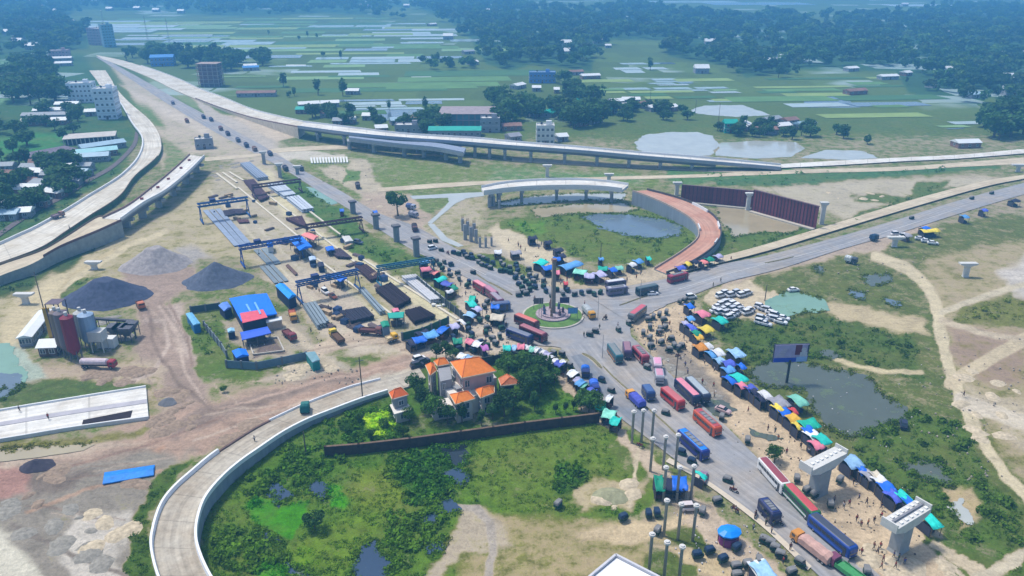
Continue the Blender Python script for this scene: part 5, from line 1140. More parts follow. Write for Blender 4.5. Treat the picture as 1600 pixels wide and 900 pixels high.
hiproof([(742,608),(772,603),(772,613),(751,621)], 5.1, 1.2)
vol("terrace", [(688,600),(712,596),(736,609),(702,616)], 4.4, -.2, VT); vol("terrace", [(732,611),(744,606),(748,616),(738,620)], 4.2, -.2, VT)
P = vol("porch_block", [(672,627),(700,622),(706,633),(678,638)], 3.0, -.2, VW); sides(P, [(.5, .4, 2.2, 1.8)]); vol("porch_terrace", [(672,627),(700,622),(706,633),(678,638)], 3.12, 2.95, VT, inset=-.3)
P = hiproof([(779,591),(797,586),(817,598),(783,602)], 3.6, 1.2, mat=M("roof_tile_faded", (206,122,80), .75, .2, 1.2, bump=.3))
o = villa.location; mb = MB()
for p in P:
    c = sum(P, Vector())/4; q = p.lerp(c, .12); mb.box(q.x-o.x, q.y-o.y, 0, .35, .35, 3.4)
mb.build("car_port_posts", VW, villa); vol("carport_shade_block", [(783,592),(796,589),(803,594),(786,598)], 3.3, -.2, M("carport_shade", (70,74,80), .9))  # added dark block: its colour paints the shade below the car port roof
vol("balcony_rail", [(706,602),(714,600),(722,606),(714,608)], 5.1, 4.4, VG)
gh = empty("gate_house", G(626, 650), 0, "small two storey gate house with one orange hipped roof left of the villa", "house")
P = vol("upper_room", [(611,615),(630,611),(636,618),(616,624)], 5.2, 2.6, VG, par=gh); sides(P, [(.5, 3.4, 1.1, 1.1)], par=gh)
P = vol("lower_room", [(611,634),(632,630),(642,640),(618,646)], 2.6, -.2, VW, par=gh, inset=.3); sides(P, [(.5, .8, 1.2, 1.2)], par=gh); vol("ledge", [(609,632),(634,627),(645,639),(616,647)], 2.75, 2.55, VT, par=gh)
hiproof([(608,613),(629,607),(638,616),(613,623)], 5.3, 1.3, par=gh, mat=M("roof_tile_deep", (226,108,48), .7, .15, 1.2, bump=.3))
# ---------------- roundabout with its monument ----------------
rc = G(864, 494)
mb = MB(); mb.cyl(0, 0, 0, .42, 8.6, 8.5, 48); kb = mb.build("roundabout_kerb", M("kerb_stone", (190,184,172), .9, .12, 1), kind='structure'); kb.location = rc
mb = MB(); mb.cyl(0, 0, .3, .5, 8.15, 7.9, 40); ks = mb.build("roundabout_lawn", M("lawn", (92,128,62), .95, .35, .6, bump=.4), kb)
mon = empty("roundabout_monument", rc+Vector((0, 0, .5)), 0, "tall brown monument pillar with sculptures round its foot on the grassy roundabout", "monument")
mb = MB(); mb.cyl(0, 0, 0, .35, 4.8, 4.8, 24); mb.cyl(0, 0, .35, .7, 3.4, 3.4, 24); mb.build("plinth", M("plinth_mosaic", (168,152,158), .7, .4, 2.0), mon)
mb = MB(); mb.box(0, 0, .7, 1.05, 1.05, 15.0, .3, 0, .85); mb.build("pillar", M("pillar_brown", (136,128,118), .8, .2, .5), mon)
mb = MB(); mb.box(0, 0, 15.7, 1.2, 1.2, .7, .3); mb.build("pillar_cap", M("pillar_cap", (140,112,104), .8), mon)
for i in range(7):
    a = i*.9; mb = MB(); x, y = 2.7*math.cos(a), 2.7*math.sin(a); h_ = 1.6+(i % 3)*.5
    secs = []
    for z, r in ((0, .45), (h_*.35, .32), (h_*.7, .42), (h_*.86, .16), (h_, .2), (h_+.15, .05)): secs.append([(x+r*math.cos(k*1.047), y+r*.7*math.sin(k*1.047), .7+z) for k in range(6)])
    mb.loft(secs); mb.build("statue", M("statue_%d" % (i % 3), [(96,80,98),(86,110,140),(140,116,104)][i % 3], .6), mon)
for i, (x, y, c) in enumerate([(5.2, -2.8, (90,150,200)), (-3.9, 3.6, (96,90,88)), (3.4, 4.2, (60,52,92))]):
    b = empty("banner_board", rc+Vector((x, y, .5)), .1, ["pale blue banner board on the right side of the roundabout lawn", "dark banner frame at the left rear of the monument", "dark blue and red banner frame at the right rear of the monument"][i], "banner")
    mb = MB(); [mb.tube((s, 0, 0), (s, 0, 3.4), .06, .06, 6) for s in (-1.3, 1.3)]; mb.tube((-1.3, 0, 3.35), (1.3, 0, 3.35), .06, .06, 6); mb.build("frame", DCONC, b); mb = MB(); mb.box(0, 0, 1.6, 2.6, .12, 1.7); mb.build("panel", M("banner_%d" % i, c, .6, .3, 1.5), b)
for i, (x, y) in enumerate([(842,498),(846,501),(934,498),(1000,470),(941,560),(1015,560)]):
    tag(MB().tube((0, 0, 0), (0, 0, 6.5), .08, .05, 6).build("light_pole", M("pole_steel", (150,152,156), .5)), ["thin steel pole at the left edge of the roundabout lawn","second thin steel pole left of the monument pillar","thin pole standing on the junction right of the roundabout","thin pole beside the dark kerb strip right of the roundabout","thin pole at the tip of the planted median","thin pole on the bare strip right of the teal bus"][i], "pole").location = G(x, y)
# ---------------- utility poles, masts, billboard, white roof corner ----------------
for i, (x0, y0, h) in enumerate([(68,482,11),(567,626,11),(478,708,5),(938,412,7),(1195,470,5),(1015,172,14),(1086,180,10),(1121,205,16),(1055,600,8)]):
    r_ = empty("utility_pole", G(x0, y0), .3*i, ["brown utility pole on the grass left of the concrete plant","utility pole standing on the loop ramp's inner edge","short white post in the marsh near the loop ramp","thin pole in the grass inside the ring ramp","short pole beside the east pond","thin pole among the white tin roofs","thin pole beside the pale pond behind the viaduct","tall thin pole left of the turquoise house","pole on the sandy strip by the grey puddles"][i], "pole")
    mb = MB(); mb.tube((0, 0, 0), (0, 0, h), .16, .1, 7); mb.build("pole", M("pole_wood", (108,98,88), .9), r_)
    if h > 9: mb = MB(); mb.box(0, 0, h-1.0, 1.8, .12, .12); mb.build("crossarm", DCONC, r_)
for i, (x, y, h) in enumerate([(163,44,30),(233,74,34),(266,74,32)]):
    r_ = empty("lattice_mast", G(x, y), .3, ["slender mast above the far apartment blocks","left one of the two tall thin masts behind the tree belt","right one of the two tall thin masts behind the tree belt"][i], "mast"); mb = MB(); b_ = 1.6
    for sx, sy in ((-1, -1), (1, -1), (1, 1), (-1, 1)): mb.tube((sx*b_/2, sy*b_/2, 0), (sx*.2, sy*.2, h), .1, .06, 4)
    for k in range(12):
        t0 = k/12; t1 = (k+1)/12; r0 = b_/2*(1-t0)+.2*t0; r1 = b_/2*(1-t1)+.2*t1
        for (sx, sy), (ux, uy) in (((-1, -1), (1, -1)), ((1, -1), (1, 1)), ((1, 1), (-1, 1)), ((-1, 1), (-1, -1))): mb.tube((sx*r0, sy*r0, h*t0), (ux*r1, uy*r1, h*t1), .04, .04, 3)
    mb.build("lattice", M("mast_steel", (120,124,130), .6), r_); mb = MB(); mb.cyl(0, 0, h*.8, h*.84, .9, .9, 8); mb.build("antenna_ring", WPAINT, r_)
bb = empty("billboard", G(1229, 598), head(1229, 598, 60, -2), "large purple and blue billboard on one dark post over the east pond", "billboard")
mb = MB(); mb.tube((0, 0, -.2), (0, 0, 6.0), .32, .28, 12); mb.build("post", M("post_dark", (58,62,70), .6), bb)
BW, BH = 8.2, 4.6; mb = MB(); mb.box(0, .25, 5.4, BW, .3, BH); mb.build("back_frame", M("billboard_back", (60,70,84), .7), bb)
mb = MB(); mb.box(0, .02, 5.5, BW-.3, .1, BH-.2); pn = mb.build("poster", M("poster_mauve", (170,160,196), .5, .25, .5), bb)
mb = MB(); mb.box(-1.2, -.045, 5.5, BW-2.7, .02, 1.1); mb.build("blue_band", M("poster_blue", (44,70,190), .5, .1, 1), pn); mb = MB(); mb.box(2.6, -.047, 5.5, 2.5, .02, 1.3); mb.build("pale_band", M("poster_sky", (150,180,226), .5, .1, 1), pn)
mb = MB(); mb.box(1.6, -.045, 7.3, 1.5, .02, 2.5); mb.build("maroon_field", M("poster_maroon", (108,30,60), .5, .1, 1), pn)
mb = MB(); mb.cyl(0, 0, 0, .02, .62, .62, 16); mb.box(0, -1.1, 0, 1.7, 1.1, .02); fg = mb.build("pale_figure", M("poster_pale", (196,196,206), .5, .15, 1), pn); fg.rotation_euler = (math.pi/2, 0, 0); fg.location = (2.9, -.05, 8.5)
mb = MB(); mb.box(3.85, -.046, 7.2, .3, .02, 2.6); mb.build("dark_band", M("poster_navy", (30,30,60), .5), pn)
for k in range(5):
    mb = MB(); mb.box(-2.6+k*.25, -.046, 7.0+.42*k, 1.9-.2*k, .02, .22); mb.build("text_bar", M("poster_text", (188,180,196), .5, .2, 3), pn)
wr = empty("white_roof_building", G(1000, 960), 0, "corner of a flat white roofed building with a raised parapet at the bottom edge", "building"); o = wr.location
P = [G(*p, 6.0) for p in ((920,905),(962,870),(1030,905),(1100,1010),(900,1010))]; ar = sum(P[i].x*P[(i+1) % 5].y-P[(i+1) % 5].x*P[i].y for i in range(5))
P = P if ar > 0 else P[::-1]; mb = MB(); mb.prism([(p.x-o.x, p.y-o.y) for p in P], -.2, 6.0); mb.build("wall", VW, wr); mb = MB()
for i in range(5): mb.beam(P[i]-o+Vector((0, 0, .55)), P[(i+1) % 5]-o+Vector((0, 0, .55)), .35, .6)
mb.build("parapet", M("parapet_roof", (200,200,205), .8, .1, 1), wr); mb = MB(); c = sum(P, Vector())/5; q = [p.lerp(c, .04) for p in P]; mb.prism([(p.x-o.x, p.y-o.y) for p in q], 6.002, 6.10); mb.build("roof", M("roof_bright", (236,238,242), .7, .05, .6), wr)
# =====================================================================
# BRIDGE WORKS: piers, columns, cranes, girders, rebar, heaps, concrete plant
# =====================================================================
def pier_T(px, py, h, cw, cd, ang, label, colw=1.8, ch=1.6, rows=0, name="hammerhead_pier", mat=None, group=None):
    r_ = empty(name, G(px, py), ang, label, "bridge pier", group); m_ = mat or LCONC
    mb = MB(); mb.loft([[(x*(1+f), y*(1+f), z) for x, y in ((-colw/2, -colw*.35), (colw/2, -colw*.35), (colw/2, colw*.35), (-colw/2, colw*.35))] for z, f in ((-.2, .15), (.5, .0), (h-ch-.6, 0), (h-ch, .35))]); mb.build("column", mat or GCONC, r_)
    mb = MB(); w2 = cw/2; mb.loft([[(-colw*.7, s, h-ch), (colw*.7, s, h-ch), (w2, s, h-ch*.45), (w2, s, h), (-w2, s, h), (-w2, s, h-ch*.45)] for s in (-cd/2, cd/2)]); cap = mb.build("cap", m_, r_)
    if rows:
        k = int(cw/1.25); q = MB(); q.box(0, 0, 0, .62, .5, .22); pm = q.mesh("bearing_pedestal", M("pedestal_white", (232,232,230), .8, .06, 1))
        for i in range(k):
            for s in ((-1, 1) if rows == 2 else (0,)): link("bearing_pedestal", pm, cap, (-cw/2+(i+.5)*cw/k, s*cd*.28, h+.001))
        q = MB()
        for s in (-1, 1): q.box(s*(cw/2-.15), 0, h+.002, .28, cd, .75)
        q.build("end_block", m_, cap)
        if rows == 2: q = MB(); q.box(0, 0, h+.003, cw-.8, .35, .35); q.build("middle_ridge", M("ridge_grey", (130,132,140), .9), cap)
    return r_
a_ = head(1277, 765, 80, -42)
pier_T(1277, 770, 7.6, 10.2, 2.6, a_, "large hammerhead pier beside the white and green parked buses, one pedestal row", colw=3.0, ch=1.9, rows=1)
pier_T(1403, 858, 7.2, 9.6, 2.8, a_, "large hammerhead pier near the bottom right with two rows of pedestals", colw=2.8, ch=1.9, rows=2)
for i, (x, y, h, cw, an, lab) in enumerate([(1508,432,4.6,5.4,0,"pale hammerhead pier alone on the grass at the right"),(1397,385,3.6,6,0,"pale hammerhead pier beside the small yellow shed at the right"),(148,420,2.6,5,0,"low grey hammerhead pier in the dry grass above the black gravel heap"),(41,474,3.2,5.4,0,"low grey hammerhead pier at the left edge below the embankment"),(1590,268,3.5,7,0,"grey pier under construction at the right edge between the roads"),
   (855,276,5.5,4.2,0,"free standing pier with a white cap left of the other two behind the white flyover"),(951,287,4.6,4.2,0,"free standing pier with a white cap behind the right half of the white flyover"),(1057,304,5.4,3.8,0,"free standing pier with a white cap at the left end of the maroon wall"),(1168,328,7,3.0,0,"slim pier with a pale cap in front of the maroon wall"),
   (1283,350,8.5,3.0,0,"grey pier with a pale top at the right end of the maroon wall"),
   (438,277,6.5,3.6,.2,"grey pier beside the highway near the first maroon beam"),(413,256,6.2,3.6,.2,"grey pier beside the highway, furthest up of the line of tall piers"),(465,272,4,3.6,.2,"short grey pier on the edge of the highway by the first maroon beam")]):
    pier_T(x, y, h, cw, 1.7, an, lab, colw=1.5, ch=1.0, mat=LCONC if i < 10 else None)
for i, (x, y, h) in enumerate([(552,333,5.0),(588,357,5.6),(620,377,6.0),(651,400,6.6)]):
    r_ = empty("bridge_pier", G(x, y), .5, "tall flat topped grey pier beside the north highway, %s of four going towards the junction" % ["first","second","third","fourth"][i], "bridge pier"); mb = MB()
    secs = [[(1.1*f*math.cos(k*math.pi/6), .95*f*math.sin(k*math.pi/6), z) for k in range(12)] for z, f in ((-.2, 1), (h-1.2, 1), (h-.7, 1.05))]; mb.loft(secs); mb.build("column", M("pier_grey", (136,142,146), .9, .12, .5), r_)
    mb = MB(); mb.box(0, 0, h-.7, 2.7, 2.3, .7); mb.build("cap", M("pier_cap_dark", (104,104,110), .9, .15, .8), r_)
# slender pile columns with round heads in the foreground
mb = MB(); secs = [[(.26*f*math.cos(k*math.pi/6), .26*f*math.sin(k*math.pi/6), z) for k in range(12)] for z, f in ((-.2, 1), (6.9, 1), (7.1, 1.7), (7.25, 1.9))]; mb.loft(secs); cm = mb.mesh("shaft", M("pile_grey", (160,164,166), .85, .1, 1), True)
mb = MB(); mb.cyl(0, 0, 7.2, 7.5, .52, .52, 14); mb.cyl(0, 0, 7.55, 7.7, .36, .32, 10); hm = mb.mesh("head", M("pile_head", (214,212,208), .85, .08, 1))
PILES = [[(987,692),(1002,690),(1018,690)], [(1016,736),(1036,733),(1055,730)], [(1036,783),(1057,783),(1079,781)], [(1037,837),(1059,843),(1082,845)], [(1014,892),(1037,905),(1060,912)]]
for i, row in enumerate(PILES):
    for j, (x, y) in enumerate(row):
        r_ = empty("pile_column", G(x, y), 0, "slender concrete column with a round white head, %s of the %s row from the back" % (["left one","middle one","right one"][j], ["first","second","third","fourth","last"][i]), "column", "slender concrete columns in the foreground"); link("shaft", cm, r_); link("head", hm, r_)
# reinforcement columns inside the ring
mb = MB(); mb.box(0, 0, 0, .95, .95, 4.4); sm_ = mb.mesh("shaft", GCONC); mb = MB(); [mb.tube((sx*.35, sy*.35, 4.4), (sx*.38, sy*.38, 5.5), .05, .04, 4) for sx in (-1, 0, 1) for sy in (-1, 1)]; rm_ = mb.mesh("rebar", M("rusty_steel", (120,86,70), .8))
for i, (x, y, s) in enumerate([(727,374,1.25),(736,377,1.2),(744,379,1.1),(750,386,.8),(759,386,.8),(768,384,.7),(731,366,1.1),(741,369,1.1),(723,360,1.0),(764,324,.9),(772,322,.9),(780,326,.8)]):
    r_ = empty("unfinished_column", G(x, y), .2, "square unfinished column with bare rebar in the cluster left of the ring pond" if i < 9 else "short unfinished column under the left end of the white flyover", "column", "unfinished columns left of the ring pond" if i < 9 else "short columns under the flyover"); r_.scale = (s, s, s); link("shaft", sm_, r_); link("rebar", rm_, r_)
for i, (q, lab) in enumerate([([(760,322),(826,312),(830,322),(765,334)], "maroon formwork stack under the left end of the white flyover")]):
    pass
# ---- portal gantry cranes and long beams ----
def gantry(p, q, zt, colr, label, legs=True, trolley=True, wd=1.3, dp=1.5, ground=None, name="gantry_crane"):
    P = G(p[0], p[1], zt); Q = G(q[0], q[1], zt); o = Vector((P.x, P.y, 0)); d = (Q-P); d.z = 0; L = d.length; ang = math.atan2(d.y, d.x); r_ = empty(name, o, ang, label, "gantry crane")
    m_ = M("crane_"+colr[0], colr[1], .6, .12, .6)
    mb = MB()
    for s in (-1, 1):
        mb.box(L/2, s*wd/2, zt-.35, L, .3, .35); mb.box(L/2, s*wd/2, zt-dp, L, .3, .3); k = int(L/1.6)
        for i in range(k):
            x0 = L*i/k; x1 = L*(i+1)/k; mb.tube((x0, s*wd/2, zt-dp+.1 if i % 2 else zt-.2), (x1, s*wd/2, zt-.2 if i % 2 else zt-dp+.1), .09, .09, 4)
    k = int(L/3)
    for i in range(k+1): mb.box(min(max(L*i/k, .1), L-.1), 0, zt-.3, .18, wd-.3, .18)
    mb.box(L/2, 0, zt-.42, L, wd-.35, .06)
    mb.build("girder", m_, r_)
    if legs:
        for x in (.6, L-.6):
            mb = MB()
            for s in (-1, 1): mb.tube((x, s*.5, zt-dp), (x, s*2.6, .6), .17, .14, 6)
            mb.tube((x, -1.6, zt*.45), (x, 1.6, zt*.45), .09, .09, 5); mb.box(x, 0, .35, .5, 6.2, .45); lg = mb.build("leg", m_, r_)
            mb = MB(); [mb.cyl(0, 0, 0, .3, .3, .3, 8) for _ in (0,)]; wm = mb.mesh("wheel", DCONC)
            for s in (-2.6, 2.6): w_ = link("wheel", wm, lg, (x-.15, s, .3)); w_.rotation_euler = (0, math.pi/2, 0)
    if trolley:
        mb = MB(); mb.box(L*.3, 0, zt+.02, 2.0, wd+.5, 1.0); tr_ = mb.build("trolley", M("trolley_navy", (38,56,110), .6), r_); mb = MB(); mb.tube((L*.3, 0, zt), (L*.3, 0, zt*.5), .04, .04, 4); mb.box(L*.3, 0, zt*.5-.5, .5, .3, .5); mb.build("hook", DCONC, tr_)
    return r_
gantry((308,318), (387,307), 7.5, ("blue", (22,86,150)), "blue portal gantry crane, uppermost of the blue ones in the casting yard")
gantry((372,384), (470,368), 7.0, ("deepblue", (24,74,150)), "blue portal gantry crane in the middle of the yard beside the blue canopy")
gantry((462,440), (560,420), 6.5, ("steelblue", (30,80,140)), "slim blue portal gantry crane over the lower end of the casting beds")
gantry((588,416), (678,402), 6.5, ("teal", (36,104,128)), "teal gantry crane beam next to the fourth tall pier and the highway", trolley=False)
gantry((392,289), (470,279), 5.5, ("maroon", (78,54,72)), "maroon gantry beam across the yard near the pile of pale girders, upper one", trolley=False)
gantry((476,351), (566,338), 5.5, ("maroon2", (76,46,56)), "maroon gantry beam near the second tall pier, lower one", trolley=False)
# ---- precast girders: every one its own ----
def lerp2(a, b, t): return (a[0]+(b[0]-a[0])*t, a[1]+(b[1]-a[1])*t)
def girders(q, n, h, mat, label, group, name="precast_girder"):
    """q: four ground corners, q0->q3 and q1->q2 run along the girders"""
    pr = [(-.45, 0), (.45, 0), (.45, .22), (.14, .4), (.14, .75), (.5, .86), (.5, 1), (-.5, 1), (-.5, .86), (-.14, .75), (-.14, .4), (-.45, .22)]
    for i in range(n):
        t_ = (i+.5)/n; a = G(*lerp2(q[0], q[1], t_)); b = G(*lerp2(q[3], q[2], t_)); L = (b-a).length; wd = (G(*q[1])-G(*q[0])).length/n*.82
        key = ("gir", round(L), round(wd, 1), round(h, 1), mat.name)
        if key not in PROTO: mb = MB(); mb.loft([[(x, y*wd, z*h) for y, z in pr] for x in (0, L)]); PROTO[key] = mb.mesh("girder", mat)
        o = link(name, PROTO[key], None, a+Vector((0, 0, .06)), math.atan2((b-a).y, (b-a).x)); tag(o, label, "girder", group)
PG = M("girder_pale", (186,196,208), .85, .1, .6, objvar=.1); PG2 = M("girder_grey", (128,142,150), .85, .14, .6, objvar=.12); PG3 = M("girder_bluegrey", (142,156,176), .85, .14, .6, objvar=.12)
girders([(375,259),(391,257),(421,281),(402,283)], 5, 1.4, PG3, "long pale precast girder in the uppermost row of the yard, above the first maroon beam", "uppermost girder row")
girders([(416,292),(440,288),(463,308),(444,311)], 5, 1.4, PG, "pale precast girder in the row just below the first maroon beam", "girder row below the first maroon beam")
girders([(447,313),(468,310),(490,329),(472,333)], 4, 1.4, PG, "light precast girder in the third row beside the green strip and channel", "third girder row by the channel")
girders([(627,437),(650,434),(694,471),(672,475)], 6, 1.3, M("girder_light", (196,198,202), .85, .1, .6, objvar=.1), "pale grey precast girder in the row beside the stalls and the slatted fence", "girder row beside the stalls")
girders([(473,481),(494,477),(515,507),(496,516)], 4, 1.3, PG2, "grey precast girder near the yellow machine in the lower yard", "girder row near the yellow machine")
girders([(560,455),(569,453),(603,490),(593,493)], 2, 1.1, PG2, "thin grey girder lying between the black rebar stacks", "thin girders between the rebar stacks")
girders([(316,330),(345,327),(392,380),(366,386)], 3, .35, PG3, "long grey casting bed below the uppermost blue crane", "casting beds below the upper blue crane", "casting_bed")
girders([(395,392),(418,388),(440,412),(418,416)], 2, .3, PG2, "grey casting bed under the middle blue crane", "casting beds under the middle crane", "casting_bed")
girders([(405,418),(428,414),(452,440),(428,444)], 3, .3, PG2, "grey casting bed between the middle and lower blue cranes", "casting beds between the cranes", "casting_bed")
for k, (x0, y0, x1, y1, lab) in enumerate([(338,270,370,294,"left"),(348,269,370,284,"middle"),(358,268,380,281,"right")]):
    a, b = G(x0, y0, .5), G(x1, y1, .5); mb = MB(); mb.beam(a-a, b-a, .9, .5); o = mb.build("concrete_strip", M("strip_cream", (214,206,186), .9, .1, 1)); o.location = a; tag(o, "narrow cream concrete strip, %s of three at the top of the yard" % lab, "concrete strip")
for k in range(13):
    x = 486+k*4.6; a, b = G(x, 246-k*.1, .5), G(x+1.5, 254.5-k*.1, .5); mb = MB(); mb.beam(a-a, b-a, .85, .5); o = mb.build("concrete_segment", M("segment_white", (224,226,222), .85, .08, 1)); o.location = a; tag(o, "white precast segment in the close row on the grass below the viaduct", "precast segment", "white segments below the viaduct")
for k in range(4):
    x = 678+k*8; mb = MB(); mb.box(0, 0, 0, 1.2, .7, .6, .3); o = mb.build("concrete_block", M("segment_white")); o.location = G(x, 478+(k % 2)*2); tag(o, "small white concrete block on the grass between girders and fence", "concrete block", "white blocks on the grass")
# ---- rebar stacks ----
def rebar(q, h, rgb, label, key):
    """layered bars: several hundred bars kept as real geometry in one part, on timber bearers"""
    P = [G(*p) for p in q]; o = sum(P, Vector())/4; r_ = empty("rebar_stack", o, 0, label, "rebar stack"); mb = MB(); rr = random.Random(hash(key) % 1000)
    n = int(min(70, max(14, (P[1]-P[0]).length/.16)))
    for lay in range(3):
        for i in range(n):
            t_ = (i+.5)/n+rr.uniform(-.25, .25)/n; a = P[0].lerp(P[1], t_)-o; b = P[3].lerp(P[2], t_)-o; e = rr.uniform(-.03, .03)
            a2 = a.lerp(b, .02+rr.uniform(0, .04)); b2 = b.lerp(a, .02+rr.uniform(0, .05)); z = .25+h*(lay+.5)/3+rr.uniform(-.05, .09); a2.z = z; b2.z = z+rr.uniform(-.05, .05); mb.beam(a2, b2, .10, h/3*.8)
    mb.build("bars", M("rebar_"+key, rgb, .8, .25, 2.0, metal=.2), r_, kind='stuff')
    for t_ in (.2, .5, .8): mb = MB(); a = P[0].lerp(P[3], t_)-o; b = P[1].lerp(P[2], t_)-o; a.z = b.z = .24; mb.beam(a, b, .25, .24); mb.build("bearer", M("timber", (120,98,74), .9), r_)
for i, (q, h, c, lab) in enumerate([([(380,284),(396,282),(422,312),(408,318)], 1.0, (92,70,84), "purple brown rebar stack beside the upper maroon gantry beam"),([(446,344),(472,340),(482,360),(466,354)], 1.0, (84,58,70), "maroon rebar stack at the left foot of the lower maroon gantry"),
   ([(513,394),(532,391),(551,407),(528,405)], .9, (88,78,92), "small grey brown rebar stack right of the blue canopy"),([(553,418),(572,416),(600,438),(580,443)], 1.0, (82,62,70), "brown rebar stack at the right end of the slim blue crane"),
   ([(586,456),(610,446),(644,474),(622,486)], 1.3, (56,46,58), "largest black rebar stack in the middle of the lower yard"),([(530,491),(570,484),(586,500),(550,509)], 1.2, (60,60,78), "bluish black rebar stack nearest the access road"),
   ([(632,490),(656,484),(682,499),(648,509)], 1.2, (54,44,56), "black rebar stack beside the dark green fence"),([(348,331),(366,328),(374,336),(352,340)], .5, (70,64,82), "small dark rebar bundle left of another below the upper blue crane"),([(362,329),(380,328),(386,335),(372,337)], .5, (72,66,84), "small dark rebar bundle right of another below the upper blue crane"),([(370,345),(388,344),(390,349),(374,350)], .4, (110,76,80), "small reddish rebar bundle below the two dark bundles"),
   ([(446,416),(450,414),(466,430),(462,432)], .3, (120,96,90), "thin reddish bar bundle lying left of the slim blue crane")]): rebar(q, h, c, lab, "k%d" % i)
# low kerbed pit in the office plot
mb = MB(); q = [G(*p) for p in ((388,532),(434,528),(444,549),(396,555))]; o = sum(q, Vector())/4
for i in range(4): mb.beam(q[i]-o+Vector((0,0,.4)), q[(i+1)%4]-o+Vector((0,0,.4)), .3, .4)
p_ = mb.build("sand_bed", M("kerb_stone")); p_.location = o; tag(p_, "low kerbed bed of brown sand beside the blue tarpaulin shed in the office plot", "sand bed")
for i, (p0, p1, lab) in enumerate([((400,290),(556,410),"long pale crane rail through the upper yard, right of the casting beds"),((372,292),(470,372),"long pale crane rail between the cream strips and the middle blue crane"),((470,385),(632,505),"long pale crane rail running between the black rebar stacks"),((445,300),(540,372),"pale crane rail along the green strip by the channel"),((560,400),(715,498),"long pale kerb beside the haul track towards the blue stalls")]):
    a, b = G(*p0, .35), G(*p1, .35); mb = MB(); mb.beam(a-a, b-a, .7, .4); o = mb.build("crane_rail", M("strip_cream")); o.location = a; tag(o, lab, "crane rail")
# ---- loose materials about the yard ----
def clutter_meshes():
    mb = MB(); [mb.box((i % 2)*.1, 0, i*.16, 2.4, .9, .12, .03*i) for i in range(5)]; a = mb.mesh("plank_layer", M("plank_tan", (168,146,116), .9, .25, 1.5, objvar=.3))
    mb = MB(); [mb.tube((-1.6, (i-2)*.26, .14), (1.6, (i-2)*.26, .14), .12, .12, 7) for i in range(5)]; [mb.tube((-1.6, (i-1.5)*.26, .36), (1.6, (i-1.5)*.26, .36), .12, .12, 7) for i in range(4)]; b = mb.mesh("pipe_layer", M("pipe_dark", (98,86,88), .7, .2, 2, objvar=.4))
    mb = MB(); [mb.box(0, (i-1.5)*.34, 0, 1.5, .1, 1.1, .04*i) for i in range(4)]; mb.box(0, 0, .5, .12, 1.3, .12); c = mb.mesh("panel_row", M("panel_blue", (70,96,140), .7, .2, 1, objvar=.5))
    return a, b, c
CL3 = clutter_meshes(); rcl = random.Random(8)
for nm_, cat_, mi_, lab_ in (("plank_stack", "plank stack", 0, "small stack of pale planks lying"), ("pipe_bundle", "pipe bundle", 1, "small dark bundle of pipes lying"), ("formwork_row", "formwork", 2, "small row of blue grey formwork panels standing")):
    for line_, where_ in (([(335,300),(400,345),(470,400),(520,440)], "along the upper casting beds of the yard"), ([(405,300),(470,350),(540,400),(600,440)], "beside the sandy haul track through the yard"), ([(470,440),(520,490),(560,520),(600,520)], "in the lower yard between girders and rebar")):
        for k in range(7):
            t_ = rcl.random()*(len(line_)-1); i0 = int(t_); x, y = lerp2(line_[i0], line_[i0+1], t_-i0); o = link(nm_, CL3[mi_], None, G(x+rcl.gauss(0, 9), y+rcl.gauss(0, 6)), .9+rcl.choice([0, 1.57])+rcl.uniform(-.2, .2)); s_ = rcl.uniform(.8, 1.5); o.scale = (s_, s_, s_); tag(o, lab_+" "+where_, cat_, cat_+"s "+where_)
# ---- heaps ----
def heap(px, py, rx, ry, h, rgb, label, flat=.0, seed=1, name="gravel_heap"):
    n, m = 44, 26; vs = []; c = G(px, py)
    for i in range(m+1):
        f = i/m
        for k in range(n):
            a = 2*math.pi*k/n; p = Vector((math.cos(a)*f*rx, math.sin(a)*f*ry, 0)); w_ = 1+.16*(mnoise.fractal(Vector((math.cos(a)*1.3, math.sin(a)*1.3, seed)), 1, 2, 3)); z = h*max(0, min(1-flat*.0, (1-f)/(1-flat*.6)))**1.15
            z = min(z, h*(1-.25*flat)); z += .3*mnoise.fractal(Vector((p.x*.35, p.y*.35, seed*3)), .9, 2.1, 4)*(1-f)**.3*min(1, h/4)
            vs.append((p.x*w_, p.y*w_, z-.06 if f > .97 else max(z, .0)))
    fs = []
    for i in range(m):
        for k in range(n):
            a_, b_ = i*n+k, i*n+(k+1) % n; fs.append((a_, a_+n, b_+n, b_))
    mb = MB(); mb.add(vs, fs); o = mb.build(name, M("gravel_%d_%d" % (rgb[0], rgb[2]), rgb, .95, .28, .9, bump=.8, spec=.1), smooth=True); o.location = c; return tag(o, label, "gravel heap")
heap(246,413,11,9.5,6.2, (160,154,152), "pale grey gravel heap behind the two dark ones", .25, 1)
heap(340,438,10,8.5,6.0, (92,100,116), "dark blue grey cone of stone chips beside the casting yard", .05, 2)
heap(167,464,12.5,9.5,6.0, (76,84,106), "widest and darkest gravel heap, just behind the concrete plant", .3, 3)
heap(58,728,3.2,2.4,1.5, (74,70,80), "small dark heap beside the red soil at the lower left", .2, 4, "soil_heap"); heap(263,628,2.2,2,.9, (110,112,116), "low grey spoil heap between the white deck slab and the dirt road", .2, 5, "soil_heap")
heap(955,775,3.5,2.5,.8, (150,150,120), "low pale spoil mound in the marsh left of the slender columns", .3, 6, "soil_heap"); heap(425,300,2.5,2,.6, (130,120,116), "small spoil heap by the pale girders", .3, 7, "soil_heap")
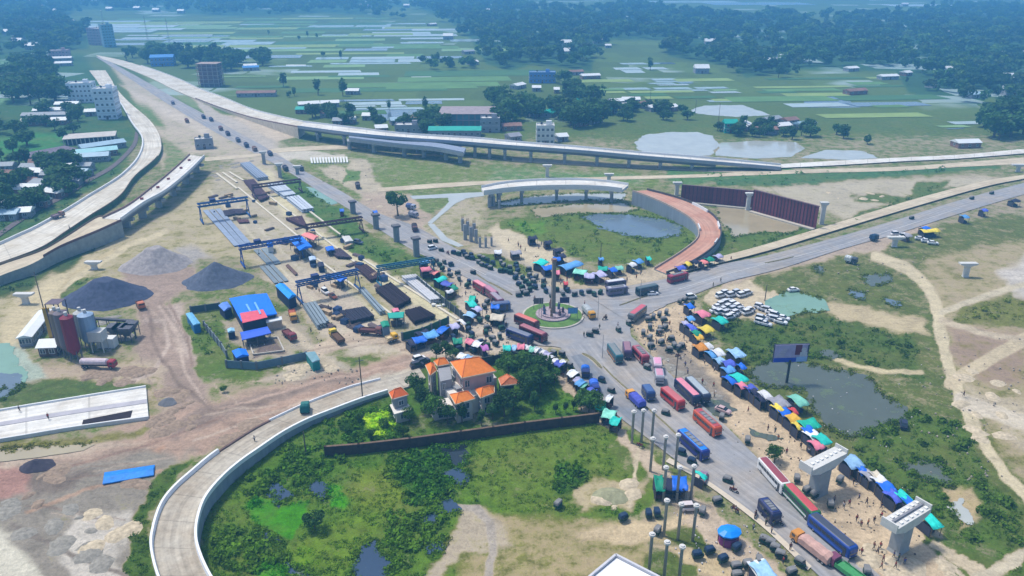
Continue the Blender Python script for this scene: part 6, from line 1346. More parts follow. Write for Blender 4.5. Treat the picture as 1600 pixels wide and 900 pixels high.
# ---- concrete plant ----
cp_ = empty("concrete_plant", G(125, 560), 0, "tall concrete batching plant with maroon, grey and blue silos at the left", "concrete plant"); o = cp_.location
def silo(px, py, r, z0, z1, rgb, nm, key):
    p = G(px, py)-o; mb = MB(); secs = []
    for z, f in ((z0, .35), (z0+1.6, 1), (z1-.5, 1), (z1, .5)): secs.append([(p.x+r*f*math.cos(k*math.pi/7), p.y+r*f*math.sin(k*math.pi/7), z) for k in range(14)])
    mb.loft(secs); s_ = mb.build(nm, M("silo_"+key, rgb, .55, .15, .5, stretch=(1, 1, .2)), cp_, smooth=False)
    mb = MB()
    for k in range(4): a = k*math.pi/2+.78; mb.tube((p.x+r*.8*math.cos(a), p.y+r*.8*math.sin(a), 0), (p.x+r*.8*math.cos(a), p.y+r*.8*math.sin(a), z0+2), .12, .12, 5)
    mb.tube((p.x+r*1.1, p.y, 0), (p.x+r*1.1, p.y, z1), .06, .06, 4); mb.build("silo_frame", DCONC, s_)
    mb = MB(); mb.cyl(p.x, p.y, z1, z1+.9, .4, .4, 8); mb.build("filter", LCONC, s_)
silo(120,562,1.55,1.5,12.0,(132,32,58),"silo","maroon"); silo(110,558,1.45,1.5,12.5,(118,108,116),"silo","grey"); silo(102,553,1.4,1.5,12.0,(128,112,104),"silo","brown"); silo(146,546,1.9,1.5,10.2,(146,172,200),"silo","blue"); silo(137,540,1.6,1.5,9.8,(186,190,190),"silo","white")
p = G(86,540)-o; mb = MB(); mb.box(p.x, p.y, 0, 1.6, .4, 10.5); mb.build("orange_panel", M("panel_orange", (176,140,50), .6, .15, .6), cp_)
mb = MB()
for sx in (-1.6, 1.6):
    for sy in (-1.6, 1.6): mb.box(p.x+2.5+sx, p.y+.5+sy, 0, .2, .2, 12)
for z in (3, 6, 9, 12): mb.box(p.x+2.5, p.y+.5, z, 3.4, 3.4, .12)
mb.build("tower_frame", M("frame_purple", (104,92,106), .7), cp_)
mb = MB(); a, b = G(150,523,0)-o, G(212,512,0)-o; a.z = 5; b.z = 2.2; mb.beam(a, b, 1.1, .5)
for t_ in (.1, .35, .6, .85): c = a.lerp(b, t_); mb.tube((c.x, c.y-.5, 0), (c.x, c.y-.5, c.z-.4), .1, .1, 4); mb.tube((c.x, c.y+.5, 0), (c.x, c.y+.5, c.z-.4), .1, .1, 4)
mb.build("conveyor", M("conveyor_grey", (92,92,98), .8, .2, 1), cp_)
for k, (x, y) in enumerate([(182,530),(192,530),(202,532),(208,526)]):
    p = G(x, y)-o; mb = MB(); mb.loft([[(p.x+s*a2, p.y+s*b2, z) for a2, b2 in ((-1, -1), (1, -1), (1, 1), (-1, 1))] for s, z in ((.4, 1.4), (1.5, 3.4), (1.5, 4.0))]); [mb.box(p.x+u, p.y+v, 0, .15, .15, 3.4) for u in (-1.3, 1.3) for v in (-1.3, 1.3)]; mb.build("aggregate_hopper", M("hopper_dark", (88,90,100), .7, .2, 1), cp_)
p = G(158,548)-o; mb = MB(); mb.box(p.x, p.y, 3.2, 3.4, 3, 2.6); [mb.box(p.x+u, p.y+v, 0, .2, .2, 3.2) for u in (-1.4, 1.4) for v in (-1.2, 1.2)]; mb.build("mixer_house", LCONC, cp_); p = G(170,541)-o; mb = MB(); mb.box(p.x, p.y, 0, 4, 2.4, 2.6); mb.build("control_cabin", M("wall_white", (222,224,222)), cp_)
block("site_hut", "long white site cabin roof running diagonally at the left of the concrete plant", "cabin", (52,540), (84,498), 3.0, 2.6, WG, roof_m=WHR, floors=1, cols=6, roof='gable', rise=.6)
block("site_hut", "small brown walled shed with a white sloping roof in front of the concrete plant", "shed", (62,557), (90,556), 4.5, 2.5, M("wall_brownish", (110,88,88), .9), roof_m=WHR, floors=1, cols=2, roof='gable', rise=1.2)
# ---- sheds in the yard ----
def shed(name, q, z, mat, label, rise=.8, wall=None, cat="shed", stripes=None, th=2.2, kx=.02):
    P = W4(q, z); c0 = sum(P, Vector())/4; r_ = empty(name, (c0.x, c0.y, 0), 0, label, cat); o = Vector((c0.x, c0.y, 0)); Pl = [p-o for p in P]; mb = MB(); mb.hip(Pl, z, rise, kx); rf = mb.build("roof", mat, r_)
    ins = [p.lerp(Vector((0, 0, z)), .07) for p in Pl]
    if wall:
        ar = sum(ins[i].x*ins[(i+1) % 4].y-ins[(i+1) % 4].x*ins[i].y for i in range(4)); ii = ins if ar > 0 else ins[::-1]; mb = MB(); mb.prism([(p.x, p.y) for p in ii], -.1, z-.25); mb.build("wall", wall, r_)
    else:
        pm = MB(); pm.box(0, 0, 0, .14, .14, z-.2); pmesh = pm.mesh("post", M("post_steel", (110,110,116), .6))
        for p in ins: link("post", pmesh, r_, (p.x, p.y, 0))
        for p, q_ in zip(ins, ins[1:]+ins[:1]): m_ = p.lerp(q_, .5); link("post", pmesh, r_, (m_.x, m_.y, 0))
        c_ = [p*.72 for p in ins]; ar = sum(c_[i].x*c_[(i+1) % 4].y-c_[(i+1) % 4].x*c_[i].y for i in range(4)); c_ = c_ if ar > 0 else c_[::-1]; mb = MB(); mb.prism([(p.x, p.y) for p in c_], 0, .9); mb.build("goods", M("goods_mixed", (92,82,80), .9, .5, 2.5), r_)
    return r_, P, rf
BL = M("tin_bright_blue", (12,120,235), .45, .1, .5, stretch=(4, .4, 1)); TB = M("tarp_blue", (36,110,220), .5, .12, .8, bump=.2); DW = M("shed_dark_wall", (40,50,84), .8)
r_, P, rf = shed("workshop_shed", [(358,466),(417,458),(433,490),(377,502)], 3.7, BL, "large bright blue roofed workshop with a red lower edge in the office plot", rise=.4, wall=DW)
q = [(375,490),(411,484),(418,495),(379,504)]; Q4 = W4(q, 4.2); o = r_.location; mb = MB(); pts = [(p.x-o.x, p.y-o.y, 4.35 if i < 2 else 4.1) for i, p in enumerate(Q4)]; mb.add(pts+[(x, y, z-.06) for x, y, z in pts], [(0, 1, 2, 3), (7, 6, 5, 4), (0, 4, 5, 1), (1, 5, 6, 2), (2, 6, 7, 3), (3, 7, 4, 0)]); mb.build("red_roof_edge", M("tin_red", (226,92,110), .5, .12, 1), rf)
for (x0, y0, x1, y1) in ((385,475,391,486),(398,472,407,490)):
    a, b = G(x0, y0, 4.4)-o, G(x1, y1, 4.4)-o; mb = MB(); mb.beam(a, b, .5, .08); mb.build("light_strip", M("strip_skyblue", (120,180,240), .5), rf)
shed("canopy", [(451,373),(472,369),(488,385),(468,391)], 4.0, BL, "bright blue canopy beside the middle blue crane", rise=.6)
shed("canopy", [(470,367),(482,363),(498,369),(490,375)], 3.6, M("tarp_salmon", (236,140,136), .6, .1, 1), "salmon red tarpaulin next to the blue canopy by the middle crane", rise=.4)
shed("canopy", [(430,446),(444,443),(463,461),(451,467)], 3.5, M("tarp_sky", (20,150,240), .5, .2, .6), "sky blue canopy between the casting beds and the big blue workshop", rise=.6, wall=DW)
shed("canopy", [(514,430),(530,427),(543,434),(532,440)], 3.0, TB, "small blue canopy hanging at the middle of the slim blue crane", rise=.4)
shed("canopy", [(375,519),(418,510),(424,520),(378,531)], 2.6, M("tarp_violetblue", (58,104,220), .5, .12, .8), "long violet blue tarpaulin roof in the middle of the office plot", rise=.4)
shed("canopy", [(362,548),(384,545),(389,555),(369,559)], 2.8, BL, "bright blue roofed hut at the lower left corner of the office plot", rise=.5, wall=DW)
shed("canopy", [(415,499),(440,494),(441,499),(416,504)], 2.4, WHR, "white flat roofed strip shed below the red edge of the big blue workshop", rise=.15, wall=M("wall_tan", (180,160,140), .9))
shed("canopy", [(341,477),(355,471),(362,480),(350,486)], 2.6, M("tarp_lilac", (96,140,220), .5, .3, 1), "pale blue patched roof left of the big blue workshop", rise=.4, wall=DW)
shed("canopy", [(355,514),(366,512),(367,517),(356,519)], 2.2, M("tarp_pale", (150,200,230), .5, .2, 1), "tiny pale blue hut left of the violet tarpaulin", rise=.3, wall=DW)
shed("canopy", [(416,377),(425,376),(427,384),(418,386)], 2.5, TB, "small blue cabin roof under the middle blue crane", rise=.3, wall=M("wall_white"))
shed("canopy", [(290,490),(300,488),(313,505),(302,508)], 2.6, M("roof_bw", (110,180,220), .5, .3, .6), "blue and white container cabin outside the left fence of the office plot", rise=.2, wall=M("wall_cyan", (40,120,180), .7))
shed("canopy", [(477,551),(492,549),(500,562),(488,566)], 2.6, M("roof_greyteal", (120,160,170), .6, .2, .5), "grey and teal container at the lower right corner of the office plot", rise=.12, wall=M("wall_tealc", (30,130,130), .7))
shed("canopy", [(605,489),(632,487),(630,496),(608,497)], 3.0, TEALR, "teal green canopy with a pink patch behind between the rebar stacks", rise=.4)
shed("canopy", [(612,483),(622,481),(624,486),(615,488)], 3.0, M("tarp_pink", (226,130,150), .6), "small pink patched roof behind the teal canopy between rebar stacks", rise=.2)
shed("canopy", [(594,503),(606,501),(609,509),(598,511)], 3.0, M("tarp_green", (20,140,110), .6, .1, 1), "small green topped hut beside the brown truck in the lower yard", rise=.3, wall=M("wall_steelblue", (110,130,150), .8))
shed("canopy", [(482,401),(492,400),(494,405),(484,407)], 2.2, M("tarp_paleblue", (180,200,225), .6), "small white and blue cabin right of the blue canopy", rise=.2, wall=DW)
shed("canopy", [(496,410),(505,409),(507,416),(498,417)], 2.0, M("tarp_navy", (40,44,70), .7), "small dark hut above the slim blue crane", rise=.2, wall=DW)
shed("canopy", [(508,386),(520,384),(523,390),(511,392)], 2.0, TB, "small blue tarpaulin above the grey brown rebar stack", rise=.2)
shed("canopy", [(534,370),(546,368),(552,376),(540,378)], 1.6, LCONC, "pale grey equipment cover on the green strip beside the highway", rise=.2, wall=WG)
shed("tarpaulin_sheet", [(163,738),(242,726),(240,742),(160,756)], .3, M("tarp_azure", (20,130,220), .5, .25, 1.2, bump=.6), "long bright blue tarpaulin spread low over materials on the waste ground, lower left", rise=.2, cat="tarpaulin", wall=M("pallet_wood", (96,84,72), .9))
# =====================================================================
# VEHICLES
# =====================================================================
TYRE = M("tyre", (38,38,40), .9); HUB = M("hub_metal", (150,150,152), .5); LAMP = M("lamp_glass", (214,210,190), .2, spec=.8); GLS = M("vehicle_glass", (30,40,52), .12, .1, 1, spec=.9); CHR = M("vehicle_trim", (60,62,66), .5)
def vmat(rgb, rough=.4): return M("paint_%d_%d_%d" % rgb, rgb, rough, .08, 1.2, spec=.5)
def wheel_mesh(r, w_):
    k = ("wheel", r, w_)
    if k not in PROTO:
        mb = MB(); n = 14; secs = []
        for y, f in ((-w_/2, .82), (-w_/2+.04, 1), (w_/2-.04, 1), (w_/2, .82)): secs.append([(r*f*math.cos(i*2*math.pi/n), y, r+r*f*math.sin(i*2*math.pi/n)) for i in range(n)])
        mb.loft(secs); o = len(mb.m)
        for y0, y1 in ((-w_/2-.02, -w_/2+.01), (w_/2-.01, w_/2+.02)): mb.loft([[(r*.5*math.cos(i*math.pi/4), y, r+r*.5*math.sin(i*math.pi/4)) for i in range(8)] for y in (y0, y1)], 1)
        PROTO[k] = mb.mesh("wheel", [TYRE, HUB])
    return PROTO[k]
def rrect(w_, z0, z1, rr_=.25, n=3):
    pts = []
    for cx, cz, a0 in ((w_/2-rr_, z1-rr_, 0), (-w_/2+rr_, z1-rr_, 90), (-w_/2+.08, z0+.08, 180), (w_/2-.08, z0+.08, 270)):
        r = rr_ if a0 < 180 else .08
        for i in range(n+1): a = R(a0+90*i/n); pts.append((cx+r*math.cos(a), cz+r*math.sin(a)))
    return pts
def bus_meshes(L):
    k = ("bus", L)
    if k in PROTO: return PROTO[k]
    W_, H = 2.5, 3.15; d = {}
    mb = MB(); secs = []
    for x, sy, dz in ((-L/2, .90, -.22), (-L/2+.12, .98, -.05), (-L/2+.4, 1, 0), (L/2-.7, 1, 0), (L/2-.25, .98, -.08), (L/2, .88, -.45)): secs.append([(x, y*sy, .42+(z-.42)*(H+dz-.42)/(H-.42)) for y, z in rrect(W_, .42, H)])
    mb.loft(secs); d['body'] = mb.mesh("body", vmat((120,40,40)))
    mb = MB(); mb.loft([[(x, y*.86, H-.02+z) for y, z in ((-W_/2*.92*f, 0), (-W_/2*.8*f, .09), (W_/2*.8*f, .09), (W_/2*.92*f, 0))] for x, f in ((-L/2+.35, .85), (-L/2+.7, 1), (L/2-1.2, 1), (L/2-.7, .85))]); d['roof'] = mb.mesh("roof_panel", vmat((120,40,40)))
    mb = MB(); mb.box(0, 0, H+.06, L*.62, 1.25, .14); [mb.box(-L*.28+i*L*.14, 0, H+.2, .06, 1.4, .12) for i in range(5)]; d['rack'] = mb.mesh("roof_rack", vmat((140,140,140)))
    mb = MB(); mb.box(0, 0, 0, 1.12, .04, .82); d['window'] = mb.mesh("window", GLS)
    mb = MB(); mb.add([(L/2-.14, -1.05, 1.35), (L/2-.14, 1.05, 1.35), (L/2-.22, 1.0, 2.62), (L/2-.22, -1.0, 2.62), (L/2+.02, -1.02, 1.35), (L/2+.02, 1.02, 1.35), (L/2-.06, .96, 2.6), (L/2-.06, -.96, 2.6)], [(4, 5, 6, 7), (0, 4, 7, 3), (5, 1, 2, 6), (7, 6, 2, 3), (0, 1, 5, 4)]); d['windscreen'] = mb.mesh("windscreen", GLS)
    mb = MB(); mb.box(-L/2-.01, 0, 1.6, .06, 1.9, .8); d['rear'] = mb.mesh("rear_window", GLS)
    mb = MB(); mb.box(0, 0, .78, L-.9, W_+.03, .42); d['stripe'] = mb.mesh("side_stripe", vmat((220,220,220)))
    mb = MB(); mb.box(L/2+.01, 0, .45, .12, 2.2, .32); d['bumper'] = mb.mesh("bumper", CHR)
    mb = MB(); mb.cyl(0, 0, 0, .06, .16, .14, 8); d['lamp'] = mb.mesh("headlight", LAMP)
    mb = MB(); mb.box(L/2-1.3, -W_/2-.015, .55, .85, .05, 2.0); d['door'] = mb.mesh("door", GLS)
    mb = MB(); mb.tube((L/2-.1, 0, 2.7), (L/2+.25, 0, 2.4), .04, .04, 4); mb.box(L/2+.28, 0, 2.1, .06, .22, .4); d['mirror'] = mb.mesh("mirror", CHR)
    PROTO[k] = d; return d
def bus(px, py, dx, dy, L, body, roof, label, stripe=None, rack=False, group=None, name="bus", z=1.6):
    c = G(px, py, z); c.z = .22; ang = head(px, py, dx, dy, z); r_ = empty(name, c, ang, label, "bus", group); r_.scale = (.78, .80, .80); d = bus_meshes(round(L))
    L = round(L); bm = vmat(body); rm = vmat(roof)
    link("body", d['body'], r_, mat=bm); link("roof_panel", d['roof'], r_, mat=rm)
    if rack: link("roof_rack", d['rack'], r_, mat=M("rack_grey", (130,132,136), .6))
    n = int((L-2.2)/1.22)
    for i in range(n):
        x = -L/2+.95+i*1.22+.3
        for s in (-1, 1): link("window", d['window'], r_, (x, s*1.245, 1.62))
    link("windscreen", d['windscreen'], r_); link("rear_window", d['rear'], r_); link("bumper", d['bumper'], r_); link("door", d['door'], r_)
    if stripe: link("side_stripe", d['stripe'], r_, mat=vmat(stripe))
    wm = wheel_mesh(.5, .3)
    for x in (-L/2+2.0, L/2-2.1):
        for s in (-1, 1): link("wheel", wm, r_, (x, s*1.1, 0))
    for s in (-1, 1):
        h_ = link("headlight", d['lamp'], r_, (L/2+.0, s*.85, .95)); h_.rotation_euler = (0, math.pi/2, 0); link("mirror", d['mirror'], r_, (0, s*1.18, 0))
    return r_
bus(1083,694,49,45,11,(28,44,128),(30,128,226),"dark blue coach with a glossy sky blue roof on the highway beside the slender columns",rack=True)
bus(1105,660,41,36,10,(196,78,34),(176,74,78),"orange sided bus with red roof ahead of the blue coach on the highway",rack=True)
bus(1051,622,32,27,9,(176,46,50),(196,106,108),"red bus between the dark blue microbus and the pink roofed bus",stripe=(190,70,60))
bus(1074,611,36,34,11,(34,42,84),(226,140,156),"navy bus with a long pink roof parked by the grey puddles")
bus(1090,609,36,36,11,(56,66,92),(168,178,184),"dark bus with a grey roof, right one of the parked pair by the grey puddles")
bus(961,552,22,31,9,(24,92,104),(128,134,134),"teal bus with orange flank and grey roof driving down from the roundabout",stripe=(210,130,60))
bus(980,547,4,20,7,(74,54,92),(150,112,124),"small purple minibus with a dull pink roof, right of the teal bus")
bus(1001,554,24,26,8,(146,50,66),(178,98,112),"dull red bus with a pinkish roof right of the purple minibus",rack=True,stripe=(200,170,160))
bus(996,489,-28,21,10,(112,118,120),(204,96,108),"grey bus with a salmon red roof nosing into the junction right of the island")
bus(1059,433,37,-9,9,(132,28,58),(170,70,90),"crimson bus at the foot of the red ramp on the highway",rack=True)
bus(1011,452,34,-7,9,(54,78,86),(88,104,110),"dark slate green bus parked north of the junction, left of the crimson bus")
bus(964,453,32,-4,8,(110,108,136),(176,176,186),"violet grey bus in the row north of the junction, in front of the lavender awning",rack=True)
bus(962,443,30,-4,8,(88,82,108),(214,214,216),"violet grey bus with white luggage on its roof, just behind another")
bus(823,502,32,13,10,(92,34,44),(216,114,100),"maroon bus with a salmon roof, closest to the grass of the roundabout",)
bus(833,520,38,16,11,(98,36,54),(174,104,112),"maroon bus with a dusty pink roof in the middle of three beside the roundabout")
bus(812,524,35,13,10,(24,44,104),(120,124,140),"navy blue bus with a grey roof, lowest of three left of the roundabout")
bus(751,448,20,12,8,(130,40,62),(236,150,160),"crimson bus with a pale pink roof left of the small median",)
bus(767,457,16,12,8,(120,66,90),(190,130,150),"dusty purple bus following the crimson one towards the junction")
bus(776,468,15,13,8,(104,50,72),(160,150,160),"dark purple bus at the upper left corner of the junction")
bus(782,478,22,-2,7,(66,92,140),(92,100,130),"blue flanked minibus standing left of the junction",)
bus(1209,742,40,45,11,(226,226,224),(150,72,82),"white bus with a dull red roof parked beside the first large pier")
bus(1252,785,48,50,11,(36,110,62),(196,84,88),"green and white bus with a red roof parked between the large piers",stripe=(228,230,228))
bus(1300,836,60,50,12,(26,66,150),(70,76,92),"bright blue long bus with a dark grey roof beside the salmon loaded truck",stripe=(40,90,190))
bus(1013,615,13,19,5,(34,62,116),(70,100,150),"small dark blue microbus driving down the middle of the highway",name="microbus",z=1.3)
bus(1202,800,26,30,6,(28,34,78),(40,52,110),"navy microbus with white luggage on its roof in the near lanes",name="microbus",rack=True,z=1.3)
bus(1030,590,3,18,5,(170,172,182),(206,150,170),"small white and pink minibus left of the pair of parked buses",name="microbus",z=1.3)
bus(1027,572,2,16,5,(206,186,196),(226,160,190),"small pinkish pickup sized van above the white and pink minibus",name="microbus",z=1.3)
def truck_meshes(L, kind):
    k = ("truck", L, kind)
    if k in PROTO: return PROTO[k]
    d = {}; mb = MB(); c0 = L/2-2.0
    mb.loft([[(x, y*1.12, z) for y, z in ((-1, .55), (1, .55), (1, h-.25), (.82, h), (-.82, h), (-1, h-.25))] for x, h in ((c0, 2.55), (L/2-.5, 2.55), (L/2-.12, 2.3), (L/2, 1.5))]); d['cab'] = mb.mesh("cab", vmat((200,140,60)))
    mb = MB(); mb.box(L/2-.12, 0, 1.45, .2, 1.9, .72); [mb.box(L/2-.9, s*1.13, 1.45, .8, .04, .65) for s in (-1, 1)]; d['glass'] = mb.mesh("windscreen", GLS)
    mb = MB(); mb.box(-.2, 0, .62, L-.8, .9, .22); d['chassis'] = mb.mesh("chassis", CHR)
    mb = MB(); bl = L-2.3; x0 = -L/2+.1
    if kind == 'cover':     # tarpaulin over hoops: humped load
        secs = []
        for i in range(9):
            t_ = i/8; x = x0+bl*t_; hh = 2.75+.12*math.sin(t_*17)+(.0 if 0 < i < 8 else -.25); secs.append([(x, y, z) for y, z in ((-1.2, .9), (1.2, .9), (1.22, hh-.5), (.85, hh-.08), (0, hh+.1), (-.85, hh-.08), (-1.22, hh-.5))])
        mb.loft(secs)
    elif kind == 'open':
        mb.box(x0+bl/2, 0, .88, bl, 2.3, .12); [mb.box(x0+bl/2, s*1.12, 1.0, bl, .08, .8) for s in (-1, 1)]; [mb.box(x, 0, 1.0, .08, 2.16, .8) for x in (x0+.04, x0+bl-.04)]; mb.box(x0+bl/2, 0, 1.0, bl*.9, 1.9, .55)
    else:
        secs = [[(x, 1.15*f*math.cos(a*math.pi/6), 1.95+1.0*f*math.sin(a*math.pi/6)) for a in range(12)] for x, f in ((x0, .6), (x0+.4, 1), (x0+bl-.4, 1), (x0+bl, .6))]; mb.loft(secs)
    d['cargo'] = mb.mesh("cargo_body", vmat((100,100,160))); PROTO[k] = d; return d
def truck(px, py, dx, dy, L, cab, cargo, kind, label, name="truck", z=1.4):
    c = G(px, py, z); c.z = .2; r_ = empty(name, c, head(px, py, dx, dy, z), label, "truck"); r_.scale = (.78, .80, .80); L = round(L); d = truck_meshes(L, kind)
    cb = link("cab", d['cab'], r_, mat=vmat(cab, .5)); link("windscreen", d['glass'], cb); link("chassis", d['chassis'], r_); link("cargo_body", d['cargo'], r_, mat=M("cargo_%d_%d_%d" % cargo, cargo, .75, .2, 1.2, bump=.3))
    wm = wheel_mesh(.5, .34)
    for x in (-L/2+1.2, -L/2+2.3, L/2-1.1):
        for s in (-1, 1): link("wheel", wm, r_, (x, s*1.0, 0))
    return r_
truck(993,622,-28,-27,8,(222,160,72),(78,88,186),'cover',"truck with a yellow cab and a violet blue covered load by the median")
truck(920,486,20,22,8,(206,150,40),(170,176,178),'cover',"truck with grey load and yellow and blue cab right of the roundabout")
truck(1269,853,-52,-40,10,(206,140,60),(196,158,146),'cover',"truck with an orange cab and a large salmon tarpaulin load beside the blue bus")
truck(1325,889,-30,-22,9,(120,60,90),(70,150,90),'open',"green and maroon truck leaving the frame at the bottom edge")
truck(153,567,60,1,11,(150,30,50),(206,190,196),'tank',"red cement tanker truck with a pale pink tank at the foot of the concrete plant",name="tanker_truck")
truck(219,474,10,14,5,(196,110,70),(120,84,60),'open',"small orange brown loader on the edge of the dark gravel heap",name="loader")
truck(526,524,-20,-20,9,(232,200,60),(96,70,50),'open',"yellow cabbed long flat truck standing in the lower yard below the grey girders")
truck(457,490,6,20,7,(206,150,60),(170,90,70),'open',"orange and yellow crane truck right of the big blue workshop")
truck(452,521,20,16,7,(128,40,52),(110,56,56),'open',"maroon truck standing below the orange crane truck")
truck(579,515,30,2,8,(120,70,66),(96,60,58),'open',"brown truck loaded with scrap near the green topped hut")
truck(612,526,14,-4,4,(230,180,40),(210,190,150),'open',"small yellow machine between the brown truck and the blue stalls")
truck(648,355,6,18,6,(84,50,60),(60,54,62),'cover',"dark truck driving down the north highway beside the third tall pier")
truck(559,289,4,10,5,(74,70,78),(64,62,72),'cover',"dark covered truck alone on the sandy yard above the lone round tree")
truck(642,322,12,2,5,(160,170,190),(90,110,160),'cover',"blue grey truck parked right of the lone round tree"); truck(646,334,12,3,5,(150,150,164),(170,170,180),'cover',"grey truck parked lower right of the lone round tree")
truck(1207,366,0,0.1,1,(0,0,0),(0,0,0),'open','x') if False else None
truck(1366,370,10,-3,4,(30,60,90),(40,70,100),'cover',"dark blue covered van at the roadside where the sandy track leaves the east highway")
truck(1330,405,18,4,5,(60,70,80),(200,206,206),'cover',"white roofed lorry on the grass edge right of the east highway")
truck(476,631,2,-14,4,(24,110,104),(20,96,96),'cover',"small teal covered van driving along the loop ramp",z=3.0).location.z = .95
truck(92,343,26,-8,6,(150,110,90),(140,120,130),'open',"grey and tan machine parked on the expressway at the left").location.z = 2.2
for i, (x, y, c) in enumerate([(318,182,(60,60,90)),(330,186,(70,80,110)),(345,200,(110,80,80)),(356,208,(50,54,80)),(372,218,(80,90,110)),(385,226,(50,60,90)),(398,232,(120,90,80)),(292,188,(110,70,60)),(422,239,(70,80,110)),(270,160,(110,110,130)),(446,262,(60,64,80)),(470,262,(90,96,110))]):
    truck(x, y, 12, 9, 5, c, tuple(int(v*1.1) for v in c), 'cover', "small dark truck queued on the upper north highway, %s from its far end" % ORD[[270,292,318,330,345,356,372,385,398,422,446,470].index(x)])
for i, (x, y, w_, d_, h_, c) in enumerate([(1445,360,10,6,2.6,(60,70,130)),]): pass
# cars
def car_meshes(kind):
    k = ("car", kind)
    if k in PROTO: return PROTO[k]
    d = {}; mb = MB(); L = 4.3; W_ = 1.72
    prof = [(-L/2, .42, .86), (-L/2+.15, .32, .98), (L/2-.3, .30, .86), (L/2, .40, .62)]
    mb.loft([[(x, y*W_/2*s_, z) for y, z in ((-1, .28), (1, .28), (1, zt-.12), (.9, zt), (-.9, zt), (-1, zt-.12))] for x, s_, zt in ((-L/2, .88, .85), (-L/2+.3, 1, 1.0), (.6, 1, 1.0), (L/2-.35, .97, .9), (L/2, .85, .62))]); d['body'] = mb.mesh("body", vmat((220,220,220)))
    top = [(-L/2+.15, .9, 1.0), (-L/2+.45, .84, 1.78), (.35, .84, 1.82), (1.25, .9, 1.0)] if kind == 'van' else [(-L/2+.35, .9, 1.0), (-L/2+.95, .76, 1.42), (.25, .76, 1.44), (1.05, .9, 1.0)]
    mb = MB(); mb.loft([[(x, -s*W_/2, .95), (x, s*W_/2, .95), (x, s*W_/2*.93, z), (x, -s*W_/2*.93, z)] for x, s, z in top]); d['glass'] = mb.mesh("windows", GLS)
    mb = MB(); x0, x1 = top[1][0]-.03, top[2][0]+.03; z = top[1][2]; s = top[1][1]; mb.box((x0+x1)/2, 0, z-.02, x1-x0, W_*s*.95, .07); d['roof'] = mb.mesh("roof", vmat((220,220,220)))
    PROTO[k] = d; return d
def car(px, py, ang, col, kind, label, group=None, z=.7):
    c = G(px, py, z); c.z = .16; r_ = empty("car", c, ang, label, "car", group); r_.scale = (.82, .82, .82); d = car_meshes(kind); link("body", d['body'], r_, mat=vmat(col)); link("windows", d['glass'], r_); link("roof", d['roof'], r_, mat=vmat(col)); wm = wheel_mesh(.32, .2)
    for x in (-1.35, 1.35):
        for s in (-1, 1): link("wheel", wm, r_, (x, s*.76, 0))
    return r_
WC = [(232,234,236),(222,224,228),(214,218,224),(196,202,210)]
for i, (x, y) in enumerate([(1126,461),(1134,457),(1143,460),(1152,456),(1160,460),(1168,457)]): car(x, y, .5, WC[i % 4], 'van', "white van in the back row of the east car park by the grass", "back row of white vans")
for i, (x, y) in enumerate([(1122,478),(1128,475),(1134,472),(1140,470),(1146,474),(1139,479),(1132,482),(1147,482),(1153,478),(1118,484),(1126,487),(1136,488),(1145,491),(1140,495),(1150,488),(1157,482),(1168,487),(1172,484)]): car(x, y, .45+.05*(i % 3), WC[i % 4], 'van' if i % 3 else 'sedan', "white car packed in the middle cluster of the east car park", "middle cluster of white cars")
for i, (x, y) in enumerate([(1188,479),(1194,482),(1200,484),(1206,488),(1212,492),(1206,496),(1213,499),(1220,502),(1189,503),(1196,505),(1190,497),(1224,496)]): car(x, y, -.6, WC[(i+1) % 4], 'sedan' if i % 2 else 'van', "white car in the right cluster of the east car park beside the green pond", "right cluster of white cars")
for i, (x, y, a, c, k, lab) in enumerate([(1020,458,.2,(226,228,232),'sedan',"white car in front of the slate green bus north of the junction"),(1080,463,.3,(226,228,230),'van',"white van by itself at the edge of the east highway"),(1079,792,.1,(216,206,206),'van',"white car beside the fourth row of slender columns"),(1099,744,1.2,(150,130,150),'sedan',"grey car behind the blue coach, next to the slender columns") ,
   (661,563,.6,(60,66,84),'sedan',"dark car left of the villa's back corner"),(652,570,.5,(50,54,70),'van',"dark van left of the villa, lower one of the parked pair"),(655,560,.6,(232,232,232),'van',"white van parked behind the dark ones left of the villa"),
   (508,455,-.9,(230,230,232),'van',"white pickup standing in the middle of the lower yard"),(520,462,-.9,(150,80,60),'sedan',"rust coloured small vehicle next to the white pickup in the yard"),(560,378,-.4,(90,100,120),'van',"grey van on the green strip left of the second tall pier"),
   (1400,365,.1,(232,232,234),'van',"white van beside the yellow roofed shed at the right"),(1413,368,.1,(214,218,222),'van',"pale van right of another beside the yellow roofed shed"),(1438,372,-.3,(226,228,232),'sedan',"white car at the left end of the line below the yellow roofed shed"),(1448,376,-.3,(210,214,220),'sedan',"white car in the middle of the line below the yellow roofed shed"),(1458,379,-.3,(228,230,232),'sedan',"white car at the right end of the line below the yellow roofed shed"),
   (1412,662,1.2,(40,46,70),'van',"dark van with white roof by itself at the lower edge of the big east pond"),(1240,452,.2,(230,230,230),'sedan',"white car at the top of the green east pond"),(676,387,.6,(224,226,230),'van',"white van on the highway beside the fourth tall pier"),(1130,640,-.7,(200,170,170),'sedan',"pale pinkish car by the grey puddle next to the orange red bus")]): car(x, y, a, c, k, lab)
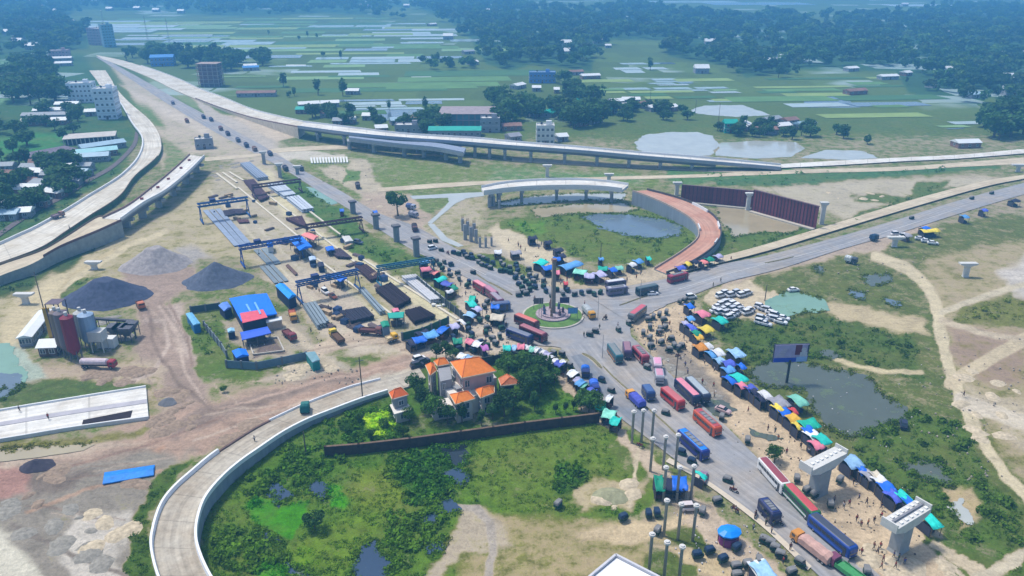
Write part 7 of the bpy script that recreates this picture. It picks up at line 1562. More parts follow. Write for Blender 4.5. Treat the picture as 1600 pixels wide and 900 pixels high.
# auto rickshaws
def rick_meshes():
    if "rick" in PROTO: return PROTO["rick"]
    d = {}; mb = MB()
    mb.loft([[(x, -w_, z0), (x, w_, z0), (x, w_, z1), (x, w_*.8, z1+.06), (x, -w_*.8, z1+.06), (x, -w_, z1)] for x, w_, z0, z1 in ((-1.25, .58, .35, .95), (-1.1, .66, .28, 1.0), (.35, .66, .26, .95), (.85, .45, .3, .9), (1.2, .22, .42, .8))]); d['body'] = mb.mesh("body", M("rick_green", (26,64,54), .5, .15, 1.5, objvar=.35))
    mb = MB(); mb.loft([[(x, -w_, z0), (x, w_, z0), (x, w_*1.0, z1-.25), (x, w_*.75, z1), (x, -w_*.75, z1), (x, -w_, z1-.25)] for x, w_, z0, z1 in ((-1.22, .55, .95, 1.45), (-1.05, .66, .98, 1.72), (-.1, .68, 1.35, 1.80), (.62, .6, 1.45, 1.74))]); d['hood'] = mb.mesh("hood", M("rick_hood", (36,46,50), .7, .2, 2, objvar=.4))
    mb = MB(); mb.add([(.85, -.45, .92), (.85, .45, .92), (.62, .52, 1.62), (.62, -.52, 1.62), (.80, -.45, .92), (.80, .45, .92), (.57, .52, 1.62), (.57, -.52, 1.62)], [(0, 1, 2, 3), (7, 6, 5, 4), (0, 4, 5, 1), (3, 2, 6, 7), (0, 3, 7, 4), (1, 5, 6, 2)]); d['glass'] = mb.mesh("windscreen", GLS)
    mb = MB(); mb.box(-.55, 0, .9, .75, 1.1, .3); d['seat'] = mb.mesh("seat", M("rick_seat", (70,44,44), .8)); d['wheel'] = wheel_mesh(.24, .12); PROTO["rick"] = d; return d
PLACED = []
def free(x, y, m_=1.9):
    p = G(x, y)
    for q in PLACED:
        if (q-p).length < m_: return False
    PLACED.append(p); return True
RH = [M("rick_hood"), M("rick_hood"), None, None]
def rick(px, py, ang, label, group, hood=None):
    d = rick_meshes(); c = G(px, py, .6); c.z = .17; r_ = empty("auto_rickshaw", c, ang, label, "auto rickshaw", group); r_.scale = (.80, .80, .80); link("body", d['body'], r_, mat=None); h_ = link("hood", d['hood'], r_, mat=hood); link("windscreen", d['glass'], r_); link("seat", d['seat'], r_)
    for x, y in ((.95, 0), (-.8, .58), (-.8, -.58)): link("wheel", d['wheel'], r_, (x, y, 0))
    return r_
rr = random.Random(21); HB = M("hood_blue", (30,54,84), .6); HG = M("hood_green", (28,70,54), .6)
def row_r(line, n, label, group, jit=2.0, rows=1, dyrow=6, a0=None):
    P = catmull([(x, y, 0) for x, y in line], 8)
    for r0 in range(rows):
        for i in range(n):
            t_ = (i+.5)/n*(len(P)-1); k = int(t_); p = P[k].lerp(P[min(k+1, len(P)-1)], t_-k); x, y = p.x+rr.uniform(-jit, jit), p.y+r0*dyrow+rr.uniform(-jit, jit)*.6
            if free(x, y, 1.7): rick(x, y, (a0 if a0 is not None else rr.uniform(0, 6.28))+rr.uniform(-.3, .3), label, group, rr.choice([None, None, None, HB, HG]))
def area_r(poly, n, label, group):
    n = int(n*.8)
    for x, y in sample_px(poly, n*3, rr):
        if n <= 0: break
        if free(x, y, 2.3): rick(x, y, rr.choice([.6, 2.2, 3.7, 5.2])+rr.uniform(-.5, .5), label, group, rr.choice([None, None, HB, HG])); n -= 1
row_r([(708,394),(735,403),(765,418),(800,428)], 15, "dark green auto rickshaw parked in the long line right of the north highway", "line on the right side of the north highway", a0=-.6)
row_r([(722,394),(750,402),(775,412)], 9, "dark green auto rickshaw parked in the long line right of the north highway", "line on the right side of the north highway", a0=-.6)
area_r([(770,410),(800,408),(830,422),(850,440),(835,450),(800,432)], 34, "dark auto rickshaw crowded on the sand left of the turquoise and blue awnings", "crowd left of the turquoise awnings")
area_r([(676,405),(700,408),(740,440),(730,448),(700,430),(676,415)], 18, "dark auto rickshaw between the stalls and the left edge of the north highway", "crowd on the left side of the north highway")
area_r([(745,455),(780,480),(790,520),(770,545),(735,540),(725,500)], 30, "auto rickshaw in the busy yard left of the junction", "crowd left of the junction")
area_r([(700,520),(740,515),(760,540),(740,550),(700,545)], 14, "auto rickshaw beside the green tarpaulin above the villa", "cluster above the villa")
area_r([(800,440),(880,452),(940,456),(940,462),(870,462),(805,460)], 24, "auto rickshaw in the row along the north edge of the junction", "row on the north edge of the junction")
row_r([(1060,472),(1072,468),(1085,476)], 5, "dark green auto rickshaw near the blue stalls at the start of the east strip", "start of the east strip", a0=1.0)
row_r([(1018,495),(1030,492),(1042,488)], 5, "dark green auto rickshaw in the row right of the salmon roofed grey bus", "row right of the grey bus", a0=1.2)
for x, y in [(1014,500),(1038,500),(1016,512),(1032,515),(1040,512),(1029,520),(1016,528),(1034,535),(1048,530),(1053,540),(1060,545),(1045,547),(1005,520),(1066,541),(1018,541)]:
    if free(x, y, 1.8): rick(x, y, rr.uniform(0, 6.28), "dark auto rickshaw waiting on the bare sand between the junction and the east stalls", "rickshaws on the bare sand")
for i, (x, y, a, lab) in enumerate([(922,523,-.5,"left one of two rickshaws side by side right below the roundabout"),(931,518,-.5,"right one of two rickshaws side by side right below the roundabout"),(879,554,-.8,"dark auto rickshaw at the corner where the left lanes begin"),(866,553,-.8,"dark auto rickshaw touching the white umbrellas at the corner"),(891,572,-.8,"dark auto rickshaw beside the violet awning of the umbrella row"),(941,595,-.8,"dark auto rickshaw alone in the left lanes, beside the blue van"),(956,611,-.8,"small auto rickshaw alone in the left lanes above the yellow cabbed truck"),
   (1012,575,-.9,"green auto rickshaw alone in the right lanes below the dull red bus"),(1030,566,-.9,"grey auto rickshaw above the pinkish van in the right lanes"),(983,506,-1.2,"dark purple rickshaw on the junction below the grey bus"),(967,516,-1.2,"brown rickshaw on the junction left of the purple one"),(1041,646,-.7,"dark auto rickshaw by the median left of the orange red bus"),(1066,708,-.7,"dark auto rickshaw following the blue coach on its left"),(1082,722,-.7,"dark auto rickshaw below the blue coach at the road edge"),
   (1138,751,-.7,"black auto rickshaw in the near lanes above the tan motorcycle"),(1122,783,.2,"black auto rickshaw on the sand verge left of the highway"),(1098,799,1.1,"black auto rickshaw leaning beside the white car at the columns"),(1028,829,1.0,"black auto rickshaw at the foot of the fourth row of columns"),(1013,803,1.6,"blue black auto rickshaw, left of two parked by the columns"),(1026,801,1.6,"blue black auto rickshaw, right of two parked by the columns"),(975,809,.5,"dark blue auto rickshaw parked alone on the grass"),(873,788,.9,"dark auto rickshaw furthest left, alone on the marsh edge"),
   (1091,868,.1,"black auto rickshaw, leftmost of the row below the blue gazebo"),(1110,861,.3,"black auto rickshaw, second of the row below the blue gazebo"),(1131,874,.4,"black auto rickshaw, third of the row below the blue gazebo"),(1152,856,.6,"green auto rickshaw touching the blue gazebo"),(1152,886,.1,"black auto rickshaw left of the striped awning, upper one"),(1153,900,.1,"black auto rickshaw left of the striped awning, lower one"),(1170,882,.2,"black auto rickshaw just above the striped awning"),(1186,876,1.5,"black auto rickshaw right above the striped awning"),
   (1196,845,-.6,"first of four dark rickshaws in the queue along the lower road edge"),(1206,850,-.6,"second of four dark rickshaws in the queue along the lower road edge"),(1213,858,-.6,"third of four dark rickshaws in the queue along the lower road edge"),(1221,868,-.6,"fourth of four dark rickshaws in the queue along the lower road edge"),(1251,880,-1.0,"green auto rickshaw at the road edge near the bottom"),(1238,894,.3,"dark auto rickshaw at the bottom edge beside the green one"),
   (1354,892,1.3,"green auto rickshaw at the bottom beside the green truck"),(1319,881,-.6,"dark auto rickshaw in front of the green truck"),(1297,788,1.4,"dark green auto rickshaw on the sand right of the green bus"),(1313,750,.8,"dark auto rickshaw in the shade right of the first large pier"),(1262,766,.5,"dark auto rickshaw left of the first large pier's foot"),(1245,748,1.3,"dark auto rickshaw right of the white bus"),(1168,688,1.3,"black auto rickshaw on the sand above the round dark tree"),(1128,652,1.2,"dark auto rickshaw right of the orange red bus"),(1274,773,.5,"dark auto rickshaw in the shade of the first large pier"),
   (1425,341,.2,"dark rickshaw alone on the east highway, the nearest of three"),(1519,310,.2,"dark rickshaw alone on the east highway, the middle of three"),(1550,302,.2,"dark rickshaw alone on the east highway, the farthest of three"),(740,426,-.6,"small dark rickshaw alone in the middle of the north highway"),(672,378,-.6,"reddish rickshaw on the highway right of the fourth tall pier"),(681,377,-.6,"dark rickshaw on the highway right of the reddish one"),(690,391,-.6,"dark rickshaw on the highway nearest the parked line"),(811,461,.1,"dark rickshaw alone at the top of the junction"),(823,459,.1,"small dark rickshaw right of another at the top of the junction")]):
    free(x, y); rick(x, y, a, lab, None, HB if 'blue' in lab else None)
truck(915,580,2,16,4,(30,50,110),(60,130,230),'cover',"small blue covered van in the left lanes near the umbrella row")
truck(929,603,6,16,5,(36,60,140),(70,120,226),'cover',"blue pickup van beside the umbrella row, below the small blue covered van")
# motorcycles
def moto():
    if "moto" in PROTO: return PROTO["moto"]
    mb = MB(); mb.loft([[(x, -w_, z0), (x, w_, z0), (x, w_*.6, z1), (x, -w_*.6, z1)] for x, w_, z0, z1 in ((-.85, .1, .7, .82), (-.3, .16, .55, .82), (.2, .17, .45, .95), (.6, .08, .75, .95))]); mb.tube((.55, 0, .9), (.72, 0, .3), .04, .04, 5); mb.tube((.5, -.34, 1.05), (.5, .34, 1.05), .03, .03, 5); PROTO["moto"] = mb.mesh("frame", M("moto_red", (90,44,44), .5, objvar=.4)); return PROTO["moto"]
MOTO = [(1146,770),(1215,820),(1000,700),(945,500),(700,398),(1060,560),(1148,800),(835,470),(925,600),(1113,680),(1180,808),(1090,640)]
# =====================================================================
# STALLS, PEOPLE, MOTORCYCLES, SMALL THINGS
# =====================================================================
TC = {"white": (228,230,232), "pale blue": (150,196,236), "light blue": (90,160,226), "blue": (40,104,206), "violet blue": (74,92,200), "navy": (36,52,110), "grey": (160,160,170), "teal": (20,180,150), "green": (20,160,110), "turquoise": (30,206,190), "mint": (130,214,190), "yellow": (232,208,70), "gold": (226,176,50), "orange": (226,146,50), "red": (206,64,72), "pink": (236,110,136), "salmon": (226,130,120), "magenta": (190,110,190), "lavender": (186,184,220), "cream": (224,214,190)}
def tarp_mat(c): return M("tarp_"+c.replace(" ", "_"), tuple(int(v*.92+12) for v in TC[c]), .6, .26, .9, bump=.5, spec=.3, objvar=.14)
GOODS = [M("goods_%d" % i, c, .9, .5, 3.0) for i, c in enumerate([(92,82,80),(120,96,70),(70,74,96),(110,70,66)])]
rs = random.Random(77)
def stall(px, py, wpx, dm, ang_px, c, label, h=2.4, cat="stall", name="market_stall", umbrella=False, sheet=True):
    """awning on posts over a table with goods and a back cloth"""
    h = h+rs.choice([-.15, 0, .1, .25]); z = h; c0 = G(px, py, z); ang = head(px, py, *ang_px, z=z)+rs.uniform(-.13, .13); wpx *= rs.uniform(.76, .98); dm *= rs.uniform(.74, .95); w_ = wpx/PXPM(py); r_ = empty(name, (c0.x, c0.y, 0), ang, label, cat)
    n = 7; m_ = 5; t_ = .05; vs = []
    ph = rs.uniform(0, 6)
    for i in range(n+1):
        for j in range(m_+1):
            u, v = i/n-.5, j/m_-.5; zz = h+.34*(1-4*v*v)+.17*math.sin(u*9+ph)*math.cos(v*5+ph)-.22*(math.sin(math.pi*(u+.5))*.8)+rs.uniform(-.08, .08)+.25*v
            e = rs.uniform(-.08, .08); vs.append((u*w_*1.04+e, v*dm*1.06+e, zz))
    k = len(vs); vs += [(x, y, zz-t_) for x, y, zz in vs]; fs = []
    for i in range(n):
        for j in range(m_):
            a = i*(m_+1)+j; fs += [(a, a+m_+1, a+m_+2, a+1), (k+a+1, k+a+m_+2, k+a+m_+1, k+a)]
    bd = [i*(m_+1) for i in range(n+1)]+[n*(m_+1)+j for j in range(1, m_+1)]+[i*(m_+1)+m_ for i in range(n-1, -1, -1)]+[j for j in range(m_-1, 0, -1)]
    for a, b in zip(bd, bd[1:]+bd[:1]): fs.append((a, b, k+b, k+a))
    mb = MB(); mb.add(vs, fs); mb.build("awning", tarp_mat(c), r_, smooth=True)
    pk = ("spost", h)
    if pk not in PROTO: q = MB(); q.box(0, 0, 0, .08, .08, h-.1); PROTO[pk] = q.mesh("post", M("bamboo", (120,104,80), .8))
    for sx in (-.46, .46):
        for sy in (-.46, .46): link("post", PROTO[pk], r_, (sx*w_, sy*dm, 0))
    q = MB(); q.box(0, 0, 0, w_*.78, dm*.5, .8); q.build("table", rs.choice(GOODS), r_)
    q = MB()
    for _ in range(7): s = rs.uniform(.15, .35); q.box(rs.uniform(-.34, .34)*w_, rs.uniform(-.2, .2)*dm, .8, s, s, s*rs.uniform(.5, 1.3), rs.uniform(0, 1))
    q.build("goods", rs.choice(GOODS), r_, kind='stuff')
    if sheet: q = MB(); q.box(0, dm*.42, .05, w_*.9, .04, h-.4); q.box(-w_*.44, 0, .05, .04, dm*.8, h-.5); q.build("back_cloth", M("cloth_dark", (66,68,82), .9, .2, 1), r_)
    return r_
EAST = [(1077,478,14,3,"blue"),(1097,490,20,4,"pink"),(1078,497,13,3,"light blue"),(1070,505,12,3,"lavender"),(1079,511,13,4,"violet blue"),(1125,500,17,4,"turquoise"),(1103,514,24,4,"yellow"),(1087,520,15,3,"green"),(1091,526,15,3,"gold"),(1094,542,18,4,"orange"),(1106,540,13,3,"white"),(1112,553,14,4,"light blue"),(1122,550,16,4,"white"),(1150,551,26,5,"pale blue"),
 (1124,563,18,3,"pale blue"),(1138,567,20,3,"violet blue"),(1138,577,20,3,"light blue"),(1158,572,12,3,"blue"),(1154,590,20,4,"turquoise"),(1140,593,14,4,"blue"),(1158,602,17,3,"pink"),(1172,606,18,3,"violet blue"),(1195,617,17,4,"white"),(1216,628,28,5,"grey"),(1246,625,24,5,"mint"),(1214,637,15,3,"yellow"),(1225,644,20,3,"blue"),(1240,642,9,3,"red"),(1238,653,22,3,"gold"),(1264,662,30,4,"teal"),(1245,665,10,3,"yellow"),(1262,672,18,3,"blue"),(1270,680,22,4,"white"),(1284,686,20,4,"turquoise"),(1275,694,18,3,"pink"),
 (1331,721,26,4,"pale blue"),(1346,734,16,3,"blue"),(1356,742,20,3,"grey"),(1374,750,20,3,"white"),(1386,762,24,4,"blue"),(1396,775,22,4,"violet blue"),(1412,777,20,4,"turquoise"),(1420,786,16,4,"blue"),(1450,810,22,5,"turquoise"),(1370,744,18,3,"cream"),(1178,612,12,3,"navy"),(1188,622,12,3,"navy")]
cnt = {}
for x, y, w_, d, c in sorted(EAST, key=lambda e: e[1]):
    cnt[c] = cnt.get(c, 0)+1
for c in list(cnt): cnt[c] = [cnt[c], 0]
for x, y, w_, d, c in sorted(EAST, key=lambda e: e[1]):
    cnt[c][1] += 1; tot, k = cnt[c]
    lab = f"{c} awning stall, the only {c} one in the long east row" if tot == 1 else f"{c} awning stall, {ORD[k-1]} {c} one down the row east of the highway"
    stall(x, y, w_, d, (12, -2.5), c, lab)
NORTH = [(845,410,26,4,"turquoise",(12,-5)),(856,418,22,4,"blue",(12,-2)),(892,414,40,4,"light blue",(12,-4)),(870,404,12,3,"blue",(12,0)),(869,425,12,3,"pink",(12,0)),(907,424,20,4,"mint",(12,1)),(921,430,20,4,"lavender",(12,0)),(942,419,15,4,"teal",(12,0)),(937,428,20,4,"lavender",(12,-3)),(957,421,13,3,"blue",(12,-2)),(967,418,13,3,"mint",(12,-1)),(987,413,14,3,"white",(12,-3)),(997,408,17,3,"light blue",(12,-3)),(1013,403,9,3,"turquoise",(12,0)),(884,442,7,2,"red",(12,0)),(939,404,10,2,"light blue",(12,0)),
 (1063,418,15,3,"violet blue",(12,-3)),(1074,412,13,3,"yellow",(12,-3)),(1085,409,12,3,"navy",(12,-3)),(1099,409,10,3,"salmon",(12,-3)),(1108,405,15,3,"green",(12,-3)),(1122,400,14,3,"lavender",(12,-3))]
WEST = [(663,409,16,3,"light blue",(12,-2)),(665,420,16,3,"pink",(12,-2)),(680,425,12,3,"salmon",(12,4)),(688,436,22,3,"turquoise",(12,-4)),(699,443,18,3,"violet blue",(12,4)),(708,449,12,3,"green",(12,-3)),(702,455,16,2,"white",(12,-4)),(738,466,12,4,"teal",(12,0)),(736,474,14,4,"turquoise",(12,-3)),(745,483,14,3,"lavender",(12,-7)),(734,492,18,3,"pale blue",(12,-8)),(721,503,8,3,"white",(12,-4)),(709,509,16,3,"lavender",(12,-3)),(692,515,13,4,"blue",(12,4)),(672,522,26,4,"light blue",(12,-2)),(655,530,22,4,"blue",(12,-3)),(642,535,14,4,"navy",(12,-3)),(660,520,24,3,"navy",(12,-4)),(735,533,14,3,"pink",(12,3)),(746,537,14,3,"white",(12,4)),(757,543,12,3,"magenta",(12,-2)),(792,543,12,3,"turquoise",(12,0)),(715,532,18,3,"green",(12,-1)),(723,556,16,3,"white",(12,3)),(731,559,12,3,"pale blue",(12,3)),(774,478,16,3,"blue",(12,0)),(777,495,22,4,"cream",(12,1))]
UMB = [(804,543,10,2.5,"pale blue",(12,2)),(814,541,14,2.5,"pink",(12,1)),(824,542,10,2.5,"white",(12,1)),(831,545,10,2.5,"mint",(12,1)),(839,546,10,2.5,"white",(12,3)),(847,549,12,2.5,"white",(12,4)),(855,553,12,2.5,"lavender",(12,5)),(860,559,10,2.5,"white",(12,5)),(867,564,9,2.5,"white",(12,6)),(874,568,14,2.5,"violet blue",(12,5)),(880,566,9,2.5,"white",(12,4)),(896,583,15,3,"white",(12,6)),(903,593,10,2.5,"lavender",(12,6)),(908,598,14,3,"light blue",(12,6)),(914,602,8,2.5,"mint",(12,6)),(925,610,14,2.5,"violet blue",(12,6)),(952,622,10,2.5,"white",(12,4)),(938,633,18,3.5,"teal",(12,0)),(952,646,22,3.5,"mint",(12,3)),(962,657,18,3.5,"turquoise",(12,4))]
for rowname, L in (("north of the roundabout", NORTH), ("along the plaza and north highway", WEST), ("between villa garden and left lanes", UMB)):
    tot = {}; seen = {}
    for e in L: tot[e[4]] = tot.get(e[4], 0)+1
    for x, y, w_, d, c, a in sorted(L, key=lambda e: e[0]):
        seen[c] = seen.get(c, 0)+1
        stall(x, y, w_, d, a, c, f"{c} awning stall, the only {c} one {rowname}" if tot[c] == 1 else f"{ORD[seen[c]-1]} {c} awning stall from the left {rowname}")
stall(1046,756,56,4.5,(12,1),"navy","long dark shed with green, blue and purple tarpaulin roof behind the slender columns",h=2.6,cat="shed",name="tarp_shed")
r_ = stall(1062,754,26,4.7,(12,1),"blue","blue end of the long dark tarpaulin shed behind the slender columns",h=2.75,cat="shed",name="tarp_shed"); stall(1030,754,18,4.6,(12,1),"green","green end of the long dark tarpaulin shed behind the slender columns",h=2.72,cat="shed",name="tarp_shed")
stall(1093,742,10,3,(12,-8),"turquoise","small white and turquoise awning right of the long dark tarpaulin shed")
stall(1193,893,36,5,(12,-3),"pale blue","blue and white striped awning at the bottom edge beside black rickshaws",h=2.6)
o = COL.objects[-1] if False else None
def gazebo(px, py, rpx, label):
    c0 = G(px, py, 2.4); R_ = rpx/PXPM(py); r_ = empty("gazebo", (c0.x, c0.y, 0), .3, label, "gazebo"); mb = MB(); n = 10
    mb.add([(R_*math.cos(i*.6283), R_*.82*math.sin(i*.6283), 2.3) for i in range(n)]+[(R_*.45*math.cos(i*.6283), R_*.4*math.sin(i*.6283), 2.75) for i in range(n)]+[(0, 0, 2.9)]+[(R_*math.cos(i*.6283), R_*.82*math.sin(i*.6283), 2.05) for i in range(n)],
      [(i, (i+1) % n, n+(i+1) % n, n+i) for i in range(n)]+[(n+i, n+(i+1) % n, 2*n) for i in range(n)]+[(2*n+1+i, 2*n+1+(i+1) % n, (i+1) % n, i) for i in range(n)]+[tuple(2*n+1+i for i in range(n-1, -1, -1))]); mb.build("canopy", M("canopy_skyblue", (20,140,236), .4, .15, .8), r_)
    mb = MB(); mb.cyl(0, 0, 0, 1.5, R_*.8, R_*.8, 10); mb.build("cloth_wall", M("cloth_pinkpurple", (130,60,120), .8, .3, 1), r_); mb = MB(); [mb.box(R_*.86*math.cos(i*1.2566), R_*.7*math.sin(i*1.2566), 0, .1, .1, 2.3) for i in range(5)]; mb.build("posts", M("bamboo"), r_)
gazebo(1140,829,19,"round tent with a glossy sky blue top and purple cloth sides left of the highway")
for i, (x, y, w_, c, lab) in enumerate([(1453,360,30,"yellow","shed with a yellow and blue roof at the right beside the white vans"),(1445,356,14,"blue","small blue awning behind the yellow and blue roofed shed"),(1507,338,12,"light blue","blue hut below the east highway near the right edge"),(1537,328,12,"violet blue","violet blue hut below the east highway, rightmost but one"),(1585,313,16,"navy","dark hut at the right edge below the east highway"),(1417,367,12,"grey","grey shed between the yellow shed and the pale pier"),(832,371,16,"navy","dark blue round tent on the sand left of the ring's grass"),(856,378,12,"navy","small dark tent right of the dark blue round one"),(778,393,12,"white","white and blue awning among the crates left of the ring"),(806,394,18,"grey","grey awning with dark sides left of the ring"),(872,390,16,"navy","dark shelter above the blue awning north of the roundabout"),(877,399,12,"navy","lower dark shelter above the blue awning north of the roundabout"),(586,331,8,"blue","small blue tarpaulin at the left foot of the second tall pier"),(534,328,8,"blue","small blue tarpaulin left of the first tall pier")]): stall(x, y, w_, 3.2, (12,-1), c, lab)
# striped cloth on the bottom awning
st = [o for o in COL.objects if o.get('label', '').startswith("blue and white striped")][0]
for k in range(3):
    mb = MB(); w_ = 36/PXPM(893); mb.beam((-w_/2+.6+k*w_/3, -2.5, 2.62), (-w_/2+.6+k*w_/3, 2.5, 2.95), w_/6.5, .03); mb.build("stripe", tarp_mat("white"), st)
# ---------------- people ----------------
def skin_mesh(name, V, E, RAD, mat, root=0, sub=1):
    me = bpy.data.meshes.new(name+"_skeleton"); me.from_pydata(V, E, []); o = bpy.data.objects.new("tmp", me); COL.objects.link(o)
    sk = o.modifiers.new("s", 'SKIN'); 
    for i, v in enumerate(me.skin_vertices[0].data): v.radius = (RAD[i], RAD[i]); v.use_root = (i == root)
    if sub: sm = o.modifiers.new("u", 'SUBSURF'); sm.levels = sub; sm.render_levels = sub
    dg = bpy.context.evaluated_depsgraph_get(); m = bpy.data.meshes.new_from_object(o.evaluated_get(dg)); m.name = name; m.materials.clear(); m.materials.append(mat); bpy.data.objects.remove(o); return m
SKIN = M("skin_brown", (150,106,82), .7); HAIR = M("hair_black", (28,24,24), .8)
def person_kit(pose):
    s = {'stand': 0.0, 'walk': .22, 'walk2': -.18}[pose]; arm = {'stand': .05, 'walk': -.2, 'walk2': .2}[pose]
    V = [(0,0,.95),(0,0,1.18),(0,0,1.40),(0,0,1.50),(.01,0,1.60),(.015,0,1.70), (0,.10,.88),(s*.5,.11,.48),(s,.11,.08),(s+.14,.12,.04), (0,-.10,.88),(-s*.4,-.11,.48),(-s-.05,-.11,.08),(-s+.09,-.12,.04), (0,.19,1.38),(arm*.5,.24,1.12),(arm+.06,.25,.88),(arm+.08,.25,.80), (0,-.19,1.38),(-arm*.5,-.24,1.12),(-arm+.06,-.25,.88),(-arm+.08,-.25,.80)]
    E = [(0,1),(1,2),(2,3),(3,4),(4,5),(0,6),(6,7),(7,8),(8,9),(0,10),(10,11),(11,12),(12,13),(2,14),(14,15),(15,16),(16,17),(2,18),(18,19),(19,20),(20,21)]
    RAD = [.12,.12,.13,.055,.095,.09,.085,.06,.045,.04,.085,.06,.045,.04,.055,.042,.034,.035,.055,.042,.034,.035]
    body = skin_mesh("body", V, E, RAD, SKIN)
    T = [(0,0,.90),(0,0,1.18),(0,0,1.41),(0,.19,1.39),(arm*.4,.235,1.18),(0,-.19,1.39),(-arm*.4,-.235,1.18)]
    shirt = skin_mesh("shirt", T, [(0,1),(1,2),(2,3),(3,4),(2,5),(5,6)], [.155,.145,.15,.075,.065,.075,.065], M("cloth_shirt", (190,190,190), .9), 1)
    Tr = [(0,0,.93),(0,.10,.86),(s*.5,.11,.48),(s*.95,.11,.14),(0,-.10,.86),(-s*.4,-.11,.48),(-s*.95-.03,-.11,.14)]
    trou = skin_mesh("trousers", Tr, [(0,1),(1,2),(2,3),(0,4),(4,5),(5,6)], [.145,.11,.085,.075,.11,.085,.075], M("cloth_trousers", (60,62,74), .9))
    hm_ = MB(); hm_.loft([[(r*math.cos(i*math.pi/4)-.01, r*.92*math.sin(i*math.pi/4), z) for i in range(8)] for r, z in ((.10, 1.64), (.108, 1.70), (.09, 1.77), (.04, 1.80))]); hair = hm_.mesh("hair", HAIR)
    return body, shirt, trou, hair
KITS = [person_kit(p) for p in ('stand', 'walk', 'walk2')]
SH = [("white", (222,222,220)), ("red", (170,44,50)), ("blue", (60,90,160)), ("black", (44,44,50)), ("green", (60,110,80)), ("grey", (140,140,146)), ("orange", (206,120,60)), ("pale", (196,180,160)), ("maroon", (110,40,50))]
TR = [(50,54,70),(70,66,60),(90,96,110),(120,110,96),(40,40,46)]
for nm_, c in SH: M("shirt_"+nm_, c, .9)
for i, c in enumerate(TR): M("trousers_%d" % i, c, .9)
rp = random.Random(4)
def person(px, py, label, group=None, shirt=None, z=0, ang=None, seat=0):
    k = rp.choice(KITS); p = G(px, py, z); p.z = z+(.16 if z == 0 else 0.02)+seat; r_ = empty("person", p, ang if ang is not None else rp.uniform(0, 6.28), label, "person", group); s = rp.uniform(.82, .92); r_.scale = (s, s, s)
    link("body", k[0], r_); link("shirt", k[1], r_, mat=MATS["shirt_"+(shirt or rp.choice(SH)[0])]); link("trousers", k[2], r_, mat=MATS["trousers_%d" % rp.randrange(5)]); link("hair", k[3], r_); return r_
def crowd(poly, n, label, group):
    for x, y in sample_px(poly, n*3, rp):
        if n <= 0: break
        if free(x, y, .9): person(x, y, label, group); n -= 1
CROWDS = [([(1090,540),(1110,570),(1140,610),(1180,640),(1250,700),(1290,720),(1260,740),(1180,680),(1120,640),(1060,580)], 34, "person walking on the bare sand in front of the long east row of stalls", "people in front of the east stalls"),
 ([(1330,745),(1390,790),(1440,830),(1380,850),(1300,800),(1290,760)], 20, "person on the sandy ground between the two large hammerhead piers", "people between the two large piers"),
 ([(1330,850),(1380,860),(1420,880),(1400,898),(1350,880)], 16, "person on the sand at the bottom right near the blue bus and second large pier", "people near the second large pier"),
 ([(1200,810),(1240,850),(1275,895),(1220,895),(1160,830)], 14, "person on the sandy verge beside the rickshaw queue at the bottom", "people by the rickshaw queue"),
 ([(990,500),(1060,500),(1090,540),(1060,555),(1000,530)], 24, "person among the rickshaws on the bare sand east of the junction", "people among the east rickshaws"),
 ([(735,470),(790,480),(800,530),(760,550),(720,530)], 34, "person in the crowded yard left of the junction", "people in the yard left of the junction"),
 ([(690,420),(760,450),(745,480),(700,450)], 16, "person near the awnings on the left side of the north highway", "people near the west awnings"),
 ([(840,430),(940,435),(1030,425),(1020,440),(860,450)], 26, "person along the awnings north of the roundabout", "people north of the roundabout"),
 ([(800,550),(860,560),(920,610),(950,650),(930,640),(860,575)], 22, "person beside the umbrella row between garden and left lanes", "people by the umbrella row"),
 ([(900,470),(1000,500),(980,560),(1020,600),(960,580),(900,530)], 10, "person crossing the open asphalt of the junction", "people crossing the junction"),
 ([(1120,400),(1200,420),(1150,445),(1110,450)], 6, "person walking at the edge of the east highway", "people on the east highway"),
 ([(430,450),(520,450),(560,540),(500,540)], 12, "person working in the lower casting yard", "workers in the lower yard"),
 ([(780,370),(850,380),(880,420),(820,410)], 14, "person on the sandy patch left of the ring's grass", "people left of the ring")]
for poly, n_, lab, grp in CROWDS: crowd(poly, int(n_*.6), lab, grp)
person(1505,620,"person in dark clothes walking alone on the sand track at the right", shirt='black'); person(76,655,"person in a red shirt alone on the white concrete deck at the left", shirt='red', z=.65); person(31,643,"person in dark clothes on the white concrete deck at the far left", shirt='black', z=.65); person(398,690,"worker on the loop ramp near the lower bend", shirt='white', z=1.7); person(237,298,"worker in red on the white bridge deck at the left", shirt='red', z=6.5); person(109,358,"person standing on the expressway beside the machine", shirt='grey', z=2.1); person(1365,818,"person in black standing alone by the second large pier", shirt='black'); person(1375,858,"person in red behind the blue bus", shirt='red')
mt_ = moto()
for i, (x, y) in enumerate(MOTO):
    c = G(x, y); c.z = .17; a = rp.uniform(0, 6.28) if i > 2 else -.7; r_ = empty("motorcycle", c, a, ["tan motorcycle with a rider on the highway right of the black rickshaw","motorcycle in the near lanes by the navy microbus","motorcycle at the median left of the blue coach","motorcycle just below the roundabout","motorcycle on the north highway by the parked line","motorcycle at the edge of the bare strip","motorcycle on the left verge of the near highway","motorcycle at the top left of the junction","motorcycle in the left lanes by the blue pickup","motorcycle parked near the orange red bus","motorcycle behind the navy microbus","motorcycle between the parked buses"][i], "motorcycle")
    link("frame", mt_, r_); w_ = wheel_mesh(.3, .1); link("wheel", w_, r_, (.72, 0, 0)); link("wheel", w_, r_, (-.62, 0, 0))
    pr_ = person(x, y, "rider sitting on the motorcycle, %s rider counted from the top of the photo" % ORD[sorted(range(12), key=lambda q: MOTO[q][1]).index(i)], None, ang=a, seat=-.12); pr_.location = (c.x-.15*math.cos(a), c.y-.15*math.sin(a), .08)
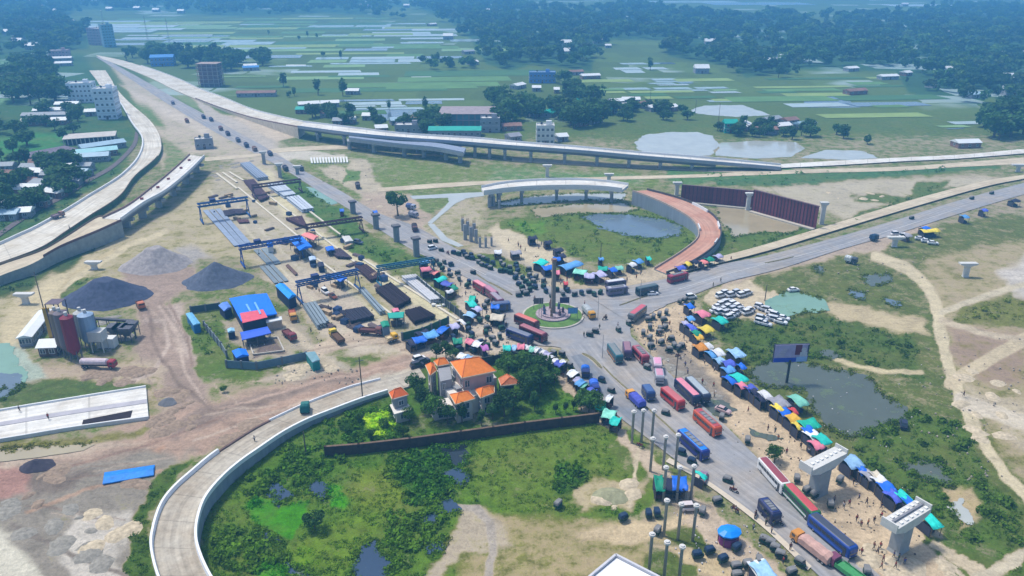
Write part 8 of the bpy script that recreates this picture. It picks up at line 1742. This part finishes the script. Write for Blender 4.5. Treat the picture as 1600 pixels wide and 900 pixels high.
# scattered debris: bricks, rubble and small stones
def debris(name, boxes, n, seed, rgb, s0, s1):
    r = random.Random(seed); mb = MB()
    for _ in range(n):
        b = r.choice(boxes); x, y = r.uniform(b[0], b[2]), r.uniform(b[1], b[3]); p = G(x, y); s = r.uniform(s0, s1); mb.box(p.x, p.y, -.05, s, s*r.uniform(.4, 1), s*r.uniform(.3, .7)+.08, r.uniform(0, 3), 0, r.uniform(.5, 1))
    mb.build(name, M(name+"_mat", rgb, .95, .4, 1.5, objvar=.2), kind='stuff')
debris("rubble", [(430,570,560,600),(1440,520,1600,640),(1300,400,1450,470),(500,240,620,290),(1440,640,1600,760)], 260, 5, (176,166,152), .12, .5)
debris("dark_rubble", [(720,440,800,540),(800,400,860,450),(990,490,1100,560),(1130,640,1300,740),(1300,740,1450,880),(480,400,640,540)], 480, 6, (104,92,82), .10, .36)
debris("litter", [(680,400,860,560),(990,480,1120,580),(1110,560,1440,830),(1050,800,1250,895),(800,400,1060,460),(340,470,500,560)], 600, 8, (210,206,204), .10, .32)

def mounds(name, polys, n, seed, rgb, r0, r1):
    r = random.Random(seed); mb = MB()
    for _ in range(n):
        p_ = r.choice(polys); (x, y), = sample_px(p_, 1, r); c = G(x, y); R_ = r.uniform(r0, r1); e = r.uniform(.5, 1); a0 = r.uniform(0, 3.1); h = R_*r.uniform(.07, .15); vs = []; m = 9
        for k, (f, z) in enumerate(((1, -.12), (.66, h*.6), (.3, h*.95))):
            for i in range(m):
                a = i*2*math.pi/m; q = f*R_*r.uniform(.8, 1.2); u, v = q*math.cos(a), q*e*math.sin(a); vs.append((c.x+u*math.cos(a0)-v*math.sin(a0), c.y+u*math.sin(a0)+v*math.cos(a0), z+r.uniform(-.04, .04)))
        vs.append((c.x, c.y, h)); mb.add(vs, [(k*m+i, k*m+(i+1) % m, (k+1)*m+(i+1) % m, (k+1)*m+i) for k in range(2) for i in range(m)]+[(2*m+i, 2*m+(i+1) % m, 3*m) for i in range(m)])
    mb.build(name, M(name+"_mat", rgb, .95, .35, 1.4, bump=.4, spec=.1), kind='stuff', smooth=True)
mounds("earth_mounds", [[(20,730),(200,720),(230,760),(120,800),(20,790)],[(330,690),(400,655),(440,650),(330,725),(290,730)],[(240,610),(290,600),(330,650),(250,665)],[(90,575),(240,575),(240,600),(110,600)],[(230,655),(330,640),(300,690),(240,700)]], 60, 3, (150,132,114), .9, 3.0)
mounds("sand_mounds", [[(130,800),(205,800),(200,840),(140,860)],[(430,565),(530,565),(540,590),(440,590)],[(910,760),(1000,755),(980,800),(910,800)],[(1440,540),(1590,560),(1600,720),(1510,680)],[(1290,300),(1420,295),(1340,325)],[(560,300),(620,310),(640,340),(600,335)],[(1330,850),(1480,870),(1500,900),(1340,900)]], 60, 4, (192,178,152), .8, 2.6)
mounds("grey_mounds", [[(0,780),(120,770),(200,830),(160,895),(40,860)],[(150,490),(215,500),(200,550),(150,545)],[(320,255),(400,250),(330,300)],[(1020,540),(1090,590),(1130,630),(1060,600)]], 60, 5, (146,142,132), .8, 2.6)
# ---------------- haze: one closed box of even, pale air ----------------
hz = bpy.data.materials.new("haze_air"); hz.use_nodes = True; n = hz.node_tree.nodes; n.remove(n["Principled BSDF"])
pv = n.new("ShaderNodeVolumePrincipled"); pv.inputs["Color"].default_value = HAZE_COLOR+(1,); pv.inputs["Density"].default_value = HAZE_DENSITY; pv.inputs["Anisotropy"].default_value = 0.0
hz.node_tree.links.new(pv.outputs[0], n["Material Output"].inputs["Volume"])
hb = MB(); hb.box(0, 7300, -2.0, 24600, 17800, 96.0); hb.build("haze", hz, kind='stuff')
